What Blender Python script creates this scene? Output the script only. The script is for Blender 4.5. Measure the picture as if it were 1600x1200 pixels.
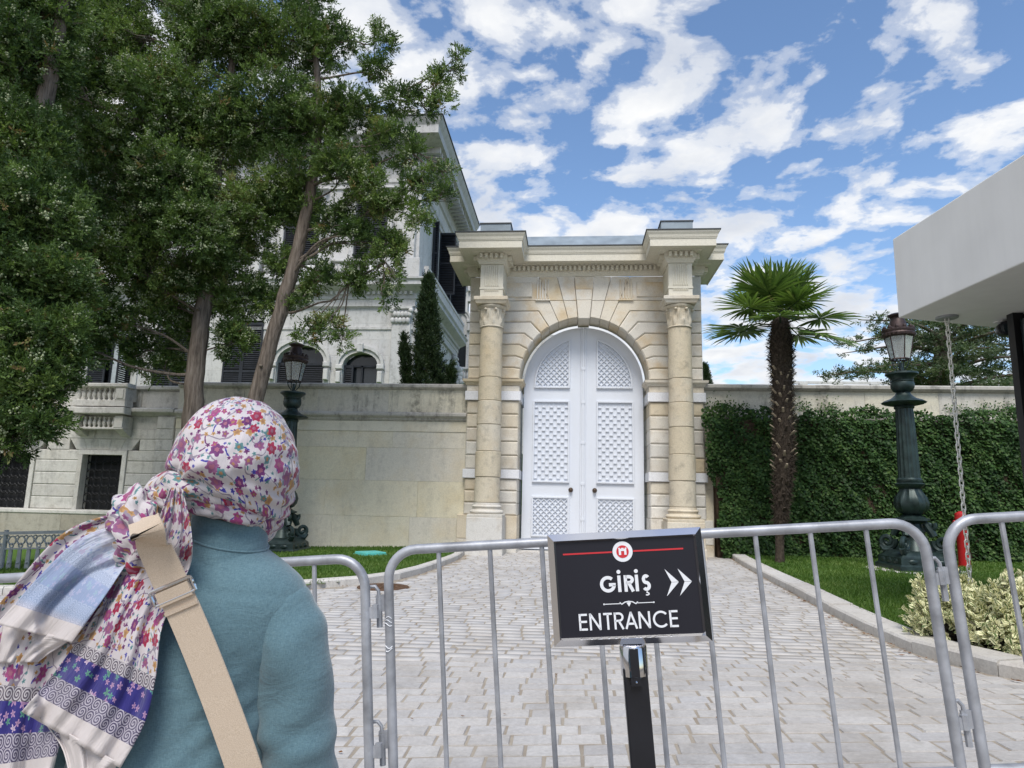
import bpy, bmesh, math, random
import numpy as np
from mathutils import Vector, Matrix
from mathutils.bvhtree import BVHTree

for o in list(bpy.data.objects):
    bpy.data.objects.remove(o)
R = math.radians
rnd = random.Random(7)
rng = np.random.default_rng(7)
SC = bpy.context.scene
COL = SC.collection

# ---------------------------------------------------------------- camera
cam_d = bpy.data.cameras.new('camera')
cam = bpy.data.objects.new('camera', cam_d)
COL.objects.link(cam)
YAW, PITCH, ROLL, CZ = R(5.1), R(9.57), R(1.3), 1.42
_fh = Vector((-math.sin(YAW), math.cos(YAW), 0)); _rt = Vector((math.cos(YAW), math.sin(YAW), 0))
_f = _fh * math.cos(PITCH) + Vector((0, 0, 1)) * math.sin(PITCH)
_u0 = _rt.cross(_f)
_r = _rt * math.cos(ROLL) + _u0 * math.sin(ROLL)
_u = _u0 * math.cos(ROLL) - _rt * math.sin(ROLL)
m = Matrix((( _r.x, _u.x, -_f.x, 0), (_r.y, _u.y, -_f.y, 0), (_r.z, _u.z, -_f.z, CZ), (0, 0, 0, 1)))
cam.matrix_world = m
cam_d.sensor_width = 36.0
cam_d.lens = 1050.0 / 1600.0 * 36.0
cam_d.clip_start = 0.05
cam_d.clip_end = 6000
SC.camera = cam

# ---------------------------------------------------------------- light and sky
SUN_EL, SUN_AZ = R(56), R(180)          # azimuth measured clockwise from +Y
SUN_STRENGTH, SUN_ANGLE, SKY_STRENGTH, EXPOSURE = 2.2, R(24), 0.10, 0.60
sun_d = bpy.data.lights.new('sun', 'SUN')
sun_d.energy = SUN_STRENGTH; sun_d.angle = SUN_ANGLE; sun_d.color = (1.0, 0.95, 0.87)
sun = bpy.data.objects.new('sun', sun_d); COL.objects.link(sun)
_sd = Vector((math.sin(SUN_AZ) * math.cos(SUN_EL), math.cos(SUN_AZ) * math.cos(SUN_EL), math.sin(SUN_EL)))
sun.rotation_euler = _sd.to_track_quat('Z', 'Y').to_euler()
sun.location = (20, 10, 40)

class NT:
    """short node-tree writer"""
    def __init__(s, tree): s.t = tree; s.n = tree.nodes; s.l = tree.links; s.n.clear()
    def new(s, typ, ins=None, **kw):
        nd = s.n.new(typ)
        for k, v in kw.items(): setattr(nd, k, v)
        for k, v in (ins or {}).items(): s.set(nd, k, v)
        return nd
    def set(s, nd, k, v):
        sk = nd.inputs[k]
        if isinstance(v, tuple) and len(v) == 2 and isinstance(v[0], bpy.types.Node): s.l.new(v[0].outputs[v[1]], sk)
        elif isinstance(v, bpy.types.Node): s.l.new(v.outputs[0], sk)
        elif isinstance(v, bpy.types.NodeSocket): s.l.new(v, sk)
        else:
            if sk.type == 'RGBA' and len(v) == 3: v = (*v, 1)
            sk.default_value = v
    def math(s, op, a, b=0.0, c=0.0, clamp=False):
        nd = s.new('ShaderNodeMath', operation=op); nd.use_clamp = clamp
        s.set(nd, 0, a); s.set(nd, 1, b)
        if op in ('MULTIPLY_ADD', 'COMPARE', 'SMOOTH_MIN', 'SMOOTH_MAX', 'WRAP'): s.set(nd, 2, c)
        return nd.outputs[0]
    def vmath(s, op, a, b=(0, 0, 0), out=0, sc=None):
        nd = s.new('ShaderNodeVectorMath', operation=op); s.set(nd, 0, a); s.set(nd, 1, b)
        if sc is not None: s.set(nd, 3, sc)
        return nd.outputs[out]
    def mix(s, fac, a, b, blend='MIX'):
        nd = s.new('ShaderNodeMix', data_type='RGBA', blend_type=blend)
        s.set(nd, 0, fac); s.set(nd, 6, a); s.set(nd, 7, b)
        return nd.outputs[2]
    def ramp(s, fac, stops, interp='LINEAR'):
        nd = s.new('ShaderNodeValToRGB'); cr = nd.color_ramp; cr.interpolation = interp
        while len(cr.elements) > 1: cr.elements.remove(cr.elements[-1])
        for i, (p, c) in enumerate(stops):
            e = cr.elements[0] if i == 0 else cr.elements.new(p)
            e.position = p
            e.color = (c, c, c, 1) if isinstance(c, (int, float)) else (*c, 1)
        s.set(nd, 0, fac)
        return nd.outputs[0]
    def noise(s, vec, scale, detail=4, rough=.55, out=0, dist=0.0, dims='3D'):
        nd = s.new('ShaderNodeTexNoise', noise_dimensions=dims)
        s.set(nd, 'Vector', vec); nd.inputs['Scale'].default_value = scale
        nd.inputs['Detail'].default_value = detail; nd.inputs['Roughness'].default_value = rough
        nd.inputs['Distortion'].default_value = dist
        return nd.outputs[out]

SC.world = bpy.data.worlds.new('World'); SC.world.use_nodes = True
w = NT(SC.world.node_tree)
tc = w.new('ShaderNodeTexCoord')
OX, OY, CGX, CT = 12.6, 1.9, -0.080, .478
sky = w.new('ShaderNodeTexSky', sky_type='NISHITA')
sky.sun_disc = False; sky.sun_elevation = SUN_EL; sky.sun_rotation = SUN_AZ
sky.air_density = 1.0; sky.dust_density = 0.6; sky.ozone_density = 2.0; sky.altitude = 50
sep = w.new('ShaderNodeSeparateXYZ', {0: (tc, 'Generated')})
zz = w.math('ADD', w.math('MAXIMUM', sep.outputs[2], 0.0), 0.16)
px = w.math('DIVIDE', sep.outputs[0], zz); py = w.math('DIVIDE', sep.outputs[1], zz)
pv = w.new('ShaderNodeCombineXYZ', {0: px, 1: py, 2: 0.37})
pvs = w.vmath('ADD', pv, (OX, OY, 0.0))
warp = w.vmath('SCALE', w.vmath('SUBTRACT', w.noise(pvs, 2.2, 3, .5, out=1), (.5, .5, .5)), sc=.16)
pvw = w.vmath('ADD', pvs, warp)
big = w.noise(pvs, 0.75, 2, .5)
n1 = w.noise(pvw, 6.6, 10, .54)
n2 = w.noise(pvw, 13.0, 6, .62)
dens = w.math('ADD', w.math('MULTIPLY', n1, .72), w.math('MULTIPLY', n2, .14))
dens = w.math('ADD', dens, w.math('MULTIPLY', big, .22))
dens = w.math('MULTIPLY_ADD', w.math('SUBTRACT', .52, sep.outputs[2]), .26, dens)
# a broken bank of cloud lies to the north-west, the air clears towards the east
cl = w.math('MULTIPLY_ADD', px, CGX, dens)
mask = w.ramp(cl, [(CT, 0.0), (CT + .045, .38), (CT + .095, .85), (CT + .16, 1.0)], 'EASE')
shade = w.noise(w.vmath('ADD', pvw, (.05, -.04, .2)), 3.6, 6, .5)
thick = w.math('SUBTRACT', cl, CT)
ccol = w.ramp(w.math('ADD', w.math('MULTIPLY', shade, .8), w.math('MULTIPLY', thick, -.55)), [(.14, (4.3, 4.6, 5.2)), (.28, (5.4, 5.6, 5.95)), (.42, (6.6, 6.65, 6.7))])
skyc = w.new('ShaderNodeHueSaturation', {'Saturation': 1.06, 'Value': 1.34, 'Color': sky})
below = w.math('GREATER_THAN', sep.outputs[2], -0.02)
mask = w.math('MULTIPLY', mask, below)
bg = w.new('ShaderNodeBackground', {'Color': w.mix(mask, skyc.outputs[0], ccol), 'Strength': SKY_STRENGTH})
w.new('ShaderNodeOutputWorld', {'Surface': bg})

SC.view_settings.view_transform = 'Standard'; SC.view_settings.look = 'None'
SC.view_settings.exposure = EXPOSURE; SC.view_settings.gamma = 1.0
SC.view_settings.use_curve_mapping = False
SC.render.engine = 'CYCLES'
SC.cycles.max_bounces = 8; SC.cycles.transparent_max_bounces = 12
SC.cycles.use_denoising = True

# ---------------------------------------------------------------- materials
MAT = {}
def newmat(name):
    mt = bpy.data.materials.new(name); mt.use_nodes = True; MAT[name] = mt
    return NT(mt.node_tree)
def finish(t, col, rough=.8, bump=None, bstr=.2, bdist=.01, metal=0.0, spec=.3, **kw):
    b = t.new('ShaderNodeBsdfPrincipled', {'Base Color': col, 'Roughness': rough, 'Metallic': metal, 'Specular IOR Level': spec})
    for k, v in kw.items(): t.set(b, k, v)
    if bump is not None:
        bn = t.new('ShaderNodeBump', {'Height': bump, 'Strength': bstr, 'Distance': bdist})
        t.set(b, 'Normal', bn)
    t.new('ShaderNodeOutputMaterial', {'Surface': b})
    return b
def pos(t): return t.new('ShaderNodeNewGeometry').outputs['Position']
def orand(t): return t.new('ShaderNodeObjectInfo').outputs['Random']
def simple(name, col, rough=.6, metal=0.0, spec=.4, var=.12, scale=8, bstr=.15):
    t = newmat(name); p = pos(t)
    n = t.noise(p, scale, 5)
    c = t.mix(1.0, col, t.ramp(n, [(.25, 1 - var * 1.6), (.75, 1 + var)]), 'MULTIPLY')
    finish(t, c, t.math('MULTIPLY_ADD', n, .2, rough - .1), t.noise(p, scale * 6, 4), bstr, .004, metal, spec)

def stone(name, stops, stain=.5, stain_col=(.42, .30, .15), dirt=.35, streak=0.0, bstr=.35, wear=0.0):
    t = newmat(name); p = pos(t); r = orand(t)
    base = t.ramp(r, stops)
    pr = t.vmath('ADD', p, t.new('ShaderNodeCombineXYZ', {0: t.math('MULTIPLY', r, 31.0), 1: 0.0, 2: t.math('MULTIPLY', r, 17.0)}).outputs[0])
    n1 = t.noise(pr, 1.3, 5, .6); n2 = t.noise(pr, 6.0, 6, .65); n3 = t.noise(p, 38, 4, .7)
    c = t.mix(t.math('MULTIPLY', t.ramp(n1, [(.48, 0), (.72, 1)]), stain), base, stain_col)
    c = t.mix(t.math('MULTIPLY', t.ramp(n2, [(.52, 0), (.75, 1)]), dirt), c, (.20, .185, .16))
    if streak:
        ps = t.vmath('MULTIPLY', p, (3.2, 3.2, .55))
        ns = t.noise(ps, 1.0, 7, .68)
        ns2 = t.noise(p, 9.0, 6, .7)
        sm = t.math('MULTIPLY', t.ramp(ns, [(.50, 0), (.62, 1)]), t.ramp(ns2, [(.36, 0), (.6, 1)]))
        c = t.mix(t.math('MULTIPLY', sm, streak), c, (.075, .075, .07))
    if wear:
        nb = t.noise(p, 1.1, 6, .6); nd_ = t.noise(t.vmath('MULTIPLY', p, (1, .35, 1)), 2.3, 5, .6)
        c = t.mix(t.math('MULTIPLY', t.ramp(nb, [(.50, 0), (.66, 1)]), wear), c, (.30, .27, .235))
        c = t.mix(t.math('MULTIPLY', t.ramp(nd_, [(.58, 0), (.68, 1)]), wear * .8), c, (.24, .225, .21))
    c = t.mix(1.0, c, t.ramp(n3, [(.2, .80), (.8, 1.12)]), 'MULTIPLY')
    h = t.math('ADD', t.math('MULTIPLY', n2, .6), t.math('MULTIPLY', n3, .5))
    finish(t, c, .88, h, bstr, .02, spec=.2)

LIME = [(0, (.62, .61, .585)), (.22, (.68, .62, .50)), (.42, (.63, .54, .39)), (.6, (.74, .715, .66)), (.8, (.68, .60, .46)), (1, (.68, .66, .61))]
stone('limestone', LIME, .45)
stone('voussoir_stone', [(0, (.70, .62, .48)), (.5, (.74, .71, .65)), (1, (.70, .65, .56))], .75, (.58, .40, .17), .22)
stone('column_stone', [(0, (.60, .53, .40)), (.5, (.64, .59, .49)), (1, (.58, .50, .36))], .4, (.54, .40, .21), .5, bstr=1.0)
stone('cornice_stone', [(0, (.71, .675, .57)), (1, (.69, .655, .56))], .12, (.5, .42, .26), .08, bstr=.12)
stone('marble_band', [(0, (.78, .79, .82)), (1, (.74, .75, .78))], .05, (.5, .45, .36), .12, bstr=.1)
stone('wall_stone', [(0, (.74, .68, .52)), (.3, (.70, .67, .58)), (.6, (.77, .70, .52)), (.85, (.69, .66, .60)), (1, (.74, .66, .49))], .30, (.58, .42, .17), .22, .15)
stone('parapet_stone', [(0, (.64, .60, .48)), (.5, (.57, .55, .49)), (1, (.66, .62, .49))], .2, (.5, .42, .22), .4, .62)
stone('coping_stone', [(0, (.44, .42, .38)), (1, (.52, .50, .46))], .2, (.36, .33, .26), .5, .55)
stone('palace_stone', [(0, (.55, .55, .545)), (.5, (.60, .595, .58)), (1, (.52, .52, .52))], .2, (.42, .38, .31), .40, .4)
stone('pavilion_stone', [(0, (.57, .56, .52)), (.5, (.62, .61, .57)), (1, (.53, .52, .49))], .25, (.42, .36, .26), .45, .35)
stone('plinth_stone', [(0, (.36, .33, .27)), (1, (.42, .40, .34))], .5, (.28, .22, .14), .55, .4)
stone('kerb_stone', [(0, (.58, .56, .53)), (.5, (.53, .51, .48)), (1, (.61, .59, .56))], .2, (.36, .28, .2), .45, bstr=.5)
stone('paver_stone', [(0, (.47, .455, .44)), (.25, (.53, .515, .50)), (.5, (.43, .42, .415)), (.75, (.50, .48, .46)), (1, (.455, .45, .455))], .15, (.34, .28, .22), .35, bstr=.6, wear=.38)
# the same pavers joined in one mesh carry their tint per face
t = newmat('paver_field'); p = pos(t); at = t.new('ShaderNodeAttribute', attribute_name='tint')
base = t.ramp(at.outputs['Fac'], [(0, (.47, .455, .44)), (.25, (.53, .515, .50)), (.5, (.43, .42, .415)), (.75, (.50, .48, .46)), (1, (.455, .45, .455))])
n = t.noise(p, 6, 6, .65); n0 = t.noise(p, .7, 3)
c = t.mix(t.math('MULTIPLY', t.ramp(n, [(.5, 0), (.75, 1)]), .35), base, (.24, .21, .18))
nb = t.noise(p, 1.1, 6, .6); nd_ = t.noise(t.vmath('MULTIPLY', p, (1, .35, 1)), 2.3, 5, .6)
c = t.mix(t.math('MULTIPLY', t.ramp(nb, [(.50, 0), (.66, 1)]), .38), c, (.30, .27, .235))
c = t.mix(t.math('MULTIPLY', t.ramp(nd_, [(.58, 0), (.68, 1)]), .30), c, (.24, .225, .21))
finish(t, c, .85, t.noise(p, 40, 4), .4, .01, spec=.25)
t = newmat('joint_sand'); p = pos(t)
c = t.ramp(t.noise(p, 5, 6), [(.3, (.265, .225, .18)), (.6, (.36, .32, .265)), (.8, (.31, .26, .20))])
finish(t, c, .95, t.noise(p, 60, 3), .5, .01)
simple('lead_roof', (.26, .31, .35), .5, .2, .4, .18, 3)
simple('lead_edge', (.075, .08, .085), .5, .3)
t = newmat('door_paint'); p = pos(t)
n = t.noise(t.vmath('MULTIPLY', p, (2, 2, .5)), 2.0, 6, .6)
c = t.mix(t.ramp(n, [(.5, 0), (.8, .35)]), (.68, .715, .78), (.60, .62, .65))  # white doors; the blue cast of skylight is put into the paint colour
finish(t, c, .45, t.noise(p, 30, 3), .06, .004, spec=.4)
simple('door_gap', (.55, .56, .58), .6)
simple('bronze', (.10, .07, .05), .45, .7)
simple('shutter_paint', (.018, .022, .030), .5, 0, .4, .3, 5)
simple('iron_grille', (.012, .013, .016), .55, .2)
simple('dark_room', (.010, .011, .013), .7)
simple('window_glass_dark', (.02, .025, .03), .12, 0, .6)
simple('curtain', (.42, .47, .50), .8)
simple('lamp_iron', (.026, .046, .044), .42, .35, .5, .35, 9, .3)
simple('lamp_copper', (.060, .040, .038), .5, .5, .5, .3, 12)
t = newmat('lantern_glass')
g = t.new('ShaderNodeBsdfGlossy', {'Color': (.9, .93, .95), 'Roughness': .08})
tr = t.new('ShaderNodeBsdfTransparent', {'Color': (.86, .89, .89)})
df = t.new('ShaderNodeBsdfDiffuse', {'Color': (.62, .66, .66)})
m1 = t.new('ShaderNodeMixShader', {0: .32, 1: tr, 2: df}); m2 = t.new('ShaderNodeMixShader', {0: .12, 1: m1, 2: g})
t.new('ShaderNodeOutputMaterial', {'Surface': m2})
simple('galvanised', (.36, .375, .41), .45, .35, .5, .26, 11, .12)
simple('silver_fence', (.36, .39, .41), .5, .3, .5, .12, 10)
simple('chrome', (.62, .62, .64), .09, 1.0, .5, .03, 3, 0.0)
simple('black_steel', (.012, .013, .018), .35, .2, .5, .1)
simple('sign_black', (.010, .010, .017), .42, 0, .4, .05, 3, .02)
simple('sign_white', (.74, .76, .80), .5, 0, .3, .03)
simple('sign_red', (.55, .035, .045), .5, 0, .3, .03)
t = newmat('kiosk_panel'); p = pos(t)
c = t.mix(1.0, (.76, .77, .77), t.ramp(t.noise(p, 1.1, 5), [(.3, .93), (.7, 1.03)]), 'MULTIPLY')
c = t.mix(1.0, c, t.ramp(t.noise(t.vmath('MULTIPLY', p, (7, 7, .5)), 1.0, 6, .6), [(.35, .965), (.6, 1.0)]), 'MULTIPLY')
finish(t, c, .6, t.noise(p, 2.2, 2), .05, .02, spec=.3)
simple('kiosk_frame', (.012, .013, .015), .4, .4)
t = newmat('kiosk_glass')
finish(t, (.02, .03, .035), .06, None, metal=0.0, spec=.8)
simple('chain_metal', (.74, .74, .70), .4, .4, .5, .1)
simple('red_paint', (.48, .018, .022), .35, 0, .5, .08)
simple('rusty_iron', (.13, .075, .045), .8, .2, .3, .35, 12, .5)
simple('turquoise_plastic', (.10, .46, .42), .55)
simple('bark_cypress', (.17, .125, .09), .95, 0, .1, .4, 9, .9)
t = newmat('bark_furrowed'); p = pos(t)
n = t.noise(t.vmath('MULTIPLY', p, (14, 14, 1.4)), 1.6, 6, .65); n2 = t.noise(p, 3, 4)
c = t.ramp(n, [(.3, (.05, .042, .036)), (.5, (.145, .120, .098)), (.72, (.25, .215, .185))])
c = t.mix(t.ramp(n2, [(.5, 0), (.7, .5)]), c, (.19, .155, .125))
finish(t, c, .95, n, .9, .03, spec=.1)
simple('twig', (.19, .165, .14), .9, 0, .1, .3)
simple('palm_fibre', (.070, .056, .044), .95, 0, .1, .45, 22, .8)
simple('palm_stub', (.36, .30, .22), .85, 0, .2, .2, 12)
simple('soil', (.06, .042, .03), .95, 0, .1, .4, 12, .8)
simple('earth', (.22, .20, .17), .95, 0, .1, .3, 1)
simple('dry_leaf', (.20, .095, .04), .85, 0, .2, .4, 9)

def leafmat(name, stops, rough=.5, trans=.35, spec=.35):
    """leaf colour comes from each leaf's own 'tint'; light passes through thin leaves"""
    t = newmat(name)
    at = t.new('ShaderNodeAttribute', attribute_name='tint')
    c = t.ramp(at.outputs['Fac'], stops)
    b = t.new('ShaderNodeBsdfPrincipled', {'Base Color': c, 'Roughness': rough, 'Specular IOR Level': spec})
    tl = t.new('ShaderNodeBsdfTranslucent', {'Color': t.mix(1.0, c, (1.15, 1.25, .7), 'MULTIPLY')})
    t.new('ShaderNodeOutputMaterial', {'Surface': t.new('ShaderNodeMixShader', {0: trans, 1: b, 2: tl})})
leafmat('cypress_leaf', [(0, (.040, .080, .022)), (.35, (.090, .150, .038)), (.7, (.155, .235, .060)), (.9, (.22, .28, .085)), (1, (.20, .14, .06))], .6, .3)
leafmat('cone_green', [(0, (.20, .25, .14)), (1, (.38, .42, .25))], .7, .1)
leafmat('slim_cypress_leaf', [(0, (.020, .042, .018)), (1, (.048, .080, .028))], .6, .25)
leafmat('ivy_leaf', [(0, (.018, .044, .013)), (.5, (.044, .098, .026)), (.9, (.092, .165, .046)), (1, (.13, .20, .065))], .55, .25, .25)
leafmat('grass_blade', [(0, (.060, .125, .020)), (.5, (.100, .190, .032)), (1, (.170, .245, .060))], .55, .35)
leafmat('palm_leaf', [(0, (.060, .115, .028)), (.6, (.135, .215, .050)), (.88, (.22, .25, .08)), (1, (.25, .20, .11))], .42, .3, .45)
leafmat('cedar_needle', [(0, (.045, .080, .038)), (1, (.14, .18, .085))], .6, .2)
# variegated leaf: green heart, cream margin (uv across the leaf)
t = newmat('variegated_leaf')
uv = t.new('ShaderNodeUVMap'); at = t.new('ShaderNodeAttribute', attribute_name='tint')
sx = t.new('ShaderNodeSeparateXYZ', {0: uv})
dx = t.math('ABSOLUTE', t.math('SUBTRACT', sx.outputs[0], .5))
edge = t.math('GREATER_THAN', t.math('ADD', dx, t.math('MULTIPLY', t.noise(uv, 6, 2), .22)), t.math('MULTIPLY_ADD', at.outputs['Fac'], -.24, .34))
c = t.mix(edge, (.13, .20, .065), (.84, .82, .52))
b = t.new('ShaderNodeBsdfPrincipled', {'Base Color': c, 'Roughness': .42, 'Specular IOR Level': .4})
tl = t.new('ShaderNodeBsdfTranslucent', {'Color': c})
t.new('ShaderNodeOutputMaterial', {'Surface': t.new('ShaderNodeMixShader', {0: .25, 1: b, 2: tl})})
t = newmat('lawn_soil'); p = pos(t)
n = t.noise(p, 9, 6, .7); n2 = t.noise(p, .8, 3)
c = t.ramp(n, [(.3, (.050, .105, .018)), (.55, (.085, .160, .030)), (.75, (.120, .190, .045))])
c = t.mix(t.math('MULTIPLY', t.ramp(n2, [(.45, 0), (.7, 1)]), .4), c, (.10, .15, .04))
finish(t, c, .9, t.noise(p, 70, 4), .8, .02, spec=.1)

# ---------------------------------------------------------------- object helpers
def tag(o, label=None, cat=None, group=None, kind=None):
    if label: o['label'] = label
    if cat: o['category'] = cat
    if group: o['group'] = group
    if kind: o['kind'] = kind
    return o
ORIG = {}
def thing(name, label, cat, loc=(0, 0, 0), group=None, rot=None):
    o = bpy.data.objects.new(name, None); COL.objects.link(o)
    o.empty_display_size = .2
    o.location = loc
    if rot: o.rotation_euler = rot
    ORIG[o.name] = np.array(loc, float) if rot is None else np.zeros(3)
    return tag(o, label, cat, group)
def origin_of(o):
    while o is not None:
        if o.name in ORIG: return ORIG[o.name]
        o = o.parent
    return np.zeros(3)
def link_mesh(name, me, mat, parent=None, smooth=False):
    if mat: me.materials.append(MAT[mat])
    if smooth: me.polygons.foreach_set('use_smooth', np.ones(len(me.polygons), bool))
    o = bpy.data.objects.new(name, me); COL.objects.link(o)
    if parent is not None: o.parent = parent
    return o
def np_mesh(name, V, Fq, mat, parent=None, tint=None, smooth=False, uv=None):
    """V (n,3) world coordinates, Fq (m,k) face indices; tint one value per face"""
    V = np.asarray(V, float) - (origin_of(parent) if parent is not None else 0)
    Fq = np.asarray(Fq, np.int32); k = Fq.shape[1]
    me = bpy.data.meshes.new(name)
    me.vertices.add(len(V)); me.vertices.foreach_set('co', V.astype(np.float32).ravel())
    me.loops.add(Fq.size); me.loops.foreach_set('vertex_index', Fq.ravel())
    me.polygons.add(len(Fq)); me.polygons.foreach_set('loop_start', np.arange(0, Fq.size, k, dtype=np.int32))
    me.update(calc_edges=True); me.validate()
    if tint is not None:
        a = me.attributes.new('tint', 'FLOAT', 'FACE'); a.data.foreach_set('value', np.asarray(tint, np.float32))
    if uv is not None:
        l = me.uv_layers.new(name='UVMap'); l.data.foreach_set('uv', np.asarray(uv, np.float32).ravel())
    return link_mesh(name, me, mat, parent, smooth)

class MB:
    def __init__(s): s.v = []; s.f = []
    def add(s, vs, fs):
        b = len(s.v); s.v += [tuple(p) for p in vs]; s.f += [tuple(i + b for i in f) for f in fs]; return s
    def box(s, x0, x1, y0, y1, z0, z1):
        v = [(x, y, z) for z in (z0, z1) for y in (y0, y1) for x in (x0, x1)]
        return s.add(v, [(0, 2, 3, 1), (4, 5, 7, 6), (0, 1, 5, 4), (2, 6, 7, 3), (0, 4, 6, 2), (1, 3, 7, 5)])
    def cbox(s, x0, x1, y0, y1, z0, z1, c=.01):
        return s.prism([(x0, z0), (x1, z0), (x1, z1), (x0, z1)], y0, y1, c)
    def prism(s, poly, y0, y1, c=0.0):
        """polygon in XZ (counter-clockwise seen from -Y), front at y0, back at y1, front edge chamfered by c"""
        n = len(poly)
        A = sum(poly[i][0] * poly[(i + 1) % n][1] - poly[(i + 1) % n][0] * poly[i][1] for i in range(n))
        if A < 0: poly = poly[::-1]
        if c > 0:
            ins = inset(poly, c)
            v = [(x, y0, z) for x, z in ins] + [(x, y0 + c, z) for x, z in poly] + [(x, y1, z) for x, z in poly]
            f = [tuple(range(n))]
            for k in (0, 1):
                for i in range(n):
                    j = (i + 1) % n; f.append((k * n + i, (k + 1) * n + i, (k + 1) * n + j, k * n + j))
            f.append(tuple(range(3 * n - 1, 2 * n - 1, -1)))
        else:
            v = [(x, y0, z) for x, z in poly] + [(x, y1, z) for x, z in poly]
            f = [tuple(range(n)), tuple(range(2 * n - 1, n - 1, -1))]
            for i in range(n):
                j = (i + 1) % n; f.append((i, n + i, n + j, j))
        return s.add(v, f)
    def hexa(s, p8):
        return s.add(p8, [(3, 2, 1, 0), (4, 5, 6, 7), (0, 1, 5, 4), (1, 2, 6, 5), (2, 3, 7, 6), (3, 0, 4, 7)])
    def lathe(s, prof, cx, cy, n=20, fl=None):
        """prof list of (r, z); fl(theta, r, z) -> r for flutes and lobes"""
        vs = []
        for r, z in prof:
            for i in range(n):
                a = 2 * math.pi * i / n
                q = fl(a, r, z) if fl else r
                vs.append((cx + q * math.cos(a), cy + q * math.sin(a), z))
        m_ = len(prof); fs = []
        for k in range(m_ - 1):
            for i in range(n):
                j = (i + 1) % n; fs.append((k * n + i, k * n + j, (k + 1) * n + j, (k + 1) * n + i))
        fs.append(tuple(range(n - 1, -1, -1))); fs.append(tuple(range((m_ - 1) * n, m_ * n)))
        return s.add(vs, fs)
    def sq_lathe(s, prof, cx, cy, h=1.0):
        """square section: prof (half width, z)"""
        vs = []
        for r, z in prof: vs += [(cx - r, cy - r * h, z), (cx + r, cy - r * h, z), (cx + r, cy + r * h, z), (cx - r, cy + r * h, z)]
        fs = []
        for k in range(len(prof) - 1):
            for i in range(4):
                j = (i + 1) % 4; fs.append((k * 4 + i, k * 4 + j, k * 4 + 4 + j, k * 4 + 4 + i))
        e = len(prof) * 4; fs.append((3, 2, 1, 0)); fs.append((e - 4, e - 3, e - 2, e - 1))
        return s.add(vs, fs)
    def tube(s, pts, rad, n=8, closed=False):
        P = [Vector(p) for p in pts]; m_ = len(P)
        rs = rad if isinstance(rad, (list, tuple)) else [rad] * m_
        vs = []; up = None
        for i, p in enumerate(P):
            a = P[(i - 1) % m_] if (closed or i > 0) else p
            b = P[(i + 1) % m_] if (closed or i < m_ - 1) else p
            d = (b - a)
            d = d.normalized() if d.length > 1e-9 else Vector((0, 0, 1))
            if up is None:
                up = Vector((0, 0, 1)) if abs(d.z) < .9 else Vector((1, 0, 0))
            x = d.cross(up)
            if x.length < 1e-6: x = d.orthogonal()
            x.normalize(); y = x.cross(d).normalized(); up = y
            for k in range(n):
                t_ = 2 * math.pi * k / n
                vs.append(p + (x * math.cos(t_) + y * math.sin(t_)) * rs[i])
        fs = []
        for i in range(m_ if closed else m_ - 1):
            i2 = (i + 1) % m_
            for k in range(n):
                j = (k + 1) % n; fs.append((i * n + k, i * n + j, i2 * n + j, i2 * n + k))
        if not closed:
            fs.append(tuple(range(n - 1, -1, -1))); fs.append(tuple(range((m_ - 1) * n, m_ * n)))
        return s.add(vs, fs)
    def ball(s, c, r, nu=12, nv=8, sc=(1, 1, 1)):
        prof = []
        vs = [(c[0], c[1], c[2] - r * sc[2])]
        for k in range(1, nv):
            b = math.pi * k / nv
            for i in range(nu):
                a = 2 * math.pi * i / nu
                vs.append((c[0] + r * sc[0] * math.sin(b) * math.cos(a), c[1] + r * sc[1] * math.sin(b) * math.sin(a), c[2] - r * sc[2] * math.cos(b)))
        vs.append((c[0], c[1], c[2] + r * sc[2])); e = len(vs) - 1
        fs = []
        for i in range(nu):
            j = (i + 1) % nu; fs.append((0, 1 + j, 1 + i)); fs.append((e, e - nu + i, e - nu + j))
            for k in range(nv - 2): fs.append((1 + k * nu + i, 1 + k * nu + j, 1 + (k + 1) * nu + j, 1 + (k + 1) * nu + i))
        return s.add(vs, fs)
    def sweep(s, path, prof, close_top=True):
        """rectilinear open plan path [(x,y)...] walked so that 'out' lies on the left of travel... prof [(out,z)...]"""
        m_ = len(path); nrm = []
        for i in range(m_ - 1):
            dx, dy = path[i + 1][0] - path[i][0], path[i + 1][1] - path[i][1]; L = math.hypot(dx, dy)
            nrm.append((dy / L, -dx / L))
        vs = []
        for (o, z) in prof:
            for i, (x, y) in enumerate(path):
                if i == 0: n_ = nrm[0]
                elif i == m_ - 1: n_ = nrm[-1]
                else:
                    a, b = nrm[i - 1], nrm[i]; n_ = (a[0] + b[0], a[1] + b[1]) if abs(a[0] * b[0] + a[1] * b[1]) < .5 else a
                vs.append((x + n_[0] * o, y + n_[1] * o, z))
        fs = []
        for k in range(len(prof) - 1):
            for i in range(m_ - 1): fs.append((k * m_ + i, k * m_ + i + 1, (k + 1) * m_ + i + 1, (k + 1) * m_ + i))
        return s.add(vs, fs)
    def build(s, name, mat, parent=None, smooth=False, kind=None, local=False):
        me = bpy.data.meshes.new(name)
        og = np.zeros(3) if local or parent is None else origin_of(parent)
        me.from_pydata([(p[0] - og[0], p[1] - og[1], p[2] - og[2]) for p in s.v], [], s.f)
        me.update()
        o = link_mesh(name, me, mat, parent, smooth)
        if smooth:
            try: me.set_sharp_from_angle(angle=R(38))
            except Exception: pass
        if kind: o['kind'] = kind
        return o

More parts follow.
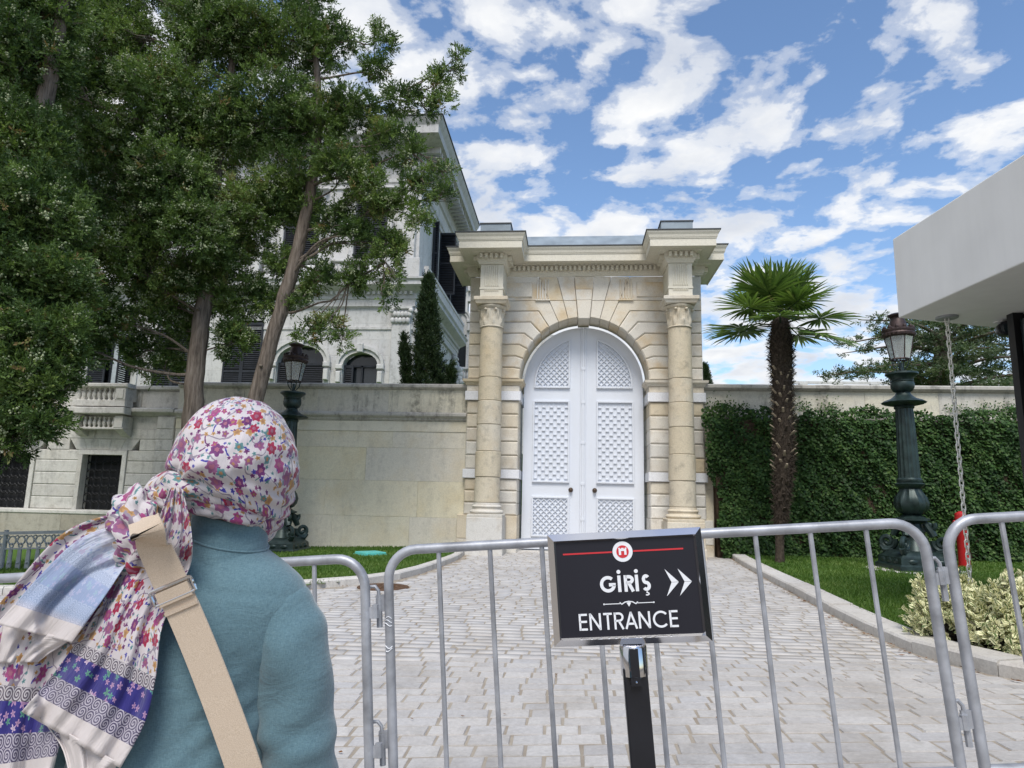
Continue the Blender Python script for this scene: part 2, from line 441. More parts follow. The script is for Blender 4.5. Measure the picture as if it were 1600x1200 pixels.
def inset(poly, c):
    n = len(poly); out = []
    for i in range(n):
        p0, p1, p2 = poly[i - 1], poly[i], poly[(i + 1) % n]
        d1 = (p1[0] - p0[0], p1[1] - p0[1]); d2 = (p2[0] - p1[0], p2[1] - p1[1])
        l1 = math.hypot(*d1) or 1; l2 = math.hypot(*d2) or 1
        n1 = (-d1[1] / l1, d1[0] / l1); n2 = (-d2[1] / l2, d2[0] / l2)
        k = 1 + n1[0] * n2[0] + n1[1] * n2[1]; k = max(k, .35)
        out.append((p1[0] + (n1[0] + n2[0]) / k * c, p1[1] + (n1[1] + n2[1]) / k * c))
    return out
def lerp_tab(tab, x):
    return float(np.interp(x, [a for a, _ in tab], [b for _, b in tab]))
def catmull(P, n):
    """smooth curve through points (list of tuples of any size), n samples per span"""
    P = [np.array(p, float) for p in P]; out = []
    for i in range(len(P) - 1):
        p0 = P[i - 1] if i > 0 else 2 * P[0] - P[1]
        p3 = P[i + 2] if i + 2 < len(P) else 2 * P[-1] - P[-2]
        for k in range(n):
            t_ = k / n
            out.append(.5 * ((2 * P[i]) + (-p0 + P[i + 1]) * t_ + (2 * p0 - 5 * P[i] + 4 * P[i + 1] - p3) * t_ ** 2 + (-p0 + 3 * P[i] - 3 * P[i + 1] + p3) * t_ ** 3))
    out.append(P[-1]); return out

# ---------------------------------------------------------------- ground shape
def G(x, y):
    b = np.interp(y, [-6, 1.2, 2.7, 5, 40], [-.06, 0, .16, .17, .17])
    c = np.interp(y, [0, 2.9, 6, 20], [.078, .078, .010, .004])
    z = b + c * np.clip(x, -3.6, 4.2)
    return z - .03 * np.clip(-3.0 - np.asarray(x, float), 0, 14)
KERB_R = [(3.62, 16.0), (3.46, 14.6), (3.28, 12.6), (3.06, 9.6), (2.95, 8.2), (2.88, 6.8), (2.93, 5.9), (3.10, 5.1), (3.42, 4.3), (4.0, 3.4), (4.9, 2.6), (6.2, 2.0)]
KERB_L = [(-2.30, 15.0), (-2.24, 13.8), (-2.33, 12.3), (-2.46, 11.0), (-2.72, 10.0), (-3.3, 9.35), (-4.0, 9.03), (-5.2, 8.8), (-7.2, 8.6), (-9.8, 8.5)]
_kr = np.array(catmull(KERB_R, 8)); _kl = np.array(catmull(KERB_L, 8))
def kr_x(y):  # right road edge at y
    i = np.argsort(_kr[:, 1]); return np.interp(y, _kr[i, 1], _kr[i, 0])
def kl_x(y):
    i = np.argsort(_kl[:, 1]); return np.interp(y, _kl[i, 1], _kl[i, 0], left=-12.0)
# ================================================================ setting: ground, pavement, kerbs, lawns
gb = MB()
gb.add([(-3000, -3000, -1.2), (3000, -3000, -1.2), (3000, 3000, -1.2), (-3000, 3000, -1.2)], [(0, 1, 2, 3)])
tag(gb.build('ground', 'earth'), kind='structure')

def sheet(name, xs, ys, dz, mat, inside=None, kind='structure'):
    X, Y = np.meshgrid(xs, ys); Z = G(X, Y) + dz
    V = np.stack([X.ravel(), Y.ravel(), Z.ravel()], 1); nx = len(xs)
    F = []
    for j in range(len(ys) - 1):
        for i in range(nx - 1):
            if inside is None or inside((xs[i] + xs[i + 1]) / 2, (ys[j] + ys[j + 1]) / 2):
                F.append((j * nx + i, j * nx + i + 1, (j + 1) * nx + i + 1, (j + 1) * nx + i))
    o = np_mesh(name, V, F, mat, None, smooth=True); tag(o, kind=kind); return o
pavement = sheet('pavement', np.arange(-20, 14.01, .25), np.arange(-6, 17.51, .25), -.0025, 'joint_sand')
tag(pavement, 'light grey cobbled drive leading up to the arched gate')

# setts: laid in courses across the drive
PD, PL = .142, .235
near, far = [], []
row = 0; y = 2.05
while y < 16.6:
    d = PD * rnd.uniform(.93, 1.07)
    xl = max(float(kl_x(y + d / 2)) + .02, -12.0); xr = float(kr_x(y + d / 2)) - .02 if y > 2.1 else 6.0
    x = xl + rnd.uniform(0, PL)
    if y < 8.4: x = max(-7.5, xl) + rnd.uniform(0, PL)
    while x < xr - .05:
        l = min(PL * rnd.uniform(.72, 1.28), xr - x)
        if l > .06 and not ((x + l / 2 + 2.58) ** 2 / .34 ** 2 + (y + d / 2 - 9.5) ** 2 / .42 ** 2 < 1): far.append((x, y, l, d))
        x += l
    y += d
def vis(p):
    x, y, l, d = p
    dx, dy = x + l / 2, y + d / 2
    z = float(G(dx, dy)) - CZ
    v = Vector((dx, dy, z)); dep = v.dot(_f)
    px_ = 800 + 1050 * v.dot(_r) / dep; py_ = 600 - 1050 * v.dot(_u) / dep
    if not (-20 < px_ < 1620 and 860 < py_ < 1215): return 9e9
    if px_ < 505: return 9e9
    return dep
order = sorted(range(len(far)), key=lambda i: vis(far[i]))
near_i = set(order[:300])
variants = []
for k in range(8):
    q = lambda a: a + rnd.uniform(-.012, .012)
    c = .022
    top = [(q(-.5 + c), q(-.5 + c), 0), (q(.5 - c), q(-.5 + c), 0), (q(.5 - c), q(.5 - c), 0), (q(-.5 + c), q(.5 - c), 0)]
    top = [(a, b, rnd.uniform(-.002, .002)) for a, b, _ in top]
    mid = [(a * 1.03, b * 1.03, -.006) for a, b, _ in top]; bot = [(a * 1.035, b * 1.035, -.05) for a, b, _ in top]
    f = [(0, 1, 2, 3)]
    for o_ in (0, 4):
        for i in range(4): j = (i + 1) % 4; f.append((o_ + i, o_ + 4 + i, o_ + 4 + j, o_ + j))
    me = bpy.data.meshes.new('paver'); me.from_pydata(top + mid + bot, [], f); me.update(); me.materials.append(MAT['paver_stone'])
    variants.append(me)
V, F, T = [], [], []
for i, (x, y, l, d) in enumerate(far):
    cx, cy = x + l / 2, y + d / 2; z = float(G(cx, cy)); j1 = rnd.uniform(-.001, .004)
    gx = float(G(cx + .1, cy) - G(cx - .1, cy)) / .2; gy = float(G(cx, cy + .1) - G(cx, cy - .1)) / .2
    if i in near_i:
        o = bpy.data.objects.new('paver', variants[rnd.randrange(8)]); COL.objects.link(o); o.parent = pavement
        o.location = (cx, cy, z + j1); o.scale = (l - .012, d - .012, 1)
        o.rotation_euler = (math.atan(gy) + rnd.uniform(-.008, .008), -math.atan(gx) + rnd.uniform(-.006, .006), rnd.uniform(-.012, .012))
    else:
        b = len(V); hx, hy = l / 2 - .011, d / 2 - .010
        t1, t2 = rnd.uniform(-.015, .015), rnd.uniform(-.02, .02)
        for (sx, sy) in ((-1, -1), (1, -1), (1, 1), (-1, 1)):
            jx, jy = rnd.uniform(-.006, .002), rnd.uniform(-.005, .002)
            ex, ey = sx * (hx + jx), sy * (hy + jy)
            V.append((cx + ex, cy + ey, z + j1 + (gx + t1) * ex + (gy + t2) * ey))
        for (sx, sy) in ((-1, -1), (1, -1), (1, 1), (-1, 1)):
            ex, ey = sx * (hx + .007), sy * (hy + .007)
            V.append((cx + ex, cy + ey, z + j1 + gx * ex + gy * ey - .022))
        F.append((b, b + 1, b + 2, b + 3))
        for k in range(4): q = (k + 1) % 4; F.append((b + k, b + 4 + k, b + 4 + q, b + q))
        T += [rnd.random()] * 5
pf = np_mesh('paver_field', V, F, 'paver_field', pavement, tint=T); tag(pf, kind='stuff')

def kerb(name, pts, width, side, n_len):
    root = bpy.data.objects.new(name, None); COL.objects.link(root); tag(root, kind='structure')
    P = catmull(pts, 10); acc = [0]
    for a, b in zip(P, P[1:]): acc.append(acc[-1] + float(np.hypot(*(b - a))))
    tot = acc[-1]; s0 = 0
    def at(s):
        s = min(max(s, 0), tot); xx = np.interp(s, acc, [p[0] for p in P]); yy = np.interp(s, acc, [p[1] for p in P])
        return np.array((xx, yy))
    def nr(s):
        d = at(s + .05) - at(s - .05); d /= np.hypot(*d); return np.array((-d[1], d[0])) * side
    while s0 < tot - .1:
        L = n_len * rnd.uniform(.85, 1.15); s1 = min(s0 + L, tot); mb = MB()
        a, b = at(s0 + .006), at(s1 - .006); na, nb = nr(s0 + .02), nr(s1 - .02)
        h = .105 + rnd.uniform(-.006, .006)
        def pt(p, n, o_, hh): q = p + n * o_; return (q[0], q[1], float(G(q[0], q[1])) + hh)
        vs = []
        for o_, hh in ((0, -.12), (0, h - .02), (.018, h), (width, h + .008), (width, -.12)):
            vs += [pt(a, na, o_, hh), pt(b, nb, o_, hh)]
        fs = [(0, 1, 3, 2), (2, 3, 5, 4), (4, 5, 7, 6), (6, 7, 9, 8), (0, 2, 4, 6, 8), (9, 7, 5, 3, 1)]
        if side < 0: fs = [f[::-1] for f in fs]
        mb.add(vs, fs); mb.build('kerb_stone', 'kerb_stone', root)
        s0 = s1
    return root
kerb('kerb', KERB_R, .26, 1, .95)
kerb('kerb', KERB_L, .13, -1, .9)

# lawns
def in_right(x, y): return x > kr_x(y) + .22 and y < 16.1
def in_left(x, y): return x < kl_x(y) - .10 and y > 8.55 and x > -16 and not (x > -2.75 and y > 14.8)
lawn_r = sheet('lawn', np.arange(2.9, 14.01, .14), np.arange(3.6, 16.1, .14), .072, 'lawn_soil', lambda x, y: in_right(x, y) and not (y < 6.75 and x > 2.9 and x > kr_x(y)))
lawn_l = sheet('lawn', np.arange(-16.0, -2.0, .16), np.arange(8.5, 16.2, .16), .066, 'lawn_soil', in_left)
soil = sheet('soil_bed', np.arange(2.9, 14.01, .12), np.arange(3.0, 6.9, .12), .078, 'soil', lambda x, y: x > kr_x(y) + .22 and y <= 6.8)
def blades(name, test, x0, x1, y0, y1, n, h, base):
    X = rng.uniform(x0, x1, n * 3); Y = rng.uniform(y0, y1, n * 3)
    # more blades where they show large
    keep = rng.uniform(0, 1, n * 3) < np.clip(7.0 / Y, .35, 1) ** 1.3
    X, Y = X[keep], Y[keep]
    ok = np.array([test(a, b) for a, b in zip(X, Y)], bool); X, Y = X[ok][:n], Y[ok][:n]; n = len(X)
    Z = G(X, Y) + base; a = rng.uniform(0, 2 * np.pi, n); wd = rng.uniform(.004, .008, n) * np.clip(Y / 7, 1, 2.2); hh = rng.uniform(.5, 1.3, n) * h
    lx, ly = rng.normal(0, .45, n) * hh, rng.normal(0, .45, n) * hh
    P0 = np.stack([X - wd * np.cos(a), Y - wd * np.sin(a), Z], 1); P1 = np.stack([X + wd * np.cos(a), Y + wd * np.sin(a), Z], 1)
    P2 = np.stack([X + lx, Y + ly, Z + hh], 1)
    Vv = np.stack([P0, P1, P2], 1).reshape(-1, 3); Ff = np.arange(n * 3).reshape(-1, 3)
    patch = .5 + .25 * np.sin(X * 1.7 + Y * .8) * np.sin(Y * 2.3 - X)
    o = np_mesh(name, Vv, Ff, 'grass_blade', None, tint=np.clip(patch + rng.normal(0, .22, n), 0, 1)); return o
tag(blades('grass', lambda x, y: in_right(x, y) and y > 6.75, 2.9, 11.5, 6.7, 16.0, 110000, .045, .07), 'short mown green grass between the drive kerb and the ivy wall', 'grass', kind='stuff')
tag(blades('grass', in_left, -10.5, -2.1, 8.6, 16.1, 80000, .05, .066), 'green grass strip in front of the cream stone wall', 'grass', kind='stuff')

# garden terrace held up by the walls
tb = MB(); tb.box(-60, -2.6, 16.75, 60, -1.1, 3.75); tb.box(3.2, 60, 16.75, 60, -1.1, 3.75)
tag(tb.build('terrace', 'lawn_soil'), kind='structure')

# cast iron cover in the drive
t = thing('manhole_cover', 'round rusty iron manhole cover set in the cobbles by the left kerb', 'manhole cover', (-2.58, 9.5, float(G(-2.58, 9.5))))
z0 = float(G(-2.58, 9.5))
mb = MB(); mb.lathe([(.36, z0 - .03), (.36, z0 + .004), (.345, z0 + .012), (.31, z0 + .012), (.30, z0 + .004)], -2.58, 9.5, 36); mb.build('rim', 'rusty_iron', t)
mb = MB(); mb.lathe([(.295, z0 - .02), (.295, z0 + .009), (.285, z0 + .012)], -2.58, 9.5, 36)
for r_ in (.08, .15, .22):
    for k in range(int(r_ * 60)):
        a = 2 * math.pi * k / int(r_ * 60); mb.box(-2.58 + r_ * math.cos(a) - .016, -2.58 + r_ * math.cos(a) + .016, 9.5 + r_ * math.sin(a) - .012, 9.5 + r_ * math.sin(a) + .012, z0 + .011, z0 + .018)
mb.build('lid', 'rusty_iron', t)
zc = float(G(-4.08, 13.9)) + .066
t = thing('valve_box', 'turquoise plastic valve box lid lying in the grass by the cream wall', 'valve box', (-4.08, 13.9, zc))
mb = MB(); mb.lathe([(.33, zc - .05), (.33, zc + .055), (.315, zc + .075)], -4.08, 13.9, 4); mb.build('lid', 'turquoise_plastic', t)
mb = MB(); mb.lathe([(.36, zc - .05), (.36, zc + .03), (.335, zc + .035)], -4.08, 13.9, 4); mb.build('rim', 'turquoise_plastic', t)
# litter of leaves along the right kerb and in the joints
V, F, T = [], [], []
for k in range(260):
    if k < 150:
        y = rnd.uniform(5.0, 15.8); x = float(kr_x(y)) - abs(rnd.gauss(0, .06)) - .015
    elif k < 180: y = rnd.uniform(9.4, 14.5); x = float(kl_x(y)) + abs(rnd.gauss(0, .06)) + .015
    else: y = rnd.uniform(3.0, 12); x = rnd.uniform(-3.5, 2.8)
    s_ = rnd.uniform(.006, .016) if k >= 180 else rnd.uniform(.012, .03); a = rnd.uniform(0, 6.3); z = float(G(x, y)) + .012; b = len(V)
    for (u_, v_) in ((-1, 0), (0, -.45), (1.1, 0), (0, .45)):
        V.append((x + s_ * (u_ * math.cos(a) - v_ * math.sin(a)), y + s_ * (u_ * math.sin(a) + v_ * math.cos(a)), z + rnd.uniform(-.002, .008)))
    F.append((b, b + 1, b + 2, b + 3))
tag(np_mesh('fallen_leaves', V, F, 'dry_leaf'), 'brown leaf litter lying along the kerb and in the cobble joints', 'leaf litter', kind='stuff')
# ================================================================ the stone gate
CX = .30
gate = thing('stone_gate', 'cream limestone archway with two columns and projecting cornice around white doors', 'gate', (CX, 16, .15))
def GB(poly, y0, y1, mat='limestone', c=.018, name='stone_block'):
    if sum(poly[i][0] * poly[(i + 1) % len(poly)][1] - poly[(i + 1) % len(poly)][0] * poly[i][1] for i in range(len(poly))) < 0: poly = poly[::-1]
    mb = MB(); mb.prism(inset(poly, .0045), y0, y1, c); return mb.build(name, mat, gate)
def mir(poly, s): return poly if s > 0 else [(2 * CX - x, z) for x, z in poly]
XI, XO = CX + 1.55, CX + 2.82          # right pier: jamb and outer edge (left side is its mirror)
def course(z0, z1, mat='limestone', out=0.0, c=.026, split=True):
    for s in (1, -1):
        f = rnd.uniform(.35, .65)
        xm = XI + (XO - XI) * f
        if split and rnd.random() < .55:
            GB(mir([(XI - out, z0), (xm, z0), (xm, z1), (XI - out, z1)], s), 16.0 - out, 17.4, mat, c)
            GB(mir([(xm, z0), (XO + out, z0), (XO + out, z1), (xm, z1)], s), 16.0 - out, 17.4, mat, c)
        else: GB(mir([(XI - out, z0), (XO + out, z0), (XO + out, z1), (XI - out, z1)], s), 16.0 - out, 17.4, mat, c)
for s in (1, -1):
    GB(mir([(XI - .02, .02), (XO + .13, .02), (XO + .13, .45), (XI - .02, .45)], s), 15.90, 17.45, 'limestone', .01, 'plinth_block')
    GB(mir([(XI - .02, .45), (XO + .13, .45), (XO + .13, 1.0), (XI - .02, 1.0)], s), 15.90, 17.45, 'limestone', .01, 'plinth_block')
for k in range(3): course(1.0 + k * .2833, 1.0 + (k + 1) * .2833, 'limestone', .0, .03)
course(1.85, 2.07, 'marble_band', .045, .008, False)
for k in range(5): course(2.07 + k * .33, 2.07 + (k + 1) * .33, 'limestone', 0, .03)
course(3.72, 3.95, 'marble_band', .045, .008, False)
course(3.95, 4.09, 'limestone', .01, .004, False)
for s in (1, -1):   # moulded impost
    mb = MB()
    pth = [(XI, 17.4), (XI, 16.0), (XO, 16.0), (XO, 17.4)]
    if s < 0: pth = [(2 * CX - x, y) for x, y in pth][::-1]
    prof = [(0, 4.09), (.03, 4.10), (.05, 4.15), (.10, 4.18), (.11, 4.235), (0, 4.25)]
    mb.sweep(pth, prof); mb.build('impost_moulding', 'limestone', gate)
# arch ring: stepped voussoirs tie into the level courses
YB = 16.86
RA, ZS, DZ, TH = 1.55, 4.25, .285, 9.5
ZT = 6.83
def ray_(k, rho): a = R(TH * k); return (CX + rho * math.cos(a), ZS + rho * math.sin(a))
def arc(k0, k1, n=3): return [ray_(k0 + (k1 - k0) * i / n, RA) for i in range(n + 1)]
for s in (1, -1):
    for k in range(0, 6):
        z0, z1 = ZS + DZ * k, ZS + DZ * (k + 1)
        lo = [ray_(k, DZ * k / math.sin(R(TH * k)))] if k > 0 else []
        hi = [ray_(k + 1, DZ * (k + 1) / math.sin(R(TH * (k + 1))))]
        xm = CX + 2.17 if k < 5 else XO
        poly = arc(k, k + 1)[::-1] + lo + [(xm, z0), (xm, z1)] + hi
        GB(mir(poly, s), 16.0, YB, 'voussoir_stone', .028, 'voussoir')
        if k < 5: GB(mir([(xm, z0), (XO, z0), (XO, z1), (xm, z1)], s), 16.0, 17.4, 'limestone', .028)
    # courses above the steps, then plain radial stones to the keystone
    z6 = ZS + DZ * 6; b6 = ray_(6, DZ * 6 / math.sin(R(TH * 6)))
    def top_at(k, z): a = R(TH * k); return (CX + (z - ZS) / math.tan(a), z)
    zc = 6.22
    GB(mir(arc(6, 7)[::-1] + [b6, (XO, z6), (XO, zc), top_at(7, zc)], s), 16.0, YB, 'voussoir_stone', .012, 'voussoir')
    GB(mir([top_at(7, zc), (CX + 2.17, zc), (CX + 2.17, ZT), top_at(7, ZT)], s), 16.0, YB, 'voussoir_stone', .008)
    GB(mir([(CX + 2.17, zc), (XO, zc), (XO, ZT), (CX + 2.17, ZT)], s), 16.0, 17.4, 'limestone', .012)
    for k0, k1 in ((7, 7.95), (7.95, 8.9)):
        GB(mir(arc(k0, k1)[::-1] + [top_at(k0, zc), top_at(k1, zc)], s), 16.0, YB, 'voussoir_stone', .010, 'voussoir')
        GB(mir([top_at(k1, zc), top_at(k0, zc), top_at(k0, ZT), top_at(k1, ZT)], s), 16.0, YB, 'voussoir_stone', .008)
    # raised panel and triglyph block beside it
    px0, px1 = CX + 1.27, CX + 1.95
    GB(mir([(px0, 6.30), (px1, 6.30), (px1, 6.68), (px0, 6.68)], s), 15.965, 16.0, 'voussoir_stone', .015, 'raised_panel')
    for i in range(5):
        x0 = CX + .86 + i * .066
        GB(mir([(x0, 6.25), (x0 + .046, 6.25), (x0 + .046, 6.76), (x0, 6.76)], s), 15.97, 16.0, 'voussoir_stone', .012, 'triglyph_bar')
    GB(mir([(CX + .83, 6.205), (CX + 1.20, 6.205), (CX + 1.20, 6.245), (CX + .83, 6.245)], s), 15.95, 16.0, 'voussoir_stone', .008, 'triglyph_foot')
k0 = 8.9
kw = lambda z: (z - ZS) / math.tan(R(TH * k0))
ks = [(CX - kw(ZS + RA - .05), ZS + RA - .05), (CX + kw(ZS + RA - .05), ZS + RA - .05), (CX + kw(6.22), 6.22), (CX - kw(6.22), 6.22)]
GB(ks, 15.95, YB, 'voussoir_stone', .012, 'keystone')
GB([(CX - kw(6.22), 6.22), (CX + kw(6.22), 6.22), (CX + kw(6.5), 6.5), (CX - kw(6.5), 6.5)], 15.965, YB, 'voussoir_stone', .008)
GB([(CX - kw(6.5), 6.5), (CX + kw(6.5), 6.5), (CX + kw(ZT), ZT), (CX - kw(ZT), ZT)], 15.98, YB, 'voussoir_stone', .008)

# columns
CY = 15.35
for s in (1, -1):
    cx = CX + s * 2.18
    col = None
    mb = MB(); mb.cbox(cx - .42, cx + .42, CY - .42, 15.9, .02, .42, .015); mb.build('pedestal_block', 'limestone', gate)
    mb = MB(); mb.cbox(cx - .40, cx + .40, CY - .40, 15.9, .42, .97, .012); mb.build('pedestal_block', 'limestone', gate)
    mb = MB(); mb.sq_lathe([(.385, .97), (.39, .98), (.39, 1.03), (.37, 1.04)], cx, CY)
    pr = [(.36, 1.04)] + [(.35 + .035 * math.sin(math.pi * i / 6), 1.045 + .085 * i / 6) for i in range(7)] + [(.325, 1.135), (.318, 1.16), (.33, 1.175)] + [(.318 + .02 * math.sin(math.pi * i / 5), 1.18 + .05 * i / 5) for i in range(6)] + [(.30, 1.24), (.292, 1.29)]
    mb.lathe(pr, cx, CY, 28); mb.build('column_base', 'limestone', gate, smooth=True)
    zj = [1.29, 1.86, 2.44, 3.05, 3.60, 4.15, 5.34]
    for i in range(6):
        r0 = .292 - .038 * (zj[i] - 1.29) / 4; r1 = .292 - .038 * (zj[i + 1] - 1.29) / 4
        o_ = (.0, .012, .004, .010, .002, .006)[i]; ph = rnd.uniform(0, 6); n = 10
        mb = MB()
        fl = lambda a, r, z, ph=ph: r * (1 + .010 * math.sin(3 * a + ph + z * 4) + .006 * math.sin(7 * a - z * 9 + ph))
        pr = [(r0 + o_ - .014, zj[i] + .002), (r0 + o_, zj[i] + .016)] + [(r0 + (r1 - r0) * j / n + o_, zj[i] + (zj[i + 1] - zj[i]) * j / n) for j in range(1, n)] + [(r1 + o_, zj[i + 1] - .014), (r1 + o_ - .014, zj[i + 1] - .002)]
        mb.lathe(pr, cx, CY, 36, fl); mb.build('column_drum', 'column_stone', gate, smooth=True)
    # leaf capital
    mb = MB()
    def leafy(a, r, z):
        k = (z - 5.36) / .44
        return r + .030 * max(0, math.sin(8 * a)) * max(0, math.sin(math.pi * min(k * 2, 1))) + .030 * max(0, -math.sin(8 * a)) * max(0, math.sin(math.pi * max(0, k * 1.6 - .6))) + .008 * math.sin(40 * a) * math.sin(math.pi * k)
    pr = [(.275, 5.335), (.285, 5.35), (.275, 5.365)] + [(.258 + .03 * (i / 12) ** 2, 5.37 + .40 * i / 12) for i in range(13)]
    mb.lathe(pr, cx, CY, 96, leafy)
    mb.lathe([(.27, 5.765), (.30, 5.78), (.335, 5.82), (.34, 5.85), (.31, 5.865)], cx, CY, 32)
    for i in range(8):   # curled leaf tips
        a = 2 * math.pi * (i + .5) / 8 - math.pi / 2
        mb.ball((cx + .315 * math.cos(a), CY + .315 * math.sin(a), 5.745), .038, 8, 6, (1, 1, .8))
    mb.build('capital', 'column_stone', gate, smooth=True)
    mb = MB(); mb.sq_lathe([(.33, 5.866), (.345, 5.87), (.37, 5.93), (.395, 5.95), (.395, 6.02), (.38, 6.03)], cx, CY); mb.build('abacus', 'limestone', gate)
    mb = MB(); mb.cbox(cx - .27, cx + .27, 15.08, 15.999, 6.03, 6.22, .006); mb.build('architrave_block', 'cornice_stone', gate)
    mb = MB(); mb.cbox(cx - .285, cx + .285, 15.065, 15.999, 6.221, 6.27, .006); mb.build('architrave_fillet', 'cornice_stone', gate)
    mb = MB(); mb.cbox(cx - .27, cx + .27, 15.08, 15.999, 6.271, ZT, .006); mb.build('frieze_block', 'cornice_stone', gate)
    for i in range(7):
        x0 = cx - .165 + i * .05
        mb = MB(); mb.cbox(x0, x0 + .032, 15.062, 15.08, 6.30, 6.80, .008); mb.build('triglyph_bar', 'cornice_stone', gate)
        mb = MB(); mb.cbox(x0 + .002, x0 + .03, 15.055, 15.08, 6.185, 6.218, .004); mb.build('guttae', 'cornice_stone', gate)
# entablature that breaks forward over the columns
cl_, cr_ = CX - 2.18, CX + 2.18
XL, XR = CX - 2.82, CX + 2.82
pathE = [(XL, 17.5), (XL, 16.0), (cl_ - .27, 16.0), (cl_ - .27, 15.08), (cl_ + .27, 15.08), (cl_ + .27, 16.0),
         (cr_ - .27, 16.0), (cr_ - .27, 15.08), (cr_ + .27, 15.08), (cr_ + .27, 16.0), (XR, 16.0), (XR, 17.5)]
mb = MB(); mb.sweep(pathE, [(.002, ZT), (.03, ZT + .005), (.045, ZT + .04), (.07, ZT + .07), (.075, ZT + .10), (.09, ZT + .105), (.09, ZT + .235), (.19, ZT + .245), (.21, ZT + .262), (.0, ZT + .263)])
mb.build('bed_moulding', 'cornice_stone', gate)
mb = MB()
for (xa, xb, yf) in ((XL + .12, cl_ - .42, 16), (cl_ - .30, cl_ + .30, 15.08), (cl_ + .42, cr_ - .42, 16), (cr_ - .30, cr_ + .30, 15.08), (cr_ + .42, XR - .12, 16)):
    n = max(1, int((xb - xa) / .112)); st = (xb - xa) / n
    for i in range(n): x0 = xa + i * st + st * .2; mb.box(x0, x0 + st * .55, yf - .185, yf - .089, ZT + .12, ZT + .228)
for s_, xx in ((-1, XL), (1, XR)):
    for i in range(12): y0 = 16.05 + i * .11; a = xx + s_ * .089; b = xx + s_ * .185; mb.box(min(a, b), max(a, b), y0, y0 + .065, ZT + .12, ZT + .228)
for cc in (cl_, cr_):
    for s_ in (-1, 1):
        for i in range(5): y0 = 15.12 + i * .11; a = cc + s_ * (.27 + .089); b = cc + s_ * (.27 + .185); mb.box(min(a, b), max(a, b), y0, y0 + .065, ZT + .12, ZT + .228)
mb.build('dentil_course', 'cornice_stone', gate, kind='stuff')
ZC = ZT + .264
mb = MB(); mb.sweep(pathE, [(.0, ZC), (.44, ZC), (.44, ZC - .02), (.46, ZC - .02), (.46, ZC + .15), (.475, ZC + .155), (.475, ZC + .175), (.485, ZC + .18), (.50, ZC + .24), (.53, ZC + .29), (.535, ZC + .325), (0, ZC + .33)])
mb.build('cornice', 'cornice_stone', gate)
mb = MB(); mb.sweep(pathE, [(.0, ZC + .331), (.556, ZC + .331), (.556, ZC + .352), (.3, ZC + .40), (0, ZC + .42)])
mb.build('lead_flashing', 'lead_edge', gate)
mb = MB()
zr = ZC + .34
mb.add([(XL - .3, 15.7, zr), (XR + .3, 15.7, zr), (XR + .3, 17.7, zr), (XL - .3, 17.7, zr), (XL + .3, 16.25, zr + .55), (XR - .3, 16.25, zr + .55), (XR - .3, 17.2, zr + .55), (XL + .3, 17.2, zr + .55)],
       [(0, 1, 5, 4), (1, 2, 6, 5), (2, 3, 7, 6), (3, 0, 4, 7), (4, 5, 6, 7)])
mb.build('roof', 'lead_roof', gate)
for s in (1, -1):
    cx = CX + s * 2.12
    mb = MB(); mb.box(cx - .36, cx + .36, 15.05, 16.6, zr - .02, zr + .40); o = mb.build('roof_block', 'lead_roof', gate)
    mb = MB(); mb.box(cx - .38, cx + .38, 15.03, 16.62, zr + .401, zr + .425); mb.build('lead_cap', 'lead_edge', o)
# rubble core behind the facing blocks
mb = MB(); RC = 1.71; na = 24
for i in range(na):
    a0, a1 = math.pi * i / na, math.pi * (i + 1) / na
    p0_, p1_ = (CX + RC * math.cos(a0), ZS + RC * math.sin(a0)), (CX + RC * math.cos(a1), ZS + RC * math.sin(a1))
    mb.prism([p1_, p0_, (p0_[0], ZT - .01), (p1_[0], ZT - .01)], YB + .005, 17.38, 0)
for s_ in (-1, 1): a, b = sorted((CX + s_ * RC, CX + s_ * 2.80)); mb.box(a, b, 16.06, 17.38, .1, ZT - .01)
mb.build('wall_core', 'limestone', gate)
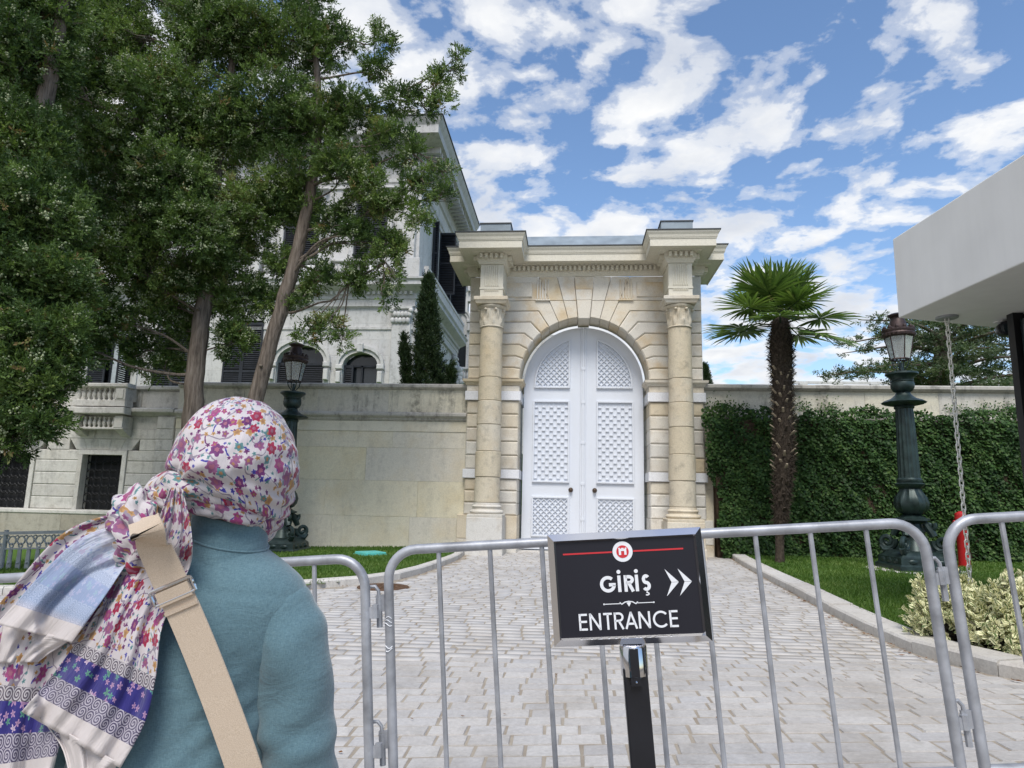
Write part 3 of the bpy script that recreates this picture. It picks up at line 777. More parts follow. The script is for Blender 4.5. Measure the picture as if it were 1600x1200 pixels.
# ---- doors
DY = 16.66
def door_leaf(s):
    RD, ZSD = 1.48, 4.22
    pts = [(CX + s * .012, .20), (CX + s * RD, .20)] + [(CX + s * RD * math.cos(R(a)), ZSD + RD * math.sin(R(a))) for a in range(0, 90, 5)] + [(CX + s * .012, ZSD + RD)]
    leaf = MB(); leaf.prism(pts, DY, DY + .08, .006); lf = leaf.build('door_leaf', 'door_paint', gate)
    x0, x1 = .33, 1.24
    bar = .020
    def frame(poly, w_, y_):
        ins = inset(poly, w_); m_ = MB(); n = len(poly)
        for i in range(n):
            j = (i + 1) % n
            q = [poly[i], poly[j], ins[j], ins[i]]
            m_.prism(q, y_, DY, .004)
        return m_
    rect = lambda a, b, z0, z1: [(CX + s * a, z0), (CX + s * b, z0), (CX + s * b, z1), (CX + s * a, z1)]
    ccw = lambda p: p if sum(p[i][0] * p[(i + 1) % len(p)][1] - p[(i + 1) % len(p)][0] * p[i][1] for i in range(len(p))) > 0 else p[::-1]
    RP = 1.22
    zb = 4.14
    xe = math.sqrt(RP ** 2 - .0)
    a0 = math.acos(min(1, x1 / RP)) if x1 < RP else 0.0
    a1 = math.acos(x0 / RP)
    topp = [(CX + s * x0, zb), (CX + s * min(x1, RP), zb)] + [(CX + s * RP * math.cos(a0 + (a1 - a0) * i / 10), ZSD + RP * math.sin(a0 + (a1 - a0) * i / 10)) for i in range(11)]
    for poly in (rect(x0, x1, 1.80, 3.82), rect(x0, x1, .50, 1.46), topp):
        frame(ccw(poly), .04, DY - .055).build('panel_frame', 'door_paint', lf)
    # lattices
    def inside_top(x, z): dx = (x - CX) * s; return x0 + .03 < dx < x1 and z > zb + .03 and dx ** 2 + (z - ZSD) ** 2 < (RP - .03) ** 2
    def inside_low(x, z): dx = (x - CX) * s; return x0 + .03 < dx < x1 - .03 and .53 < z < 1.43
    for ins_, zc_, nm in ((inside_top, 4.7, 'lattice'), (inside_low, .98, 'lattice')):
        mb = MB(); hw = .010
        for sg in (1, -1):
            for i in range(-16, 17):
                off = i * .14
                run = None
                for k in range(-150, 151):
                    tt = k * .012
                    x = CX + s * .8 + tt; z = zc_ + sg * tt + off
                    if ins_(x, z):
                        run = (run[0], (x, z)) if run else ((x, z), (x, z))
                    elif run:
                        break
                if run and abs(run[1][0] - run[0][0]) > .03:
                    (xa, za), (xb, zb_) = run; nx, nz = -sg * .7071 * hw, .7071 * hw
                    mb.prism([(xa - nx, za - nz), (xb - nx, zb_ - nz), (xb + nx, zb_ + nz), (xa + nx, za + nz)], DY - (.036 if sg > 0 else .033), DY - .001, 0)
        mb.build(nm, 'door_paint', lf, kind='stuff')
    mb = MB(); n = 9; st = (x1 - x0 - .07) / n
    for i in range(n + 1):
        xx = CX + s * (x0 + .035 + i * st)
        mb.box(xx - .006, xx + .006, DY - .020, DY - .001, 1.835, 3.785)
    for i in range(n):
        m0 = x0 + .035 + i * st
        zz_ = 1.90 + (.0975 if i % 2 else 0)
        while zz_ < 3.75:
            xa, xb = CX + s * (m0 + .008), CX + s * (m0 + st - .008)
            mb.box(min(xa, xb), max(xa, xb), DY - .030, DY - .001, zz_ - .011, zz_ + .011); zz_ += .195
    mb.build('basket_panel', 'door_paint', lf, kind='stuff')
    kx = CX + s * .29
    mb = MB(); mb.ball((kx, DY - .07, 1.63), .045, 12, 8); mb.tube([(kx, DY, 1.63), (kx, DY - .02, 1.63), (kx, DY - .025, 1.63), (kx, DY - .06, 1.63)], [.06, .055, .02, .018], 12); mb.build('knob', 'bronze', lf, smooth=True)
door_leaf(1); door_leaf(-1)
mb = MB()
mb.cbox(CX - .075, CX + .075, DY - .03, DY - .0005, .20, 5.66, .012); mb.cbox(CX - .035, CX + .035, DY - .055, DY - .031, .20, 5.68, .014)
for z in (.9, 1.75, 2.75, 3.75, 4.6): mb.cbox(CX - .045, CX + .045, DY - .062, DY - .0555, z, z + .07, .003)
mb.build('door_moulding', 'door_paint', gate)
mb = MB(); mb.box(CX - 1.7, CX + 1.7, 16.0, 17.3, .05, .17); mb.build('threshold', 'kerb_stone', gate)
# ================================================================ boundary walls
def wall_course(parent, x0, x1, z0, z1, y, mat, lmin, lmax, c=.006, name='stone_block', depth=.55, lip=0.0):
    x = x0
    while x < x1 - .02:
        l = rnd.uniform(lmin, lmax)
        if x1 - (x + l) < lmin * .6: l = x1 - x
        mb = MB(); mb.cbox(x + .001, x + l - .001, y - lip + rnd.uniform(-.003, .003), y + depth, z0 + .001, z1 - .001, c)
        mb.build(name, mat, parent); x += l
def moulding(parent, x0, x1, y, prof, mat, name, step=2.4, depth=.5):
    x = x0
    while x < x1 - .02:
        l = step if x1 - x - step > step * .5 else x1 - x
        mb = MB(); n = len(prof)
        poly = [(y - o, z) for o, z in prof] + [(y + depth, prof[-1][1]), (y + depth, prof[0][1])]
        k = len(poly)
        vs = [(x + .002, a, b) for a, b in poly] + [(x + l - .002, a, b) for a, b in poly]
        fs = [tuple(range(k)), tuple(range(2 * k - 1, k - 1, -1))] + [(i, k + i, k + (i + 1) % k, (i + 1) % k) for i in range(k)]
        mb.add(vs, fs); mb.build(name, mat, parent); x += l
wl = thing('boundary_wall', 'cream stone garden wall left of the arched gate, with blackened parapet', 'wall', (-6.2, 16.4, 0))
YW = 16.15; XA, XB = -9.95, XL - .002
for z0, z1, a, b in ((-.35, .90, 1.6, 2.6), (.90, 1.75, 1.5, 2.4), (1.75, 2.55, 2.2, 3.6), (2.55, 2.95, 1.8, 3.0)):
    wall_course(wl, XA, XB, z0, z1, YW, 'wall_stone', a, b, .004)
wall_course(wl, XA, XB, 2.95, 3.20, YW, 'wall_stone', 2.4, 3.4, .003, lip=.02)
moulding(wl, XA, XB, YW, [(.02, 3.20), (.06, 3.24), (.07, 3.27), (.12, 3.31), (.14, 3.33), (.14, 3.38), (.10, 3.42)], 'coping_stone', 'string_course')
wall_course(wl, XA, XB, 3.42, 3.99, YW, 'parapet_stone', 1.5, 2.4, .005, 'parapet_block', .5)
moulding(wl, XA, XB, YW, [(.03, 3.99), (.07, 4.02), (.10, 4.04), (.10, 4.10), (.06, 4.13)], 'coping_stone', 'coping', 1.9)
wr = thing('boundary_wall', 'pale stone wall top showing above the ivy right of the gate', 'wall', (9, 16.4, 0))
XC, XD = XR + .002, 16.0
wall_course(wr, XC, XD, -.3, 1.7, YW, 'wall_stone', 2.2, 3.0); wall_course(wr, XC, XD, 1.7, 3.30, YW, 'wall_stone', 2.2, 3.0)
moulding(wr, XC, XD, YW, [(.02, 3.30), (.08, 3.36), (.09, 3.42), (.04, 3.47)], 'coping_stone', 'string_course')
wall_course(wr, XC, XD, 3.47, 4.03, YW, 'parapet_stone', 1.5, 2.2, .005, 'parapet_block', .5)
moulding(wr, XC, XD, YW, [(.03, 4.03), (.08, 4.06), (.12, 4.09), (.12, 4.15), (.07, 4.18)], 'coping_stone', 'coping', 1.9)

# ================================================================ louvred shutters, used on both palace fronts
def shutter(parent, x0, x1, y, z0, z1, arch=0.0, name='shutter'):
    """closed leaf in the XZ plane"""
    mb = MB(); fr = .07
    mb.box(x0, x0 + fr, y, y + .05, z0, z1); mb.box(x1 - fr, x1, y, y + .05, z0, z1)
    mb.box(x0 + fr, x1 - fr, y + .002, y + .048, z0, z0 + .1); mb.box(x0 + fr, x1 - fr, y + .002, y + .048, z1 - .1, z1)
    zm = (z0 + z1) / 2; mb.box(x0 + fr, x1 - fr, y + .002, y + .048, zm - .05, zm + .05)
    sh = mb.build(name, 'shutter_paint', parent)
    lb = MB(); z = z0 + .13
    while z < z1 - .12:
        if abs(z - zm) > .08: lb.hexa([(x0 + fr, y + .004, z), (x1 - fr, y + .004, z), (x1 - fr, y + .012, z - .006), (x0 + fr, y + .012, z - .006), (x0 + fr, y + .045, z + .05), (x1 - fr, y + .045, z + .05), (x1 - fr, y + .05, z + .044), (x0 + fr, y + .05, z + .044)])
        z += .085
    lb.build('louvres', 'shutter_paint', sh, kind='stuff')
    mb = MB(); mb.box(x0 + .03, x1 - .03, y + .051, y + .055, z0 + .02, z1 - .02); mb.build('backing', 'dark_room', sh)
    return sh
def shutter_side(parent, x, y0, y1, z0, z1):
    """leaf folded out, in the YZ plane"""
    mb = MB(); fr = .07
    mb.box(x, x + .05, y0, y0 + fr, z0, z1); mb.box(x, x + .05, y1 - fr, y1, z0, z1)
    mb.box(x + .002, x + .048, y0 + fr, y1 - fr, z0, z0 + .1); mb.box(x + .002, x + .048, y0 + fr, y1 - fr, z1 - .1, z1)
    sh = mb.build('shutter', 'shutter_paint', parent); lb = MB(); z = z0 + .13
    while z < z1 - .12:
        lb.hexa([(x + .004, y0 + fr, z), (x + .004, y1 - fr, z), (x + .012, y1 - fr, z - .006), (x + .012, y0 + fr, z - .006), (x + .045, y0 + fr, z + .05), (x + .045, y1 - fr, z + .05), (x + .05, y1 - fr, z + .044), (x + .05, y0 + fr, z + .044)]); z += .085
    lb.build('louvres', 'shutter_paint', sh, kind='stuff'); return sh
BALU = [(.045, 0), (.05, .02), (.03, .05), (.028, .08), (.05, .17), (.056, .24), (.04, .33), (.026, .42), (.03, .46), (.045, .48), (.05, .5)]
def balustrade(parent, x0, x1, y, z0, z1, pitch, mat, r=1.0):
    h = z1 - z0; n = int((x1 - x0) / pitch); st = (x1 - x0) / n; me = None
    for i in range(n):
        cx = x0 + (i + .5) * st
        mb = MB(); mb.lathe([(a * r, z0 + b * h * 2) for a, b in BALU], cx, y, 8)
        if me is None: o = mb.build('baluster', mat, parent, smooth=True); me = o; bx = cx
        else:
            o = me.copy(); COL.objects.link(o); o.location = (cx - bx, 0, 0)

# ================================================================ left pavilion: grilled basement, balcony, tall shuttered window
pv = thing('palace_pavilion', 'grey stone palace block behind the left trees, with grilled basement windows and balcony', 'building', (-14, 17, 0))
PYF = 16.30; S = 'pavilion_stone'
wins = [(-12.45, -11.38), (-15.0, -13.86), (-17.6, -16.4)]
segs = [(-19.5, -17.6), (-16.4, -15.0), (-13.86, -12.45), (-11.38, -10.5)]
wall_course(pv, -19.5, -10.02, -.6, .76, PYF - .18, 'plinth_stone', 1.4, 2.3, .01, 'plinth_block', .9)
moulding(pv, -19.5, -10.02, PYF, [(.18, .76), (.20, .78), (.20, .84), (.05, .87)], S, 'plinth_moulding')
zz_ = [.87, 1.18, 1.49, 1.80, 2.11, 2.38]
for z0, z1 in zip(zz_, zz_[1:]):
    for a, b in segs:
        e0 = .12 if (a, b) != segs[0] else 0; e1 = .12 if (a, b) != segs[-1] else 0
        wall_course(pv, a + e0, b - e1, z0, z1, PYF, S, 1.0, 2.0, .022)
    mb = MB(); mb.cbox(-10.498, -10.02, PYF - .10, PYF + .8, z0, z1, .022); mb.build('pier_block', S, pv)
for a, b in wins:
    for x0, x1, z0, z1, nm in ((a - .118, a, .87, 2.26, 'window_jamb'), (b, b + .118, .87, 2.26, 'window_jamb'), (a - .118, b + .118, 2.26, 2.376, 'window_lintel')):
        mb = MB(); mb.cbox(x0, x1, PYF - .03, PYF + .6, z0, z1, .006); mb.build(nm, S, pv)
    wn = MB(); wn.box(a, b, PYF + .30, PYF + .32, .87, 2.26); wo = wn.build('window', 'dark_room', pv)
    mb = MB()
    n = 5; st = (b - a) / n
    for i in range(n):
        for j in range(7):
            cx, cz = a + (i + .5) * st, .97 + j * .2; q = 14
            mb.tube([(cx + st * .52 * math.cos(t_ * 2 * math.pi / q), PYF + .20, cz + .12 * math.sin(t_ * 2 * math.pi / q)) for t_ in range(q)], .013, 4, True)
    for i in range(n + 1): mb.tube([(a + i * st, PYF + .2, .87), (a + i * st, PYF + .2, 2.26)], .012, 4)
    mb.build('grille', 'iron_grille', wo, kind='stuff')
    # flat arch over the opening
    m0 = (a + b) / 2
    for k in range(-2, 3):
        w0, w1 = .15, .19
        mb = MB(); mb.prism([(m0 + (k - .5) * .30 + .0, 2.38), (m0 + (k + .5) * .30, 2.38), (m0 + (k + .5) * .38, 2.665), (m0 + (k - .5) * .38, 2.665)], PYF, PYF + .6, .012); mb.build('voussoir', S, pv)
edges = [-19.5]
for a, b in sorted(wins): m0 = (a + b) / 2; edges += [m0 - .85, m0 + .85]
edges.append(-10.5)
for i in range(0, len(edges), 2):
    if edges[i + 1] - edges[i] > .05:
        q0, q1 = edges[i], edges[i + 1]
        mb = MB(); mb.cbox(q0 + (.1 if i > 0 else 0), q1 - (.1 if i + 2 < len(edges) else 0), PYF + .001, PYF + .6, 2.38, 2.665, .012); mb.build('stone_block', S, pv)
for z0, z1 in ((2.38, 2.665), (2.665, 2.93), (2.93, 3.26)):
    mb = MB(); mb.cbox(-10.498, -10.02, PYF - .10, PYF + .8, z0, z1, .022); mb.build('pier_block', S, pv)
wall_course(pv, -19.5, -10.5, 2.666, 2.93, PYF, S, 1.5, 2.2, .02)
wall_course(pv, -19.5, -10.5, 2.931, 3.26, PYF + .02, S, 1.8, 2.6, .005)
moulding(pv, -19.5, -10.02, PYF, [(.04, 3.26), (.10, 3.30), (.20, 3.34), (.22, 3.36), (.22, 3.43), (.17, 3.46)], S, 'string_course')
for bx0, bx1 in ((-12.62, -11.2), (-15.2, -13.65)):
    # balcony: brackets, under-slab balusters, parapet balusters
    ya = PYF - .42
    for x in (bx0 + .02, bx1 - .24):
        mb = MB(); yz = [(PYF, 2.72), (PYF - .10, 2.74), (PYF - .20, 2.80), (PYF - .34, 2.88), (PYF - .40, 2.93), (PYF - .40, 3.22), (PYF, 3.22)]
        k = len(yz); mb.add([(x, a_, b_) for a_, b_ in yz] + [(x + .22, a_, b_) for a_, b_ in yz], [tuple(range(k)), tuple(range(2 * k - 1, k - 1, -1))] + [(i, k + i, k + (i + 1) % k, (i + 1) % k) for i in range(k)])
        mb.build('bracket', S, pv)
    balustrade(pv, bx0 + .26, bx1 - .26, PYF - .28, 2.93, 3.20, .115, S, .9)
    mb = MB(); mb.cbox(bx0, bx1, ya + .03, PYF - .16, 2.88, 2.93, .01); mb.build('bracket_shelf', S, pv)
    mb = MB(); mb.cbox(bx0 - .06, bx1 + .06, ya - .08, PYF - .223, 3.262, 3.43, .02); mb.build('balcony_slab', S, pv)
    mb = MB(); mb.cbox(bx0, bx1, ya, PYF - .1, 3.462, 3.62, .01); mb.build('parapet_base', S, pv)
    balustrade(pv, bx0 + .02, bx1 - .30, ya + .12, 3.62, 3.94, .125, S)
    mb = MB(); mb.cbox(bx1 - .28, bx1, ya - .01, PYF + .1, 3.62, 3.94, .01); ob = mb.build('parapet_pier', S, pv)
    mb = MB(); mb.cbox(bx1 - .23, bx1 - .05, ya - .03, ya - .0101, 3.66, 3.90, .008); mb.build('raised_panel', S, ob)
    mb = MB(); mb.cbox(bx0 - .05, bx1 + .05, ya - .05, PYF - .12, 3.941, 4.05, .025); mb.build('handrail', S, pv)
wall_course(pv, -19.5, -10.02, 3.46, 3.94, PYF + .05, S, .9, 1.5, .03, 'parapet_block', .3)
moulding(pv, -19.5, -10.02, PYF + .05, [(.03, 3.94), (.08, 3.97), (.08, 4.04), (.03, 4.06)], S, 'coping', depth=.3)
# ================================================================ palace main front and flank
pl = thing('palace', 'tall white marble palace wing with dark shutters rising behind the garden wall', 'building', (-10, 28, 3.75))
S = 'palace_stone'; FY = 26.0; PX = -6.45
def P_box(name, x0, x1, y0, y1, z0, z1, c=.02, mat=S, par=None):
    mb = MB(); mb.cbox(x0, x1, y0, y1, z0, z1, c); return mb.build(name, mat, par or pl)
gw = [(-9.18, -7.76, 4.0, 7.05), (-11.95, -9.98, 4.0, 7.35), (-14.2, -12.7, 4.0, 8.4), (-17.2, -15.6, 4.0, 8.4), (-20.1, -18.2, 4.0, 9.0), (-24, -22.2, 4.0, 9.0)]
def wall_with(zlo, zhi, wins_, y, step):
    z = zlo
    while z < zhi - .01:
        z1 = min(z + step, zhi); cur = -32.0; spans = []
        for a, b, q0, q1 in sorted(wins_):
            if q0 < z1 - .01 and q1 > z + .01:
                spans.append((cur, a)); cur = b
                if q1 < z1 - .01: wall_course(pl, a, b, q1, z1, y, S, 1.8, 3.2, .004, depth=.7)
        spans.append((cur, PX))
        for a, b in spans:
            if b - a > .05: wall_course(pl, a, b, z, z1, y, S, 1.8, 3.2, .004, depth=.7)
        z = z1
wall_with(3.6, 8.95, gw, FY, .669)
up = [(-9.05, -7.7, 10.9, 14.0), (-12.1, -10.6, 10.9, 14.0), (-15.4, -13.9, 10.9, 14.0), (-19.4, -17.9, 10.9, 14.0)]
wall_with(10.05, 15.3, up, FY, .875)
# flank, facing the gate
mb = MB(); mb.box(PX - .6, PX, FY + .71, 36.3, 3.6, 15.3); mb.build('side_wall', S, pl)
flank = [(PX, 36.3), (PX, FY), (-32, FY)][::-1]
def around(name, prof, mat=S):
    mb = MB(); mb.sweep(flank, prof); return mb.build(name, mat, pl)
around('architrave_moulding', [(.0, 8.0), (.05, 8.02), (.05, 8.12), (0, 8.14)])
around('entablature', [(0, 8.95), (.12, 8.97), (.12, 9.25), (.16, 9.28), (.16, 9.5), (.22, 9.55), (.3, 9.6), (.55, 9.72), (.6, 9.75), (.6, 9.9), (.68, 9.98), (.68, 10.04), (0, 10.06)])
around('upper_string', [(0, 14.1), (.08, 14.13), (.08, 14.3), (.14, 14.36), (.14, 14.5), (0, 14.53)])
around('cornice', [(0, 15.3), (.1, 15.35), (.14, 15.8), (.25, 15.95), (.3, 16.0), (.95, 16.1), (.95, 16.45), (1.05, 16.6), (1.12, 16.75), (0, 16.95)])
around('roof_edge', [(0, 16.96), (1.16, 16.77), (1.16, 16.82), (.2, 17.1), (0, 17.1)], 'lead_edge')
P_box('attic_block', PX - 1.4, PX - .2, FY + .2, FY + 1.6, 17.1, 17.9)
for x in np.arange(-15.6, PX, .42): P_box('modillion', x, x + .17, FY - .82, FY - .1, 15.82, 16.09, .02)
for y in np.arange(26.2, 36, .45):
    mb = MB(); mb.box(PX + .1, PX + .82, y, y + .17, 15.82, 16.09); mb.build('modillion', S, pl)
mb = MB()
for x in np.arange(-16, PX + .1, .22): mb.box(x, x + .11, FY - .27, FY - .15, 9.44, 9.57)
for y in np.arange(26, 36, .22): mb.box(PX + .15, PX + .27, y, y + .11, 9.44, 9.57)
mb.build('dentil_course', S, pl, kind='stuff')
# corner pilasters with leafy capitals
def leafcap(x0, x1, y0, y1, z0, z1, par, face):
    mb = MB(); mb.box(x0 + .03, x1 - .03, y0 + .03, y1 - .03, z0, z1 - .1)
    mb.box(x0 - .06, x1 + .06, y0 - .06, y1 + .02, z1 - .1, z1)
    for r_ in range(2):
        n = 5
        for i in range(n):
            if face == 'f': c = (x0 + (i + .5 + .5 * (r_ - .5)) * (x1 - x0) / n, y0 - .01, z0 + .16 + r_ * .26)
            else: c = (x1 + .01, y0 + (i + .5 + .5 * (r_ - .5)) * (y1 - y0) / n, z0 + .16 + r_ * .26)
            mb.ball(c, .10, 7, 5, (1, .8, 1.3))
    for q in (x0, x1): mb.ball((q, y0 - .02, z1 - .18), .11, 8, 6)
    mb.build('capital', S, par, smooth=True)
for x0, x1 in ((-7.25, -6.47),):
    p_ = P_box('pilaster', x0, x1, FY - .14, FY - .001, 3.6, 8.2, .02); leafcap(x0, x1, FY - .16, FY, 8.2, 8.95, p_, 'f')
    p_ = P_box('pilaster', x0, x1, FY - .14, FY - .001, 10.06, 14.1, .02); leafcap(x0, x1, FY - .16, FY, 14.54, 15.3, p_, 'f')
for y0, y1 in ((26.05, 26.85), (35.2, 36.2)):
    mb = MB(); mb.box(PX + .001, PX + .14, y0, y1, 3.6, 8.2); p_ = mb.build('pilaster', S, pl); leafcap(PX - .2, PX + .16, y0, y1, 8.2, 8.95, p_, 's')
    mb = MB(); mb.box(PX + .001, PX + .14, y0, y1, 10.06, 14.1); p_ = mb.build('pilaster', S, pl); leafcap(PX - .2, PX + .16, y0, y1, 14.54, 15.3, p_, 's')
# balustrade between the storeys
for x0, x1 in ((-9.7, -7.6), (-12.7, -10.2), (-15.8, -13.2)):
    balustrade(pl, x0, x1, FY - .42, 10.2, 10.72, .19, S, 1.4)
    P_box('handrail', x0 - .1, x1 + .1, FY - .56, FY - .28, 10.721, 10.85, .03); P_box('parapet_base', x0 - .1, x1 + .1, FY - .54, FY - .3, 10.061, 10.2, .01)
for x0, x1 in ((-7.5, -6.1), (-10.1, -9.8), (-13.1, -12.8)): P_box('parapet_pier', x0, x1, FY - .60, FY - .143, 10.062, 10.86, .02)
mb = MB()
mb.box(PX + .3, PX + .5, 26.4, 36, 10.72, 10.85); mb.box(PX + .3, PX + .5, 26.4, 36, 10.06, 10.2); mb.box(PX + .34, PX + .46, 26.4, 36, 10.2, 10.72)
mb.build('side_parapet', S, pl)
# windows of the lower storey, arched
def arched(a, b, zb, zs, rise, y, par, hood=True, shut='both', glass='window_glass_dark'):
    m0, hw = (a + b) / 2, (b - a) / 2
    def arch_pts(q, up=0.0, n=12): return [(m0 + (hw + q) * math.cos(math.pi * i / n), zs + up + (rise + q) * math.sin(math.pi * i / n)) for i in range(n + 1)]
    wn = MB(); wn.prism([(a, zb), (b, zb)] + arch_pts(0), y + .30, y + .34); wo = wn.build('window', glass, par)
    mb = MB()
    for x in (m0 - .04, a, b - .08): mb.box(x, x + .08, y + .20, y + .29, zb, zs)
    mb.box(a, b, y + .2, y + .295, zs - .06, zs + .02); mb.build('window_frame', 'shutter_paint', wo)
    # masonry spandrels up to the square head
    for s in (-1, 1):
        ap = [(m0 + s * hw * math.cos(math.pi / 2 * i / 8), zs + rise * math.sin(math.pi / 2 * i / 8)) for i in range(9)]
        mb = MB(); mb.prism([(m0 + s * hw, zs + rise + .02)] + ap, y, y + .6, 0) if False else None
        mb = MB(); zt = zs + rise
        for i in range(8):
            (xa, za), (xb, zb2) = ap[i], ap[i + 1]
            mb.prism([(xa, za), (xb, zb2), (xb, zt + .001), (xa, zt + .001)], y + .002, y + .29, 0)
        mb.build('spandrel', S, wo)
    if hood:
        for q0, q1, yo in ((.0, .16, .10), (.16, .28, .18)):
            mb = MB(); i0, i1 = arch_pts(q0), arch_pts(q1); n = 12
            for i in range(n): mb.prism([i0[i], i0[i + 1], i1[i + 1], i1[i]], y - yo, y - .001, 0)
            mb.build('archivolt', S, wo)
        P_box('keystone', m0 - .13, m0 + .13, y - .26, y - .182, zs + rise - .02, zs + rise + .36, .03, S, wo)
        for s in (-1, 1):
            xx = m0 + s * (hw + .14)
            P_box('architrave', xx - .13, xx + .13, y - .10, y - .001, zb, zs - .21, .02, S, wo); P_box('bracket', xx - .15, xx + .15, y - .2, y - .001, zs - .2, zs - .002, .03, S, wo)
            P_box('bracket', xx - .10, xx + .10, y - .24, y - .101, zs - .75, zs - .3, .03, S, wo)
    if shut in ('both', 'left'): shutter(wo, a, m0 - (.0 if shut == 'both' else hw * .45), y + .08, zb, zs)
    if shut == 'both': shutter(wo, m0 + .001, b, y + .08, zb, zs)
    return wo
arched(-9.18, -7.76, 4.0, 6.55, .5, FY, pl, True, 'left')
arched(-11.95, -9.98, 4.0, 6.65, .7, FY, pl, True, 'both')
for a, b in ((-14.2, -12.7), (-17.2, -15.6)):
    wn = MB(); wn.box(a, b, FY + .3, FY + .32, 4, 8.4); wo = wn.build('window', 'dark_room', pl)
    shutter(wo, a - .05, (a + b) / 2, FY - .08, 4.2, 8.3); shutter(wo, (a + b) / 2 + .002, b + .05, FY - .08, 4.2, 8.3)
for a, b in ((-9.05, -7.7), (-12.1, -10.6), (-15.4, -13.9), (-19.4, -17.9)):
    wn = MB(); wn.box(a, b, FY + .3, FY + .32, 10.9, 14.0); wo = wn.build('window', 'dark_room', pl)
    m0 = (a + b) / 2; shutter(wo, a, m0, FY - .04, 10.9, 13.95); shutter(wo, m0 + .002, b, FY - .04, 10.9, 13.95)
    for x0, x1 in ((a - .22, a - .02), (b + .02, b + .22)): P_box('architrave', x0, x1, FY - .08, FY - .001, 10.9, 14.02, .02, S, wo)
    P_box('window_hood', a - .35, b + .35, FY - .3, FY - .09, 14.03, 14.095, .02, S, wo)
for a, b in ((-20.1, -18.2), (-24, -22.2)):
    wn = MB(); wn.box(a, b, FY + .35, FY + .37, 4.0, 9.0); wo = wn.build('window', 'window_glass_dark', pl)
    mb = MB(); mb.box(a + .82, a + 1.42, FY + .28, FY + .33, 4.1, 8.9); mb.build('curtain', 'curtain', wo)
    mb = MB(); mb.box(a, a + .08, FY + .2, FY + .27, 4.0, 9.0); mb.box(b - .08, b, FY + .2, FY + .27, 4.0, 9.0); mb.box(a + .76, a + .82, FY + .2, FY + .27, 4.0, 9.0); mb.build('window_frame', 'shutter_paint', wo)
    shutter(wo, a - .02, a + .74, FY - .06, 4.2, 8.9); shutter_side(wo, b - .14, FY - .75, FY + .15, 4.2, 8.9)
    for x0, x1 in ((a - .3, a - .03), (b + .01, b + .28)): P_box('architrave', x0, x1, FY - .08, FY - .001, 4.0, 9.05, .02, S, wo)
# flank windows with leaves thrown open towards us
for y0, zb, zt in ((29.2, 10.9, 14.0), (32.6, 10.9, 14.0), (30.6, 4.6, 7.6)):
    wn = MB(); wn.box(PX + .005, PX + .03, y0, y0 + 1.3, zb, zt); wo = wn.build('window', 'dark_room', pl)
    sh = shutter(wo, PX + .06, PX + .86, y0 + 1.32, zb, zt)
    sh2 = shutter(wo, PX + .06, PX + .30, y0 - .06, zb, zt)
# cast ornament at the far corner of the flank
for z in (14.2, 13.0, 8.0, 6.8):
    mb = MB()
    for k in range(14): mb.ball((PX + .25 + rnd.uniform(-.1, .2), 36.1 + rnd.uniform(-.2, .2), z + rnd.uniform(-.5, .5)), rnd.uniform(.1, .2), 7, 5)
    mb.build('carved_ornament', S, pl, smooth=True)

# rear wing, seen in the gap beside the gate
rw = thing('palace_rear_wing', 'far white palace wing with arched window seen between the gate and slim cypress', 'building', (-5, 41, 3.75))
RY = 40.0
def RB(name, x0, x1, y0, y1, z0, z1, c=.02, par=None, mat=S):
    mb = MB(); mb.cbox(x0, x1, y0, y1, z0, z1, c); return mb.build(name, mat, par or rw)
for k in range(9): wall_course(rw, -9.0, -7.45, 3.6 + k * .85, 4.45 + k * .85, RY, S, 1.5, 2, .005); wall_course(rw, -6.45, 2.0, 3.6 + k * .85, 4.45 + k * .85, RY, S, 2, 3, .005)
for k in range(3): wall_course(rw, -9.0, 2.0, 13.4 + k * .7, 14.1 + k * .7, RY, S, 2, 3, .005)
wall_course(rw, -7.45, -6.45, 11.25, 13.4, RY, S, 1, 1.2, .005)
wall_course(rw, -7.45, -6.45, 3.6, 9.0, RY, S, 1, 1.2, .005)
wn = arched(-7.45, -6.45, 9.0, 12.2, .45, RY - .02, rw, True, 'none')
moulding(rw, -9, 2, RY, [(.0, 14.4), (.2, 14.5), (.3, 14.9), (.3, 15.1), (0, 15.2)], S, 'string_course')
for x in np.arange(-8.9, 1.8, .35): RB('modillion', x, x + .16, RY - .22, RY - .001, 14.0, 14.38, .02)
balustrade(rw, -8.2, -5.9, RY - .5, 8.3, 8.95, .2, S, 1.6)
RB('handrail', -8.4, -5.8, RY - .65, RY - .35, 8.951, 9.1, .02); RB('balcony_slab', -8.4, -5.8, RY - .7, RY - .02, 8.1, 8.299, .02)
balustrade(rw, -9, -3, RY - .2, 15.6, 16.2, .24, S, 1.6); RB('handrail', -9, -3, RY - .35, RY - .05, 16.201, 16.35, .02); RB('upper_slab', -9, 0, RY - .4, RY - .012, 15.35, 15.59, .02)

# roof line far behind the cedar
db = thing('distant_building', 'low stone parapet of a far building behind the cedar tree', 'building', (22, 44, 3.7))
mb = MB(); mb.box(14, 34, 44, 50, 3.7, 8.3); mb.build('wall', 'palace_stone', db)
mb = MB(); mb.box(13.7, 34.3, 43.7, 50.3, 8.301, 8.6); mb.build('cornice', 'palace_stone', db)
for k in range(9): mb = MB(); mb.box(14.6 + k * 2.2, 15.1 + k * 2.2, 43.9, 44.2, 8.601, 9.05); mb.build('parapet_post', 'palace_stone', db)
mb = MB(); mb.box(14.2, 34, 44.0, 44.15, 9.051, 9.2); mb.build('handrail', 'palace_stone', db)
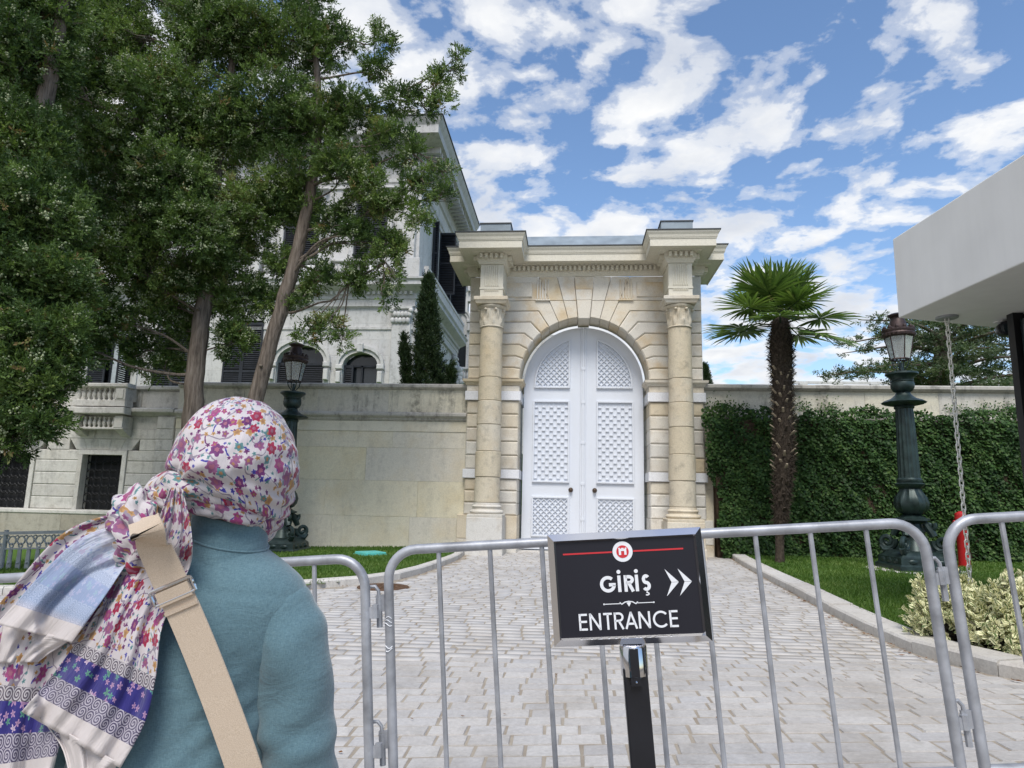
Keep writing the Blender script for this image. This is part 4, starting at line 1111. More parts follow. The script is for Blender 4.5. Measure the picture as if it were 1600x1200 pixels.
# ================================================================ vegetation
def AT(px, py, Y):
    """point on the plane y = Y along a sight line of the surveyed photograph"""
    d = _f + _r * ((px - 800) / 1050.0) + _u * ((600 - py) / 1050.0)
    t_ = Y / d.y; return np.array((d.x * t_, Y, CZ + d.z * t_))
def unit(a): return a / np.maximum(np.linalg.norm(a, axis=-1, keepdims=True), 1e-9)
def rand_dir(n): return unit(rng.normal(size=(n, 3)))
def diamond(P, D, S, L, Wd, bend=None):
    """diamond leaves: base P, direction D, side S, length L, half width Wd"""
    L = L[:, None]; Wd = Wd[:, None]
    m_ = P + D * L * .45
    if bend is not None: m_ = m_ + bend
    V = np.stack([P, m_ - S * Wd, P + D * L, m_ + S * Wd], 1).reshape(-1, 3)
    return V, np.arange(len(P) * 4).reshape(-1, 4)
def sprays(centres, outward, n_spray, n_leaf, size, spread=.75):
    """feathery sprays: every centre carries n_spray axes with n_leaf scale leaflets each"""
    n = len(centres)
    ax = unit(np.repeat(outward, n_spray, 0) * .8 + rand_dir(n * n_spray) * spread)
    c = np.repeat(centres, n_spray, 0) + rand_dir(n * n_spray) * size * .28
    sd = unit(np.cross(ax, rand_dir(n * n_spray)))
    N = n * n_spray
    tt = np.tile(np.linspace(0, 1, n_leaf), N)
    axr, cr, sr = np.repeat(ax, n_leaf, 0), np.repeat(c, n_leaf, 0), np.repeat(sd, n_leaf, 0)
    sg = np.where(np.arange(N * n_leaf) % 2 == 0, 1.0, -1.0)[:, None]
    P = cr + axr * (tt[:, None] * size) + rand_dir(N * n_leaf) * size * .05
    D = unit(axr * .75 + sr * sg * (1.05 - .75 * tt[:, None]) + rand_dir(N * n_leaf) * .28)
    S = unit(np.cross(D, rand_dir(N * n_leaf)))
    L = size * rng.uniform(.30, .54, N * n_leaf); Wd = L * rng.uniform(.14, .24, N * n_leaf)
    return diamond(P, D, S, L, Wd)

def tree(name, label, base, trunk, rad, lobes, density, seed, group, bark='bark_furrowed', size=.15, cones=1.0, warm=0.0):
    global rng
    keep = rng; rng = np.random.default_rng(seed); rl = random.Random(seed)
    t_ = thing(name, label, 'tree', base, group)
    path = catmull([base] + trunk, 6); n = len(path); rr = [float(np.interp(i / (n - 1), np.linspace(0, 1, len(rad)), rad)) for i in range(n)]
    path = [p + np.array((rl.gauss(0, .012), rl.gauss(0, .012), 0)) for p in path]
    mb = MB(); mb.tube([tuple(p) for p in path], rr, 14); tr_o = mb.build('trunk', bark, t_, smooth=True)
    for k in range(7):
        i = rl.randrange(2, n - 2); a = rl.uniform(0, 6.28); p = path[i]; d = np.array((math.cos(a), math.sin(a), .5))
        mb = MB(); mb.tube([tuple(p + d * rr[i] * .6), tuple(p + d * rr[i] * 1.25)], [.045, .03], 7); mb.build('branch_stub', bark, tr_o)
    C, O, TT = [], [], []; tw = MB(); big_c = []
    for li, (px_, py_, Y, r_) in enumerate(lobes):
        lc = AT(px_, py_, Y); r_ = r_ * 1.1; nC = int(density * r_ ** 2.1 * 900)
        d = rand_dir(nC); q = rng.uniform(.25, 1, nC) ** .45
        lump = 1 + .22 * np.sin(d[:, 0] * 5 + li) * np.sin(d[:, 2] * 6 - li) + .12 * np.sin(d[:, 1] * 11 + 2 * li)
        p = lc + d * (q * lump * r_)[:, None] * np.array((1, 1.05, .92))
        # foliage gathers in tufts with gaps between
        tuft = lc + rand_dir(max(5, nC // 30)) * (rng.uniform(.3, 1.02, max(5, nC // 30)) ** .5 * r_)[:, None]
        j = rng.integers(0, len(tuft), nC); wgt = rng.uniform(.35, .9, nC)[:, None]
        p = p * (1 - wgt) + (tuft[j] + rand_dir(nC) * .13) * wgt
        TT.append(np.clip(rng.normal(.40, .24, len(tuft)), 0, .93)[j]); C.append(p); O.append(unit((p - lc) + np.array((0, -.1, .35)) * r_))
        # limb from the trunk (or, for small sprays, from the nearest large bough), then twigs to the tufts
        if r_ > .34 or not big_c:
            k = int(np.argmin([abs(q_[2] - (lc[2] - rl.uniform(.15, .6) * np.hypot(*(lc - q_)[:2]))) + .4 * np.linalg.norm(q_ - lc) for q_ in path]))
            s0 = path[k]; r0 = min(rr[k] * .42, .014 + .013 * np.linalg.norm(lc - s0)); big_c.append(lc)
        else:
            s0 = min(big_c, key=lambda q_: np.linalg.norm(q_ - lc)); r0 = .018
        D_ = np.linalg.norm(lc - s0)
        mid = (s0 + lc) / 2 + np.array((0, 0, rl.uniform(-.06, .16) * D_)) + rng.normal(0, .07, 3) * D_
        cur = catmull([s0, s0 * .72 + mid * .28 + rng.normal(0, .03, 3) * D_, mid, lc * .6 + mid * .4 + rng.normal(0, .05, 3) * D_, lc], 4)
        mb = MB(); mb.tube([tuple(q_) for q_ in cur], list(np.linspace(r0, .008, len(cur))), 7); mb.build('limb', bark, t_, smooth=True)
        for q_ in tuft:
            a = cur[rl.randrange(len(cur) // 2, len(cur))]
            mm = (a + q_) / 2 + rng.normal(0, .07, 3)
            tw.tube([tuple(a), tuple(mm), tuple(q_)], [.012, .008, .004], 4)
    tw.build('twigs', 'twig', t_, kind='stuff')
    C = np.concatenate(C); O = np.concatenate(O); print('TREE', seed, len(C))
    ns, nl = 3, 10
    V, F = sprays(C, O, ns, nl, size)
    pt = np.clip(np.concatenate(TT) + .10 * np.sin(C[:, 0] * 2.1 + C[:, 2] * 1.3) + rng.normal(0, .10, len(C)) + warm, 0, .93)
    br = rng.uniform(0, 1, len(C)) < .012; pt[br] = 1.0
    tint = np.clip(np.repeat(pt, ns * nl) + rng.normal(0, .05, len(F)), 0, 1)
    cr = np_mesh('crown', V, F, 'cypress_leaf', t_, tint=tint); tag(cr, kind='stuff')
    # pale cone clusters
    nc = int(len(C) * .22 * cones)
    if nc:
        sel = rng.integers(0, len(C), nc); b = C[sel] + O[sel] * size * .7
        m_ = 11; P = np.repeat(b, m_, 0) + rand_dir(nc * m_) * rng.uniform(.01, .11, nc * m_)[:, None]
        r_ = rng.uniform(.014, .026, nc * m_)[:, None]
        oct_ = np.array([(1, 0, 0), (-1, 0, 0), (0, 1, 0), (0, -1, 0), (0, 0, 1), (0, 0, -1)], float)
        V = (P[:, None, :] + oct_[None] * r_[:, :, None]).reshape(-1, 3)
        f0 = np.array([(0, 2, 4), (2, 1, 4), (1, 3, 4), (3, 0, 4), (2, 0, 5), (1, 2, 5), (3, 1, 5), (0, 3, 5)])
        F = (f0[None] + (np.arange(nc * m_) * 6)[:, None, None]).reshape(-1, 3)
        o = np_mesh('cones', V, F, 'cone_green', t_, tint=np.repeat(rng.uniform(0, 1, nc * m_), 8)); tag(o, kind='stuff')
    rng = keep
    return t_

gA = 'tall cypresses on the left lawn'
zA = float(G(-7.65, 13)); zB = float(G(-6.75, 13)); zC = float(G(-8.0, 9.6))
lobA = [(170, 60, 12.6, 1.15), (255, 160, 12.4, 1.15), (165, 240, 12.3, 1.1), (260, 290, 12.3, 1.0), (330, 60, 12.9, 1.05), (350, 210, 13.0, .95), (335, 380, 12.9, .85), (230, 400, 12.5, .85), (165, 400, 12.2, .75), (245, 480, 13.2, .62), (165, 500, 12.4, .5), (225, 545, 13.4, .45), (255, 575, 13.4, .36), (380, 460, 13.2, .52), (365, 535, 13.1, .42), (330, 470, 13.6, .5), (285, 520, 13.6, .45), (130, 540, 12.4, .45), (300, 440, 13.0, .6), (90, 120, 12.0, 1.1), (270, -60, 12.8, 1.2), (130, -60, 12.5, 1.2), (395, 330, 13.0, .8), (300, 360, 12.2, .8), (130, 330, 11.9, .9)]
tree('cypress_tree', 'tall cypress with straight furrowed trunk left of the leaning tree, laden with pale cones', (-7.62, 13, zA),
     [(-7.68, 13, 2.5), (-7.71, 13.0, 4.4), (-7.67, 13.05, 5.7), (-7.72, 13.0, 8), (-7.5, 12.9, 11.5)], [.25, .195, .175, .165, .13, .06], lobA, 1.0, 11, gA)
lobB = [(450, 70, 13.0, 1.0), (520, 70, 13.1, .62), (470, -30, 13.0, .9), (420, 170, 12.9, 1.0), (490, 200, 12.9, .85), (555, 175, 12.9, .62), (545, 270, 12.7, .66), (595, 225, 12.7, .52), (625, 150, 12.8, .40), (660, 165, 12.8, .30), (680, 130, 12.8, .30), (705, 112, 12.8, .22), (718, 92, 12.8, .18), (690, 160, 12.8, .20), (640, 235, 12.6, .40), (600, 60, 13.2, .32), (590, 100, 13.0, .35), (470, 310, 13.2, .62), (520, 350, 13.0, .5), (565, 370, 12.8, .42), (600, 330, 12.6, .40), (640, 290, 12.4, .26), (672, 262, 12.3, .22), (690, 305, 12.3, .20), (695, 268, 12.3, .15), (655, 345, 12.4, .24), (600, 410, 12.8, .36), (570, 425, 12.9, .3), (480, 520, 13.2, .25), (420, 470, 13.4, .45), (600, 380, 12.7, .36), (640, 320, 12.4, .26), (670, 290, 12.3, .22), (620, 390, 12.6, .22), (500, 435, 13.1, .42), (445, 400, 13.3, .5), (545, 440, 13.0, .32), (520, 505, 13.1, .30), (535, 525, 13.1, .20), (470, 470, 13.1, .3), (440, 270, 12.8, .7), (570, 300, 12.6, .5), (400, 60, 12.9, .9), (615, 432, 12.6, .15), (600, 465, 12.7, .15)]
tree('cypress_tree', 'leaning cypress whose bare trunk slants right behind the lamp, open ragged crown', (-6.78, 13, zB),
     [(-6.42, 13, 3.1), (-6.02, 13, 5.1), (-5.62, 13, 7.2), (-5.5, 13, 9.2), (-5.75, 13.0, 11.6)], [.20, .16, .145, .125, .10, .05], lobB, .66, 12, gA, cones=.55)
lobC = [(20, 90, 9.8, 1.0), (20, 230, 9.7, .95), (60, 330, 9.6, .8), (15, 400, 9.5, .85), (80, 440, 9.5, .62), (30, 520, 9.4, .75), (105, 520, 9.5, .40), (60, 590, 9.4, .55), (15, 640, 9.3, .55), (55, 660, 9.3, .34), (85, 610, 9.5, .36), (10, 690, 9.3, .30), (110, 470, 9.8, .4), (60, 10, 10.0, .9), (-60, 500, 9.3, .8), (-60, 300, 9.5, .9), (85, 560, 9.6, .4)]
tree('cypress_tree', 'dark cypress at the left edge with low hanging boughs over the fence', (-9.6, 9.9, float(G(-9.6, 9.9))),
     [(-9.5, 9.9, 2.5), (-9.3, 9.9, 5.0), (-9.1, 9.9, 8), (-9.0, 9.9, 10.5)], [.26, .22, .19, .14, .07], lobC, 1.15, 13, gA, cones=.5, warm=-.14)

# slim garden cypresses behind the wall
def slim(label, x, y, z0, h, r, lean, seed):
    global rng
    keep = rng; rng = np.random.default_rng(seed)
    t_ = thing('slim_cypress', label, 'tree', (x, y, z0), 'slim cypresses on the terrace')
    mb = MB(); mb.tube([(x, y, z0), (x + lean * .5, y, z0 + h * .5), (x + lean, y, z0 + h * .95)], [.07, .045, .01], 7); mb.build('trunk', 'bark_cypress', t_)
    n = int(900 * h * r / 1.5); tt = rng.uniform(.02, 1, n) ** .9; a = rng.uniform(0, 2 * np.pi, n)
    rad = r * (1 - tt) ** .72 * 1.12 * (.75 + .25 * np.sin(a * 5 + tt * 14)) * rng.uniform(.55, 1.05, n) * np.minimum(1, tt * 8 + .6)
    P = np.stack([x + lean * tt + rad * np.cos(a), y + rad * np.sin(a), z0 + tt * h], 1)
    O = unit(np.stack([np.cos(a) * .45, np.sin(a) * .45, np.ones(n)], 1))
    V, F = sprays(P, O, 3, 9, .17, .35)
    o = np_mesh('crown', V, F, 'slim_cypress_leaf', t_, tint=np.clip(np.repeat(rng.uniform(0, 1, n), 27) + rng.normal(0, .1, len(F)), 0, 1)); tag(o, kind='stuff')
    rng = keep
slim('slender pointed cypress standing by the palace corner behind the wall', -4.16, 19, 3.75, 4.05, .58, -.12, 21)
slim('small leaning cypress sapling left of the slender pointed cypress', -4.62, 18.8, 3.75, 2.2, .20, -.28, 22)
slim('lowest small cypress peeping over the wall beside the gate pier', -3.52, 19.1, 3.75, 1.4, .16, 0, 23)
slim('tiny pointed tree tip just above the wall right of the gate', 5.3, 27, 3.75, 3.0, .55, 0, 24)

# ---------------------------------------------------------------- ivy over the right wall
def ivy():
    t_ = thing('ivy_hedge', 'dense dark green ivy hedge covering the wall right of the gate', 'hedge', (8, 15.7, .2))
    n = 52000; x = rng.uniform(3.02, 13.2, n); z = rng.uniform(.12, 3.72, n)
    top = 3.56 + .07 * np.sin(x * 2.1) + .05 * np.sin(x * 5.7 + 1) + .03 * np.sin(x * 13)
    left = 3.03 + .30 * np.clip((2.7 - z) / 1.2, 0, 1) + .05 * np.sin(z * 5)
    ok = (z < top) & (x > left); x, z, = x[ok], z[ok]; n = len(x)
    bump = .09 * np.sin(x * 1.9 + z) * np.sin(z * 2.3 + .7) + .05 * np.sin(x * 5.1 - z * 3) + .03 * np.sin(x * 11 + z * 9)
    y = 15.72 - bump - rng.uniform(0, .16, n) ** 1.5 + .12 * np.clip((z - 3.3) / .4, 0, 1)
    P = np.stack([x, y, z], 1)
    D = unit(np.stack([rng.normal(0, .5, n), -.45 + rng.normal(0, .35, n), -.55 + rng.normal(0, .5, n)], 1))
    S = unit(np.cross(D, unit(np.stack([rng.normal(0, .4, n), -np.ones(n), .5 + rng.normal(0, .4, n)], 1))))
    L = rng.uniform(.055, .095, n); Wd = L * rng.uniform(.36, .52, n)
    V, F = diamond(P, D, S, L, Wd)
    pt = np.clip(.45 + .2 * np.sin(x * 3.1 + z * 2) * np.sin(z * 4 - x) + rng.normal(0, .24, n), 0, 1)
    o = np_mesh('leaves', V, F, 'ivy_leaf', t_, tint=pt); tag(o, kind='stuff')
    # loose runners on the parapet
    m_ = 700; cx = rng.choice(np.array([3.4, 3.9, 5.4, 6.0, 8.8, 9.4, 9.9, 11.2]), m_) + rng.normal(0, .16, m_); cz = 3.58 + np.abs(rng.normal(0, .12, m_))
    P = np.stack([cx, np.full(m_, 16.11), cz], 1); D = unit(np.stack([rng.normal(0, 1, m_), -.3 * np.ones(m_), rng.normal(0, .8, m_)], 1)); S = unit(np.cross(D, np.array((0, -1, .2))))
    V, F = diamond(P, D, S, rng.uniform(.03, .06, m_), rng.uniform(.012, .022, m_))
    o = np_mesh('runners', V, F, 'ivy_leaf', t_, tint=rng.uniform(0, 1, m_)); tag(o, kind='stuff')
    mb = MB(); xs = np.arange(3.3, 13.3, .5)
    for a, b in zip(xs, xs[1:]): mb.box(a, b, 15.80, 16.10, .0, 3.30)
    mb.build('stem_mass', 'soil', t_)
ivy()

# ---------------------------------------------------------------- fan palm
def palm():
    bx, by = 4.12, 14.0; z0 = float(G(bx, by)) + .05
    t_ = thing('fan_palm', 'fan palm with shaggy fibrous trunk in front of the ivy wall', 'palm tree', (bx, by, z0))
    ctl = [(4.11, by, z0), (4.14, by, .9), (4.22, by, 1.7), (4.29, by, 2.6), (4.31, by, 3.7), (4.32, by, 4.7), (4.33, by, 5.25)]
    path = catmull(ctl, 6); rr = [float(np.interp(p[2], [.2, .5, 1.1, 2.0, 2.6, 3.6, 4.6, 5.25], [.10, .082, .095, .15, .175, .175, .22, .15])) for p in path]
    mb = MB(); mb.tube([tuple(p) for p in path], rr, 16); tr_ = mb.build('trunk', 'palm_fibre', t_, smooth=True)
    zs = np.array([p[2] for p in path]); xs = np.array([p[0] for p in path]); ra = np.array(rr)
    n = 9000; z = rng.uniform(.9, 5.2, n); a = rng.uniform(0, 2 * np.pi, n); r_ = np.interp(z, zs, ra); cx = np.interp(z, zs, xs)
    P = np.stack([cx + r_ * .96 * np.cos(a), by + r_ * .96 * np.sin(a), z], 1)
    D = unit(np.stack([np.cos(a) * .45 + rng.normal(0, .3, n), np.sin(a) * .45 + rng.normal(0, .3, n), -.7 + rng.normal(0, .45, n)], 1))
    S = unit(np.cross(D, rand_dir(n))); L = rng.uniform(.06, .17, n)
    V, F = diamond(P, D, S, L, np.full(n, .0045)); o = np_mesh('fibres', V, F, 'palm_fibre', tr_); tag(o, kind='stuff')
    k = 0
    for i in range(150):   # cut leaf bases
        z = 1.2 + 3.6 * i / 150 + rnd.uniform(-.04, .04); a = i * 2.39996; r_ = float(np.interp(z, zs, ra)); cx = float(np.interp(z, zs, xs))
        d = np.array((math.cos(a), math.sin(a), .8)); p = np.array((cx, by, z)) + np.array((d[0], d[1], 0)) * r_ * .85; tt = np.array((-math.sin(a), math.cos(a), 0))
        L = rnd.uniform(.10, .17); w_ = rnd.uniform(.014, .022); dn = d / np.linalg.norm(d); q = p + dn * L; th = np.cross(tt, dn) * .008
        mb = MB(); mb.hexa([tuple(p - tt * w_ * 1.4 - th), tuple(p + tt * w_ * 1.4 - th), tuple(p + tt * w_ * 1.4 + th), tuple(p - tt * w_ * 1.4 + th), tuple(q - tt * w_ - th), tuple(q + tt * w_ - th), tuple(q + tt * w_ + th), tuple(q - tt * w_ + th)])
        mb.build('leaf_base', 'palm_stub' if 2.0 < z < 4.2 and rnd.random() < .85 else 'palm_fibre', tr_)
    c0 = np.array((4.33, by, 5.27)); nf = 19
    for i in range(nf):
        a = i * 2.39996 + rnd.uniform(-.2, .2); q = i / (nf - 1)
        el = R(80 - 88 * q + rnd.uniform(-8, 8)); dead = False
        d = np.array((math.cos(a) * math.cos(el), math.sin(a) * math.cos(el), math.sin(el)))
        side = unit(np.cross(d, np.array((0, 0, 1.0)))); upv = np.cross(side, d)
        pl_ = rnd.uniform(.58, .86) * (1 - .25 * (q < .15)); p0 = c0 + d * .08 - np.array((0, 0, .25 * q)); p1 = p0 + d * pl_ * .55 + np.array((0, 0, .02)); p2 = p0 + d * pl_ - np.array((0, 0, .05 + .06 * q))
        fr = None
        ns = 38; V, F, T = [], [], []
        fl = rnd.uniform(.74, .92); axis = unit(p2 - p1); sd = unit(np.cross(axis, upv)); nm = np.cross(sd, axis)
        tip_t = rnd.random() * .35
        for s_ in range(ns):
            th = R(-150 + 300 * s_ / (ns - 1)); dd = axis * math.cos(th) + sd * math.sin(th)
            dd = unit(dd + nm * (.18 * math.cos(th)) + rng.normal(0, .035, 3))
            wv = unit(np.cross(dd, nm)); Ls = fl * (.62 + .38 * math.cos(th / 2.1)) * rnd.uniform(.9, 1.05)
            pa = p2; pb = p2 + dd * Ls * .45; dr = np.array((0, 0, -1.0)) * Ls * (.02 + .09 * rnd.random() + (.4 if dead else 0))
            pc = p2 + dd * Ls * .8 + dr * .5; pd = p2 + dd * Ls + dr * 1.3
            b = len(V); wd = .034
            V += [tuple(pa), tuple(pb - wv * wd), tuple(pb + wv * wd), tuple(pb + nm * .016), tuple(pc - wv * wd * .6), tuple(pc + wv * wd * .6), tuple(pc + nm * .01), tuple(pd)]
            F += [(b, b + 1, b + 3), (b, b + 3, b + 2), (b + 1, b + 4, b + 6), (b + 1, b + 6, b + 3), (b + 3, b + 6, b + 5), (b + 3, b + 5, b + 2), (b + 4, b + 7, b + 6), (b + 6, b + 7, b + 5)]
            tv = rnd.uniform(.05, .7); tv = .9 if dead else tv
            T += [tv] * 6 + [min(1, tv + tip_t)] * 2
        fr = np_mesh('frond', V, F, 'palm_leaf', t_, tint=T)
        mb = MB(); mb.tube([tuple(p0), tuple(p1), tuple(p2), tuple(p2 + axis * .1)], [.022, .014, .011, .005], 6); mb.build('stalk', 'palm_stub' if dead else 'slim_cypress_leaf', fr)
palm()

# ---------------------------------------------------------------- cedar behind the right wall
def cedar():
    global rng
    t_ = thing('cedar_tree', 'flat layered cedar standing behind the wall under the white canopy', 'tree', (14.3, 27, 3.75))
    mb = MB(); mb.tube([(14.3, 27, 3.75), (14.25, 27, 6.2), (14.5, 27, 7.8), (14.7, 27, 8.8)], [.42, .34, .26, .08], 10); mb.build('trunk', 'bark_furrowed', t_, smooth=True)
    C = []
    for i in range(30):
        z = 5.3 + 3.1 * round(i / 29 * 6) / 6 + rnd.uniform(-.12, .12); a = i * 2.39996; L = (5.2 - .62 * max(0, z - 6.5)) * rnd.uniform(.75, 1.05)
        if math.cos(a) < 0: L *= .88
        s0 = np.array((14.3 + .1 * (z - 5), 27, z)); e = s0 + np.array((math.cos(a) * L, math.sin(a) * L, rnd.uniform(-.1, .55) - .25 * max(0, z - 8)))
        cur = catmull([s0, s0 * .6 + e * .4 + np.array((0, 0, .35)), e], 6)
        mb = MB(); mb.tube([tuple(p) for p in cur], list(np.linspace(.09, .015, len(cur))), 6); mb.build('limb', 'bark_furrowed', t_)
        for k in range(46):
            u_ = rnd.uniform(.18, 1.0); p = cur[int(u_ * (len(cur) - 1))]; wdt = .25 + .95 * math.sin(math.pi * min(u_, .9)) ** .8
            ta = np.array((-math.sin(a), math.cos(a), 0)); C.append(p + ta * rnd.uniform(-wdt, wdt) + np.array((rnd.gauss(0, .12), rnd.gauss(0, .12), rnd.uniform(-.05, .05))))
    C = np.array(C); O = unit(rand_dir(len(C)) * np.array((1, 1, .25)) + np.array((0, 0, .12)))
    V, F = sprays(C, O, 4, 9, .26, .45)
    o = np_mesh('crown', V, F, 'cedar_needle', t_, tint=np.clip(np.repeat(rng.uniform(0, 1, len(C)), 36) + rng.normal(0, .1, len(F)), 0, 1)); tag(o, kind='stuff')
cedar()

# ---------------------------------------------------------------- variegated shrubs by the kerb
def shrub(label, x, y, r_, h, n, seed):
    global rng
    keep = rng; rng = np.random.default_rng(seed)
    z0 = float(G(x, y)) + .08
    t_ = thing('variegated_shrub', label, 'shrub', (x, y, z0), 'variegated shrubs along the kerb')
    tips = rand_dir(n // 9); tips[:, 2] = np.abs(tips[:, 2]) * 1.0; lump = 1 + .12 * np.sin(tips[:, 0] * 7 + seed) * np.sin(tips[:, 1] * 6)
    q = rng.uniform(.55, 1.02, len(tips)) ** .6
    T_ = np.array((x, y, z0 + .05)) + tips * (q * lump)[:, None] * np.array((r_, r_, h))
    mb = MB()
    for p in T_[:: 6]: mb.tube([(x + rnd.uniform(-.1, .1), y + rnd.uniform(-.1, .1), z0 - .03), tuple((p * .6 + np.array((x, y, z0)) * .4)), tuple(p)], [.008, .005, .003], 4)
    mb.build('stems', 'twig', t_, kind='stuff')
    m_ = 9; P = np.repeat(T_, m_, 0); ax = np.repeat(unit(tips + np.array((0, 0, .45))), m_, 0); k = np.tile(np.arange(m_), len(T_))
    P = P - ax * (k * .011)[:, None]
    D = unit(ax * np.clip(1.1 - k * .1, .3, 1.2)[:, None] + rand_dir(len(P)) * .75); N_ = unit(ax + rand_dir(len(P)) * .4); S = unit(np.cross(D, N_)); N_ = np.cross(S, D)
    L = rng.uniform(.036, .062, len(P))[:, None]; Wd = L * rng.uniform(.22, .30, len(P))[:, None]
    pts = [P, P + D * L * .3 - S * Wd * .85 + N_ * .004, P + D * L * .3 + S * Wd * .85 + N_ * .004, P + D * L * .68 - S * Wd + N_ * .004, P + D * L * .68 + S * Wd + N_ * .004, P + D * L - N_ * .004]
    V = np.stack(pts, 1).reshape(-1, 3); b = np.arange(len(P)) * 6
    F = np.stack([np.stack([b, b + 1, b + 2, b + 2], 1)], 1)
    # tri base, quad body, tri tip as triangles
    tri = np.array([(0, 1, 2), (1, 3, 2), (2, 3, 4), (3, 5, 4)]); F = (tri[None] + b[:, None, None]).reshape(-1, 3)
    uvp = np.array([(.5, 0), (.07, .3), (.93, .3), (.0, .68), (1.0, .68), (.5, 1)]); uv = np.tile(uvp[tri].reshape(-1, 2), (len(P), 1))
    o = np_mesh('leaves', V, F, 'variegated_leaf', t_, tint=np.repeat(np.clip(rng.normal(.5, .3, len(P)), 0, 1), 4), uv=uv); tag(o, kind='stuff')
    rng = keep
shrub('cream and green variegated shrub at the far left end of the clipped row', 3.42, 6.55, .42, .50, 5200, 31)
shrub('variegated shrub second in the row, just behind the barrier joint', 3.62, 6.0, .44, .54, 5600, 32)
shrub('variegated shrub third in the row, in front of the hanging chain', 4.15, 6.35, .5, .64, 5200, 33)
shrub('variegated shrub at the right picture edge, nearest to the kerb bend', 3.85, 5.35, .46, .50, 5600, 34)
shrub('variegated shrub behind the nearest one at the right picture edge', 4.45, 5.65, .5, .60, 4600, 35)
# ================================================================ street furniture
def scroll(c, r_, turns, thick, plane, flip=1, start=0.0):
    """spiral tube in a vertical plane whose horizontal axis is 'plane'"""
    pts, rs = [], []
    n = int(turns * 14)
    for i in range(n + 1):
        a = start + flip * 2 * math.pi * turns * i / n; q = r_ * (1 - .82 * i / n)
        pts.append((c[0] + plane[0] * q * math.cos(a), c[1] + plane[1] * q * math.cos(a), c[2] + q * math.sin(a))); rs.append(thick * (1 - .45 * i / n))
    return pts, rs
def lamp(x, y, zg, label, pad):
    t_ = thing('street_lamp', label, 'street lamp', (x, y, zg), 'ornate iron lamps flanking the gate')
    I = 'lamp_iron'; z = lambda h: zg + h
    if pad:
        mb = MB(); mb.lathe([(.85, z(-.12)), (.85, z(.0)), (.82, z(.02))], x, y, 24); mb.build('stone_pad', 'kerb_stone', t_)
    mb = MB(); mb.sq_lathe([(.50, z(-.1)), (.50, z(.10)), (.46, z(.13)), (.45, z(.24)), (.40, z(.28)), (.36, z(.34)), (.30, z(.36))], x, y)
    for s in (-1, 1):
        for u_ in (-.25, 0, .25): mb.ball((x + u_, y + s * .455, z(.18)), .06, 8, 6, (1.4, .4, .8)); mb.ball((x + s * .455, y + u_, z(.18)), .06, 8, 6, (.4, 1.4, .8))
    mb.build('base', I, t_, smooth=True)
    for k in range(4):
        a = math.pi / 4 + k * math.pi / 2; d = (math.cos(a), math.sin(a)); mb = MB()
        p, r_ = scroll((x + d[0] * .46, y + d[1] * .46, z(.50)), .15, 1.6, .055, d, 1, math.pi * .9); mb.tube(p, r_, 8)
        p, r_ = scroll((x + d[0] * .27, y + d[1] * .27, z(.80)), .10, 1.3, .042, d, -1, math.pi * .2); mb.tube(p, r_, 8)
        mb.tube([(x + d[0] * .34, y + d[1] * .34, z(.62)), (x + d[0] * .30, y + d[1] * .30, z(.70)), (x + d[0] * .20, y + d[1] * .20, z(.86))], [.06, .07, .05], 8)
        mb.tube([(x + d[0] * .58, y + d[1] * .58, z(.42)), (x + d[0] * .52, y + d[1] * .52, z(.34)), (x + d[0] * .36, y + d[1] * .36, z(.36))], [.05, .06, .05], 8)
        mb.build('scroll_foot', I, t_, smooth=True)
    lob = lambda a, r_, q: r_ * (1 + .05 * abs(math.sin(4 * a)))
    mb = MB(); mb.lathe([(.30, z(.35)), (.26, z(.42)), (.20, z(.52)), (.17, z(.62)), (.19, z(.70)), (.15, z(.78)), (.14, z(.84)), (.20, z(.87)), (.27, z(.90)), (.27, z(.93)), (.19, z(.96)), (.14, z(1.0))], x, y, 32, lob); mb.build('lower_stem', I, t_, smooth=True)
    leaf = lambda a, r_, q: r_ * (1 + .045 * math.cos(12 * a) + .03 * math.cos(6 * a + 8 * (q - zg)))
    mb = MB(); mb.lathe([(.14, z(1.0)), (.21, z(1.04)), (.26, z(1.12)), (.275, z(1.22)), (.25, z(1.32)), (.19, z(1.42)), (.17, z(1.47)), (.235, z(1.53)), (.25, z(1.56)), (.20, z(1.585))], x, y, 48, leaf); mb.build('vase', I, t_, smooth=True)
    mb = MB(); mb.lathe([(.205, z(1.585)), (.215, z(1.61)), (.215, z(1.64)), (.19, z(1.67))], x, y, 24)
    flute = lambda a, r_, q: r_ * (1 - .07 * abs(math.sin(8 * a)) ** .7)
    mb.lathe([(.185, z(1.67)), (.18, z(1.9)), (.168, z(2.4)), (.152, z(2.9)), (.15, z(2.97))], x, y, 64, flute); mb.lathe([(.165, z(2.97)), (.175, z(2.99)), (.165, z(3.02))], x, y, 24); mb.build('shaft', I, t_, smooth=True)
    scal = lambda a, r_, q: r_ * (1 + (.03 * math.cos(14 * a) if r_ > .3 else 0))
    mb = MB(); mb.lathe([(.16, z(3.02)), (.26, z(3.035)), (.35, z(3.06)), (.375, z(3.085)), (.34, z(3.11)), (.22, z(3.16)), (.14, z(3.23)), (.12, z(3.28))], x, y, 56, scal); mb.build('drip_disc', I, t_, smooth=True)
    mb = MB(); mb.lathe([(.12, z(3.28)), (.17, z(3.31)), (.20, z(3.37)), (.205, z(3.43)), (.195, z(3.47)), (.205, z(3.49)), (.19, z(3.51)), (.20, z(3.55)), (.25, z(3.60)), (.285, z(3.62)), (.28, z(3.655)), (.18, z(3.67)), (.06, z(3.68))], x, y, 40, scal); mb.build('bowl', I, t_, smooth=True)
    mb = MB(); mb.lathe([(.035, z(3.67)), (.04, z(3.73)), (.03, z(3.76)), (.03, z(3.86))], x, y, 10)
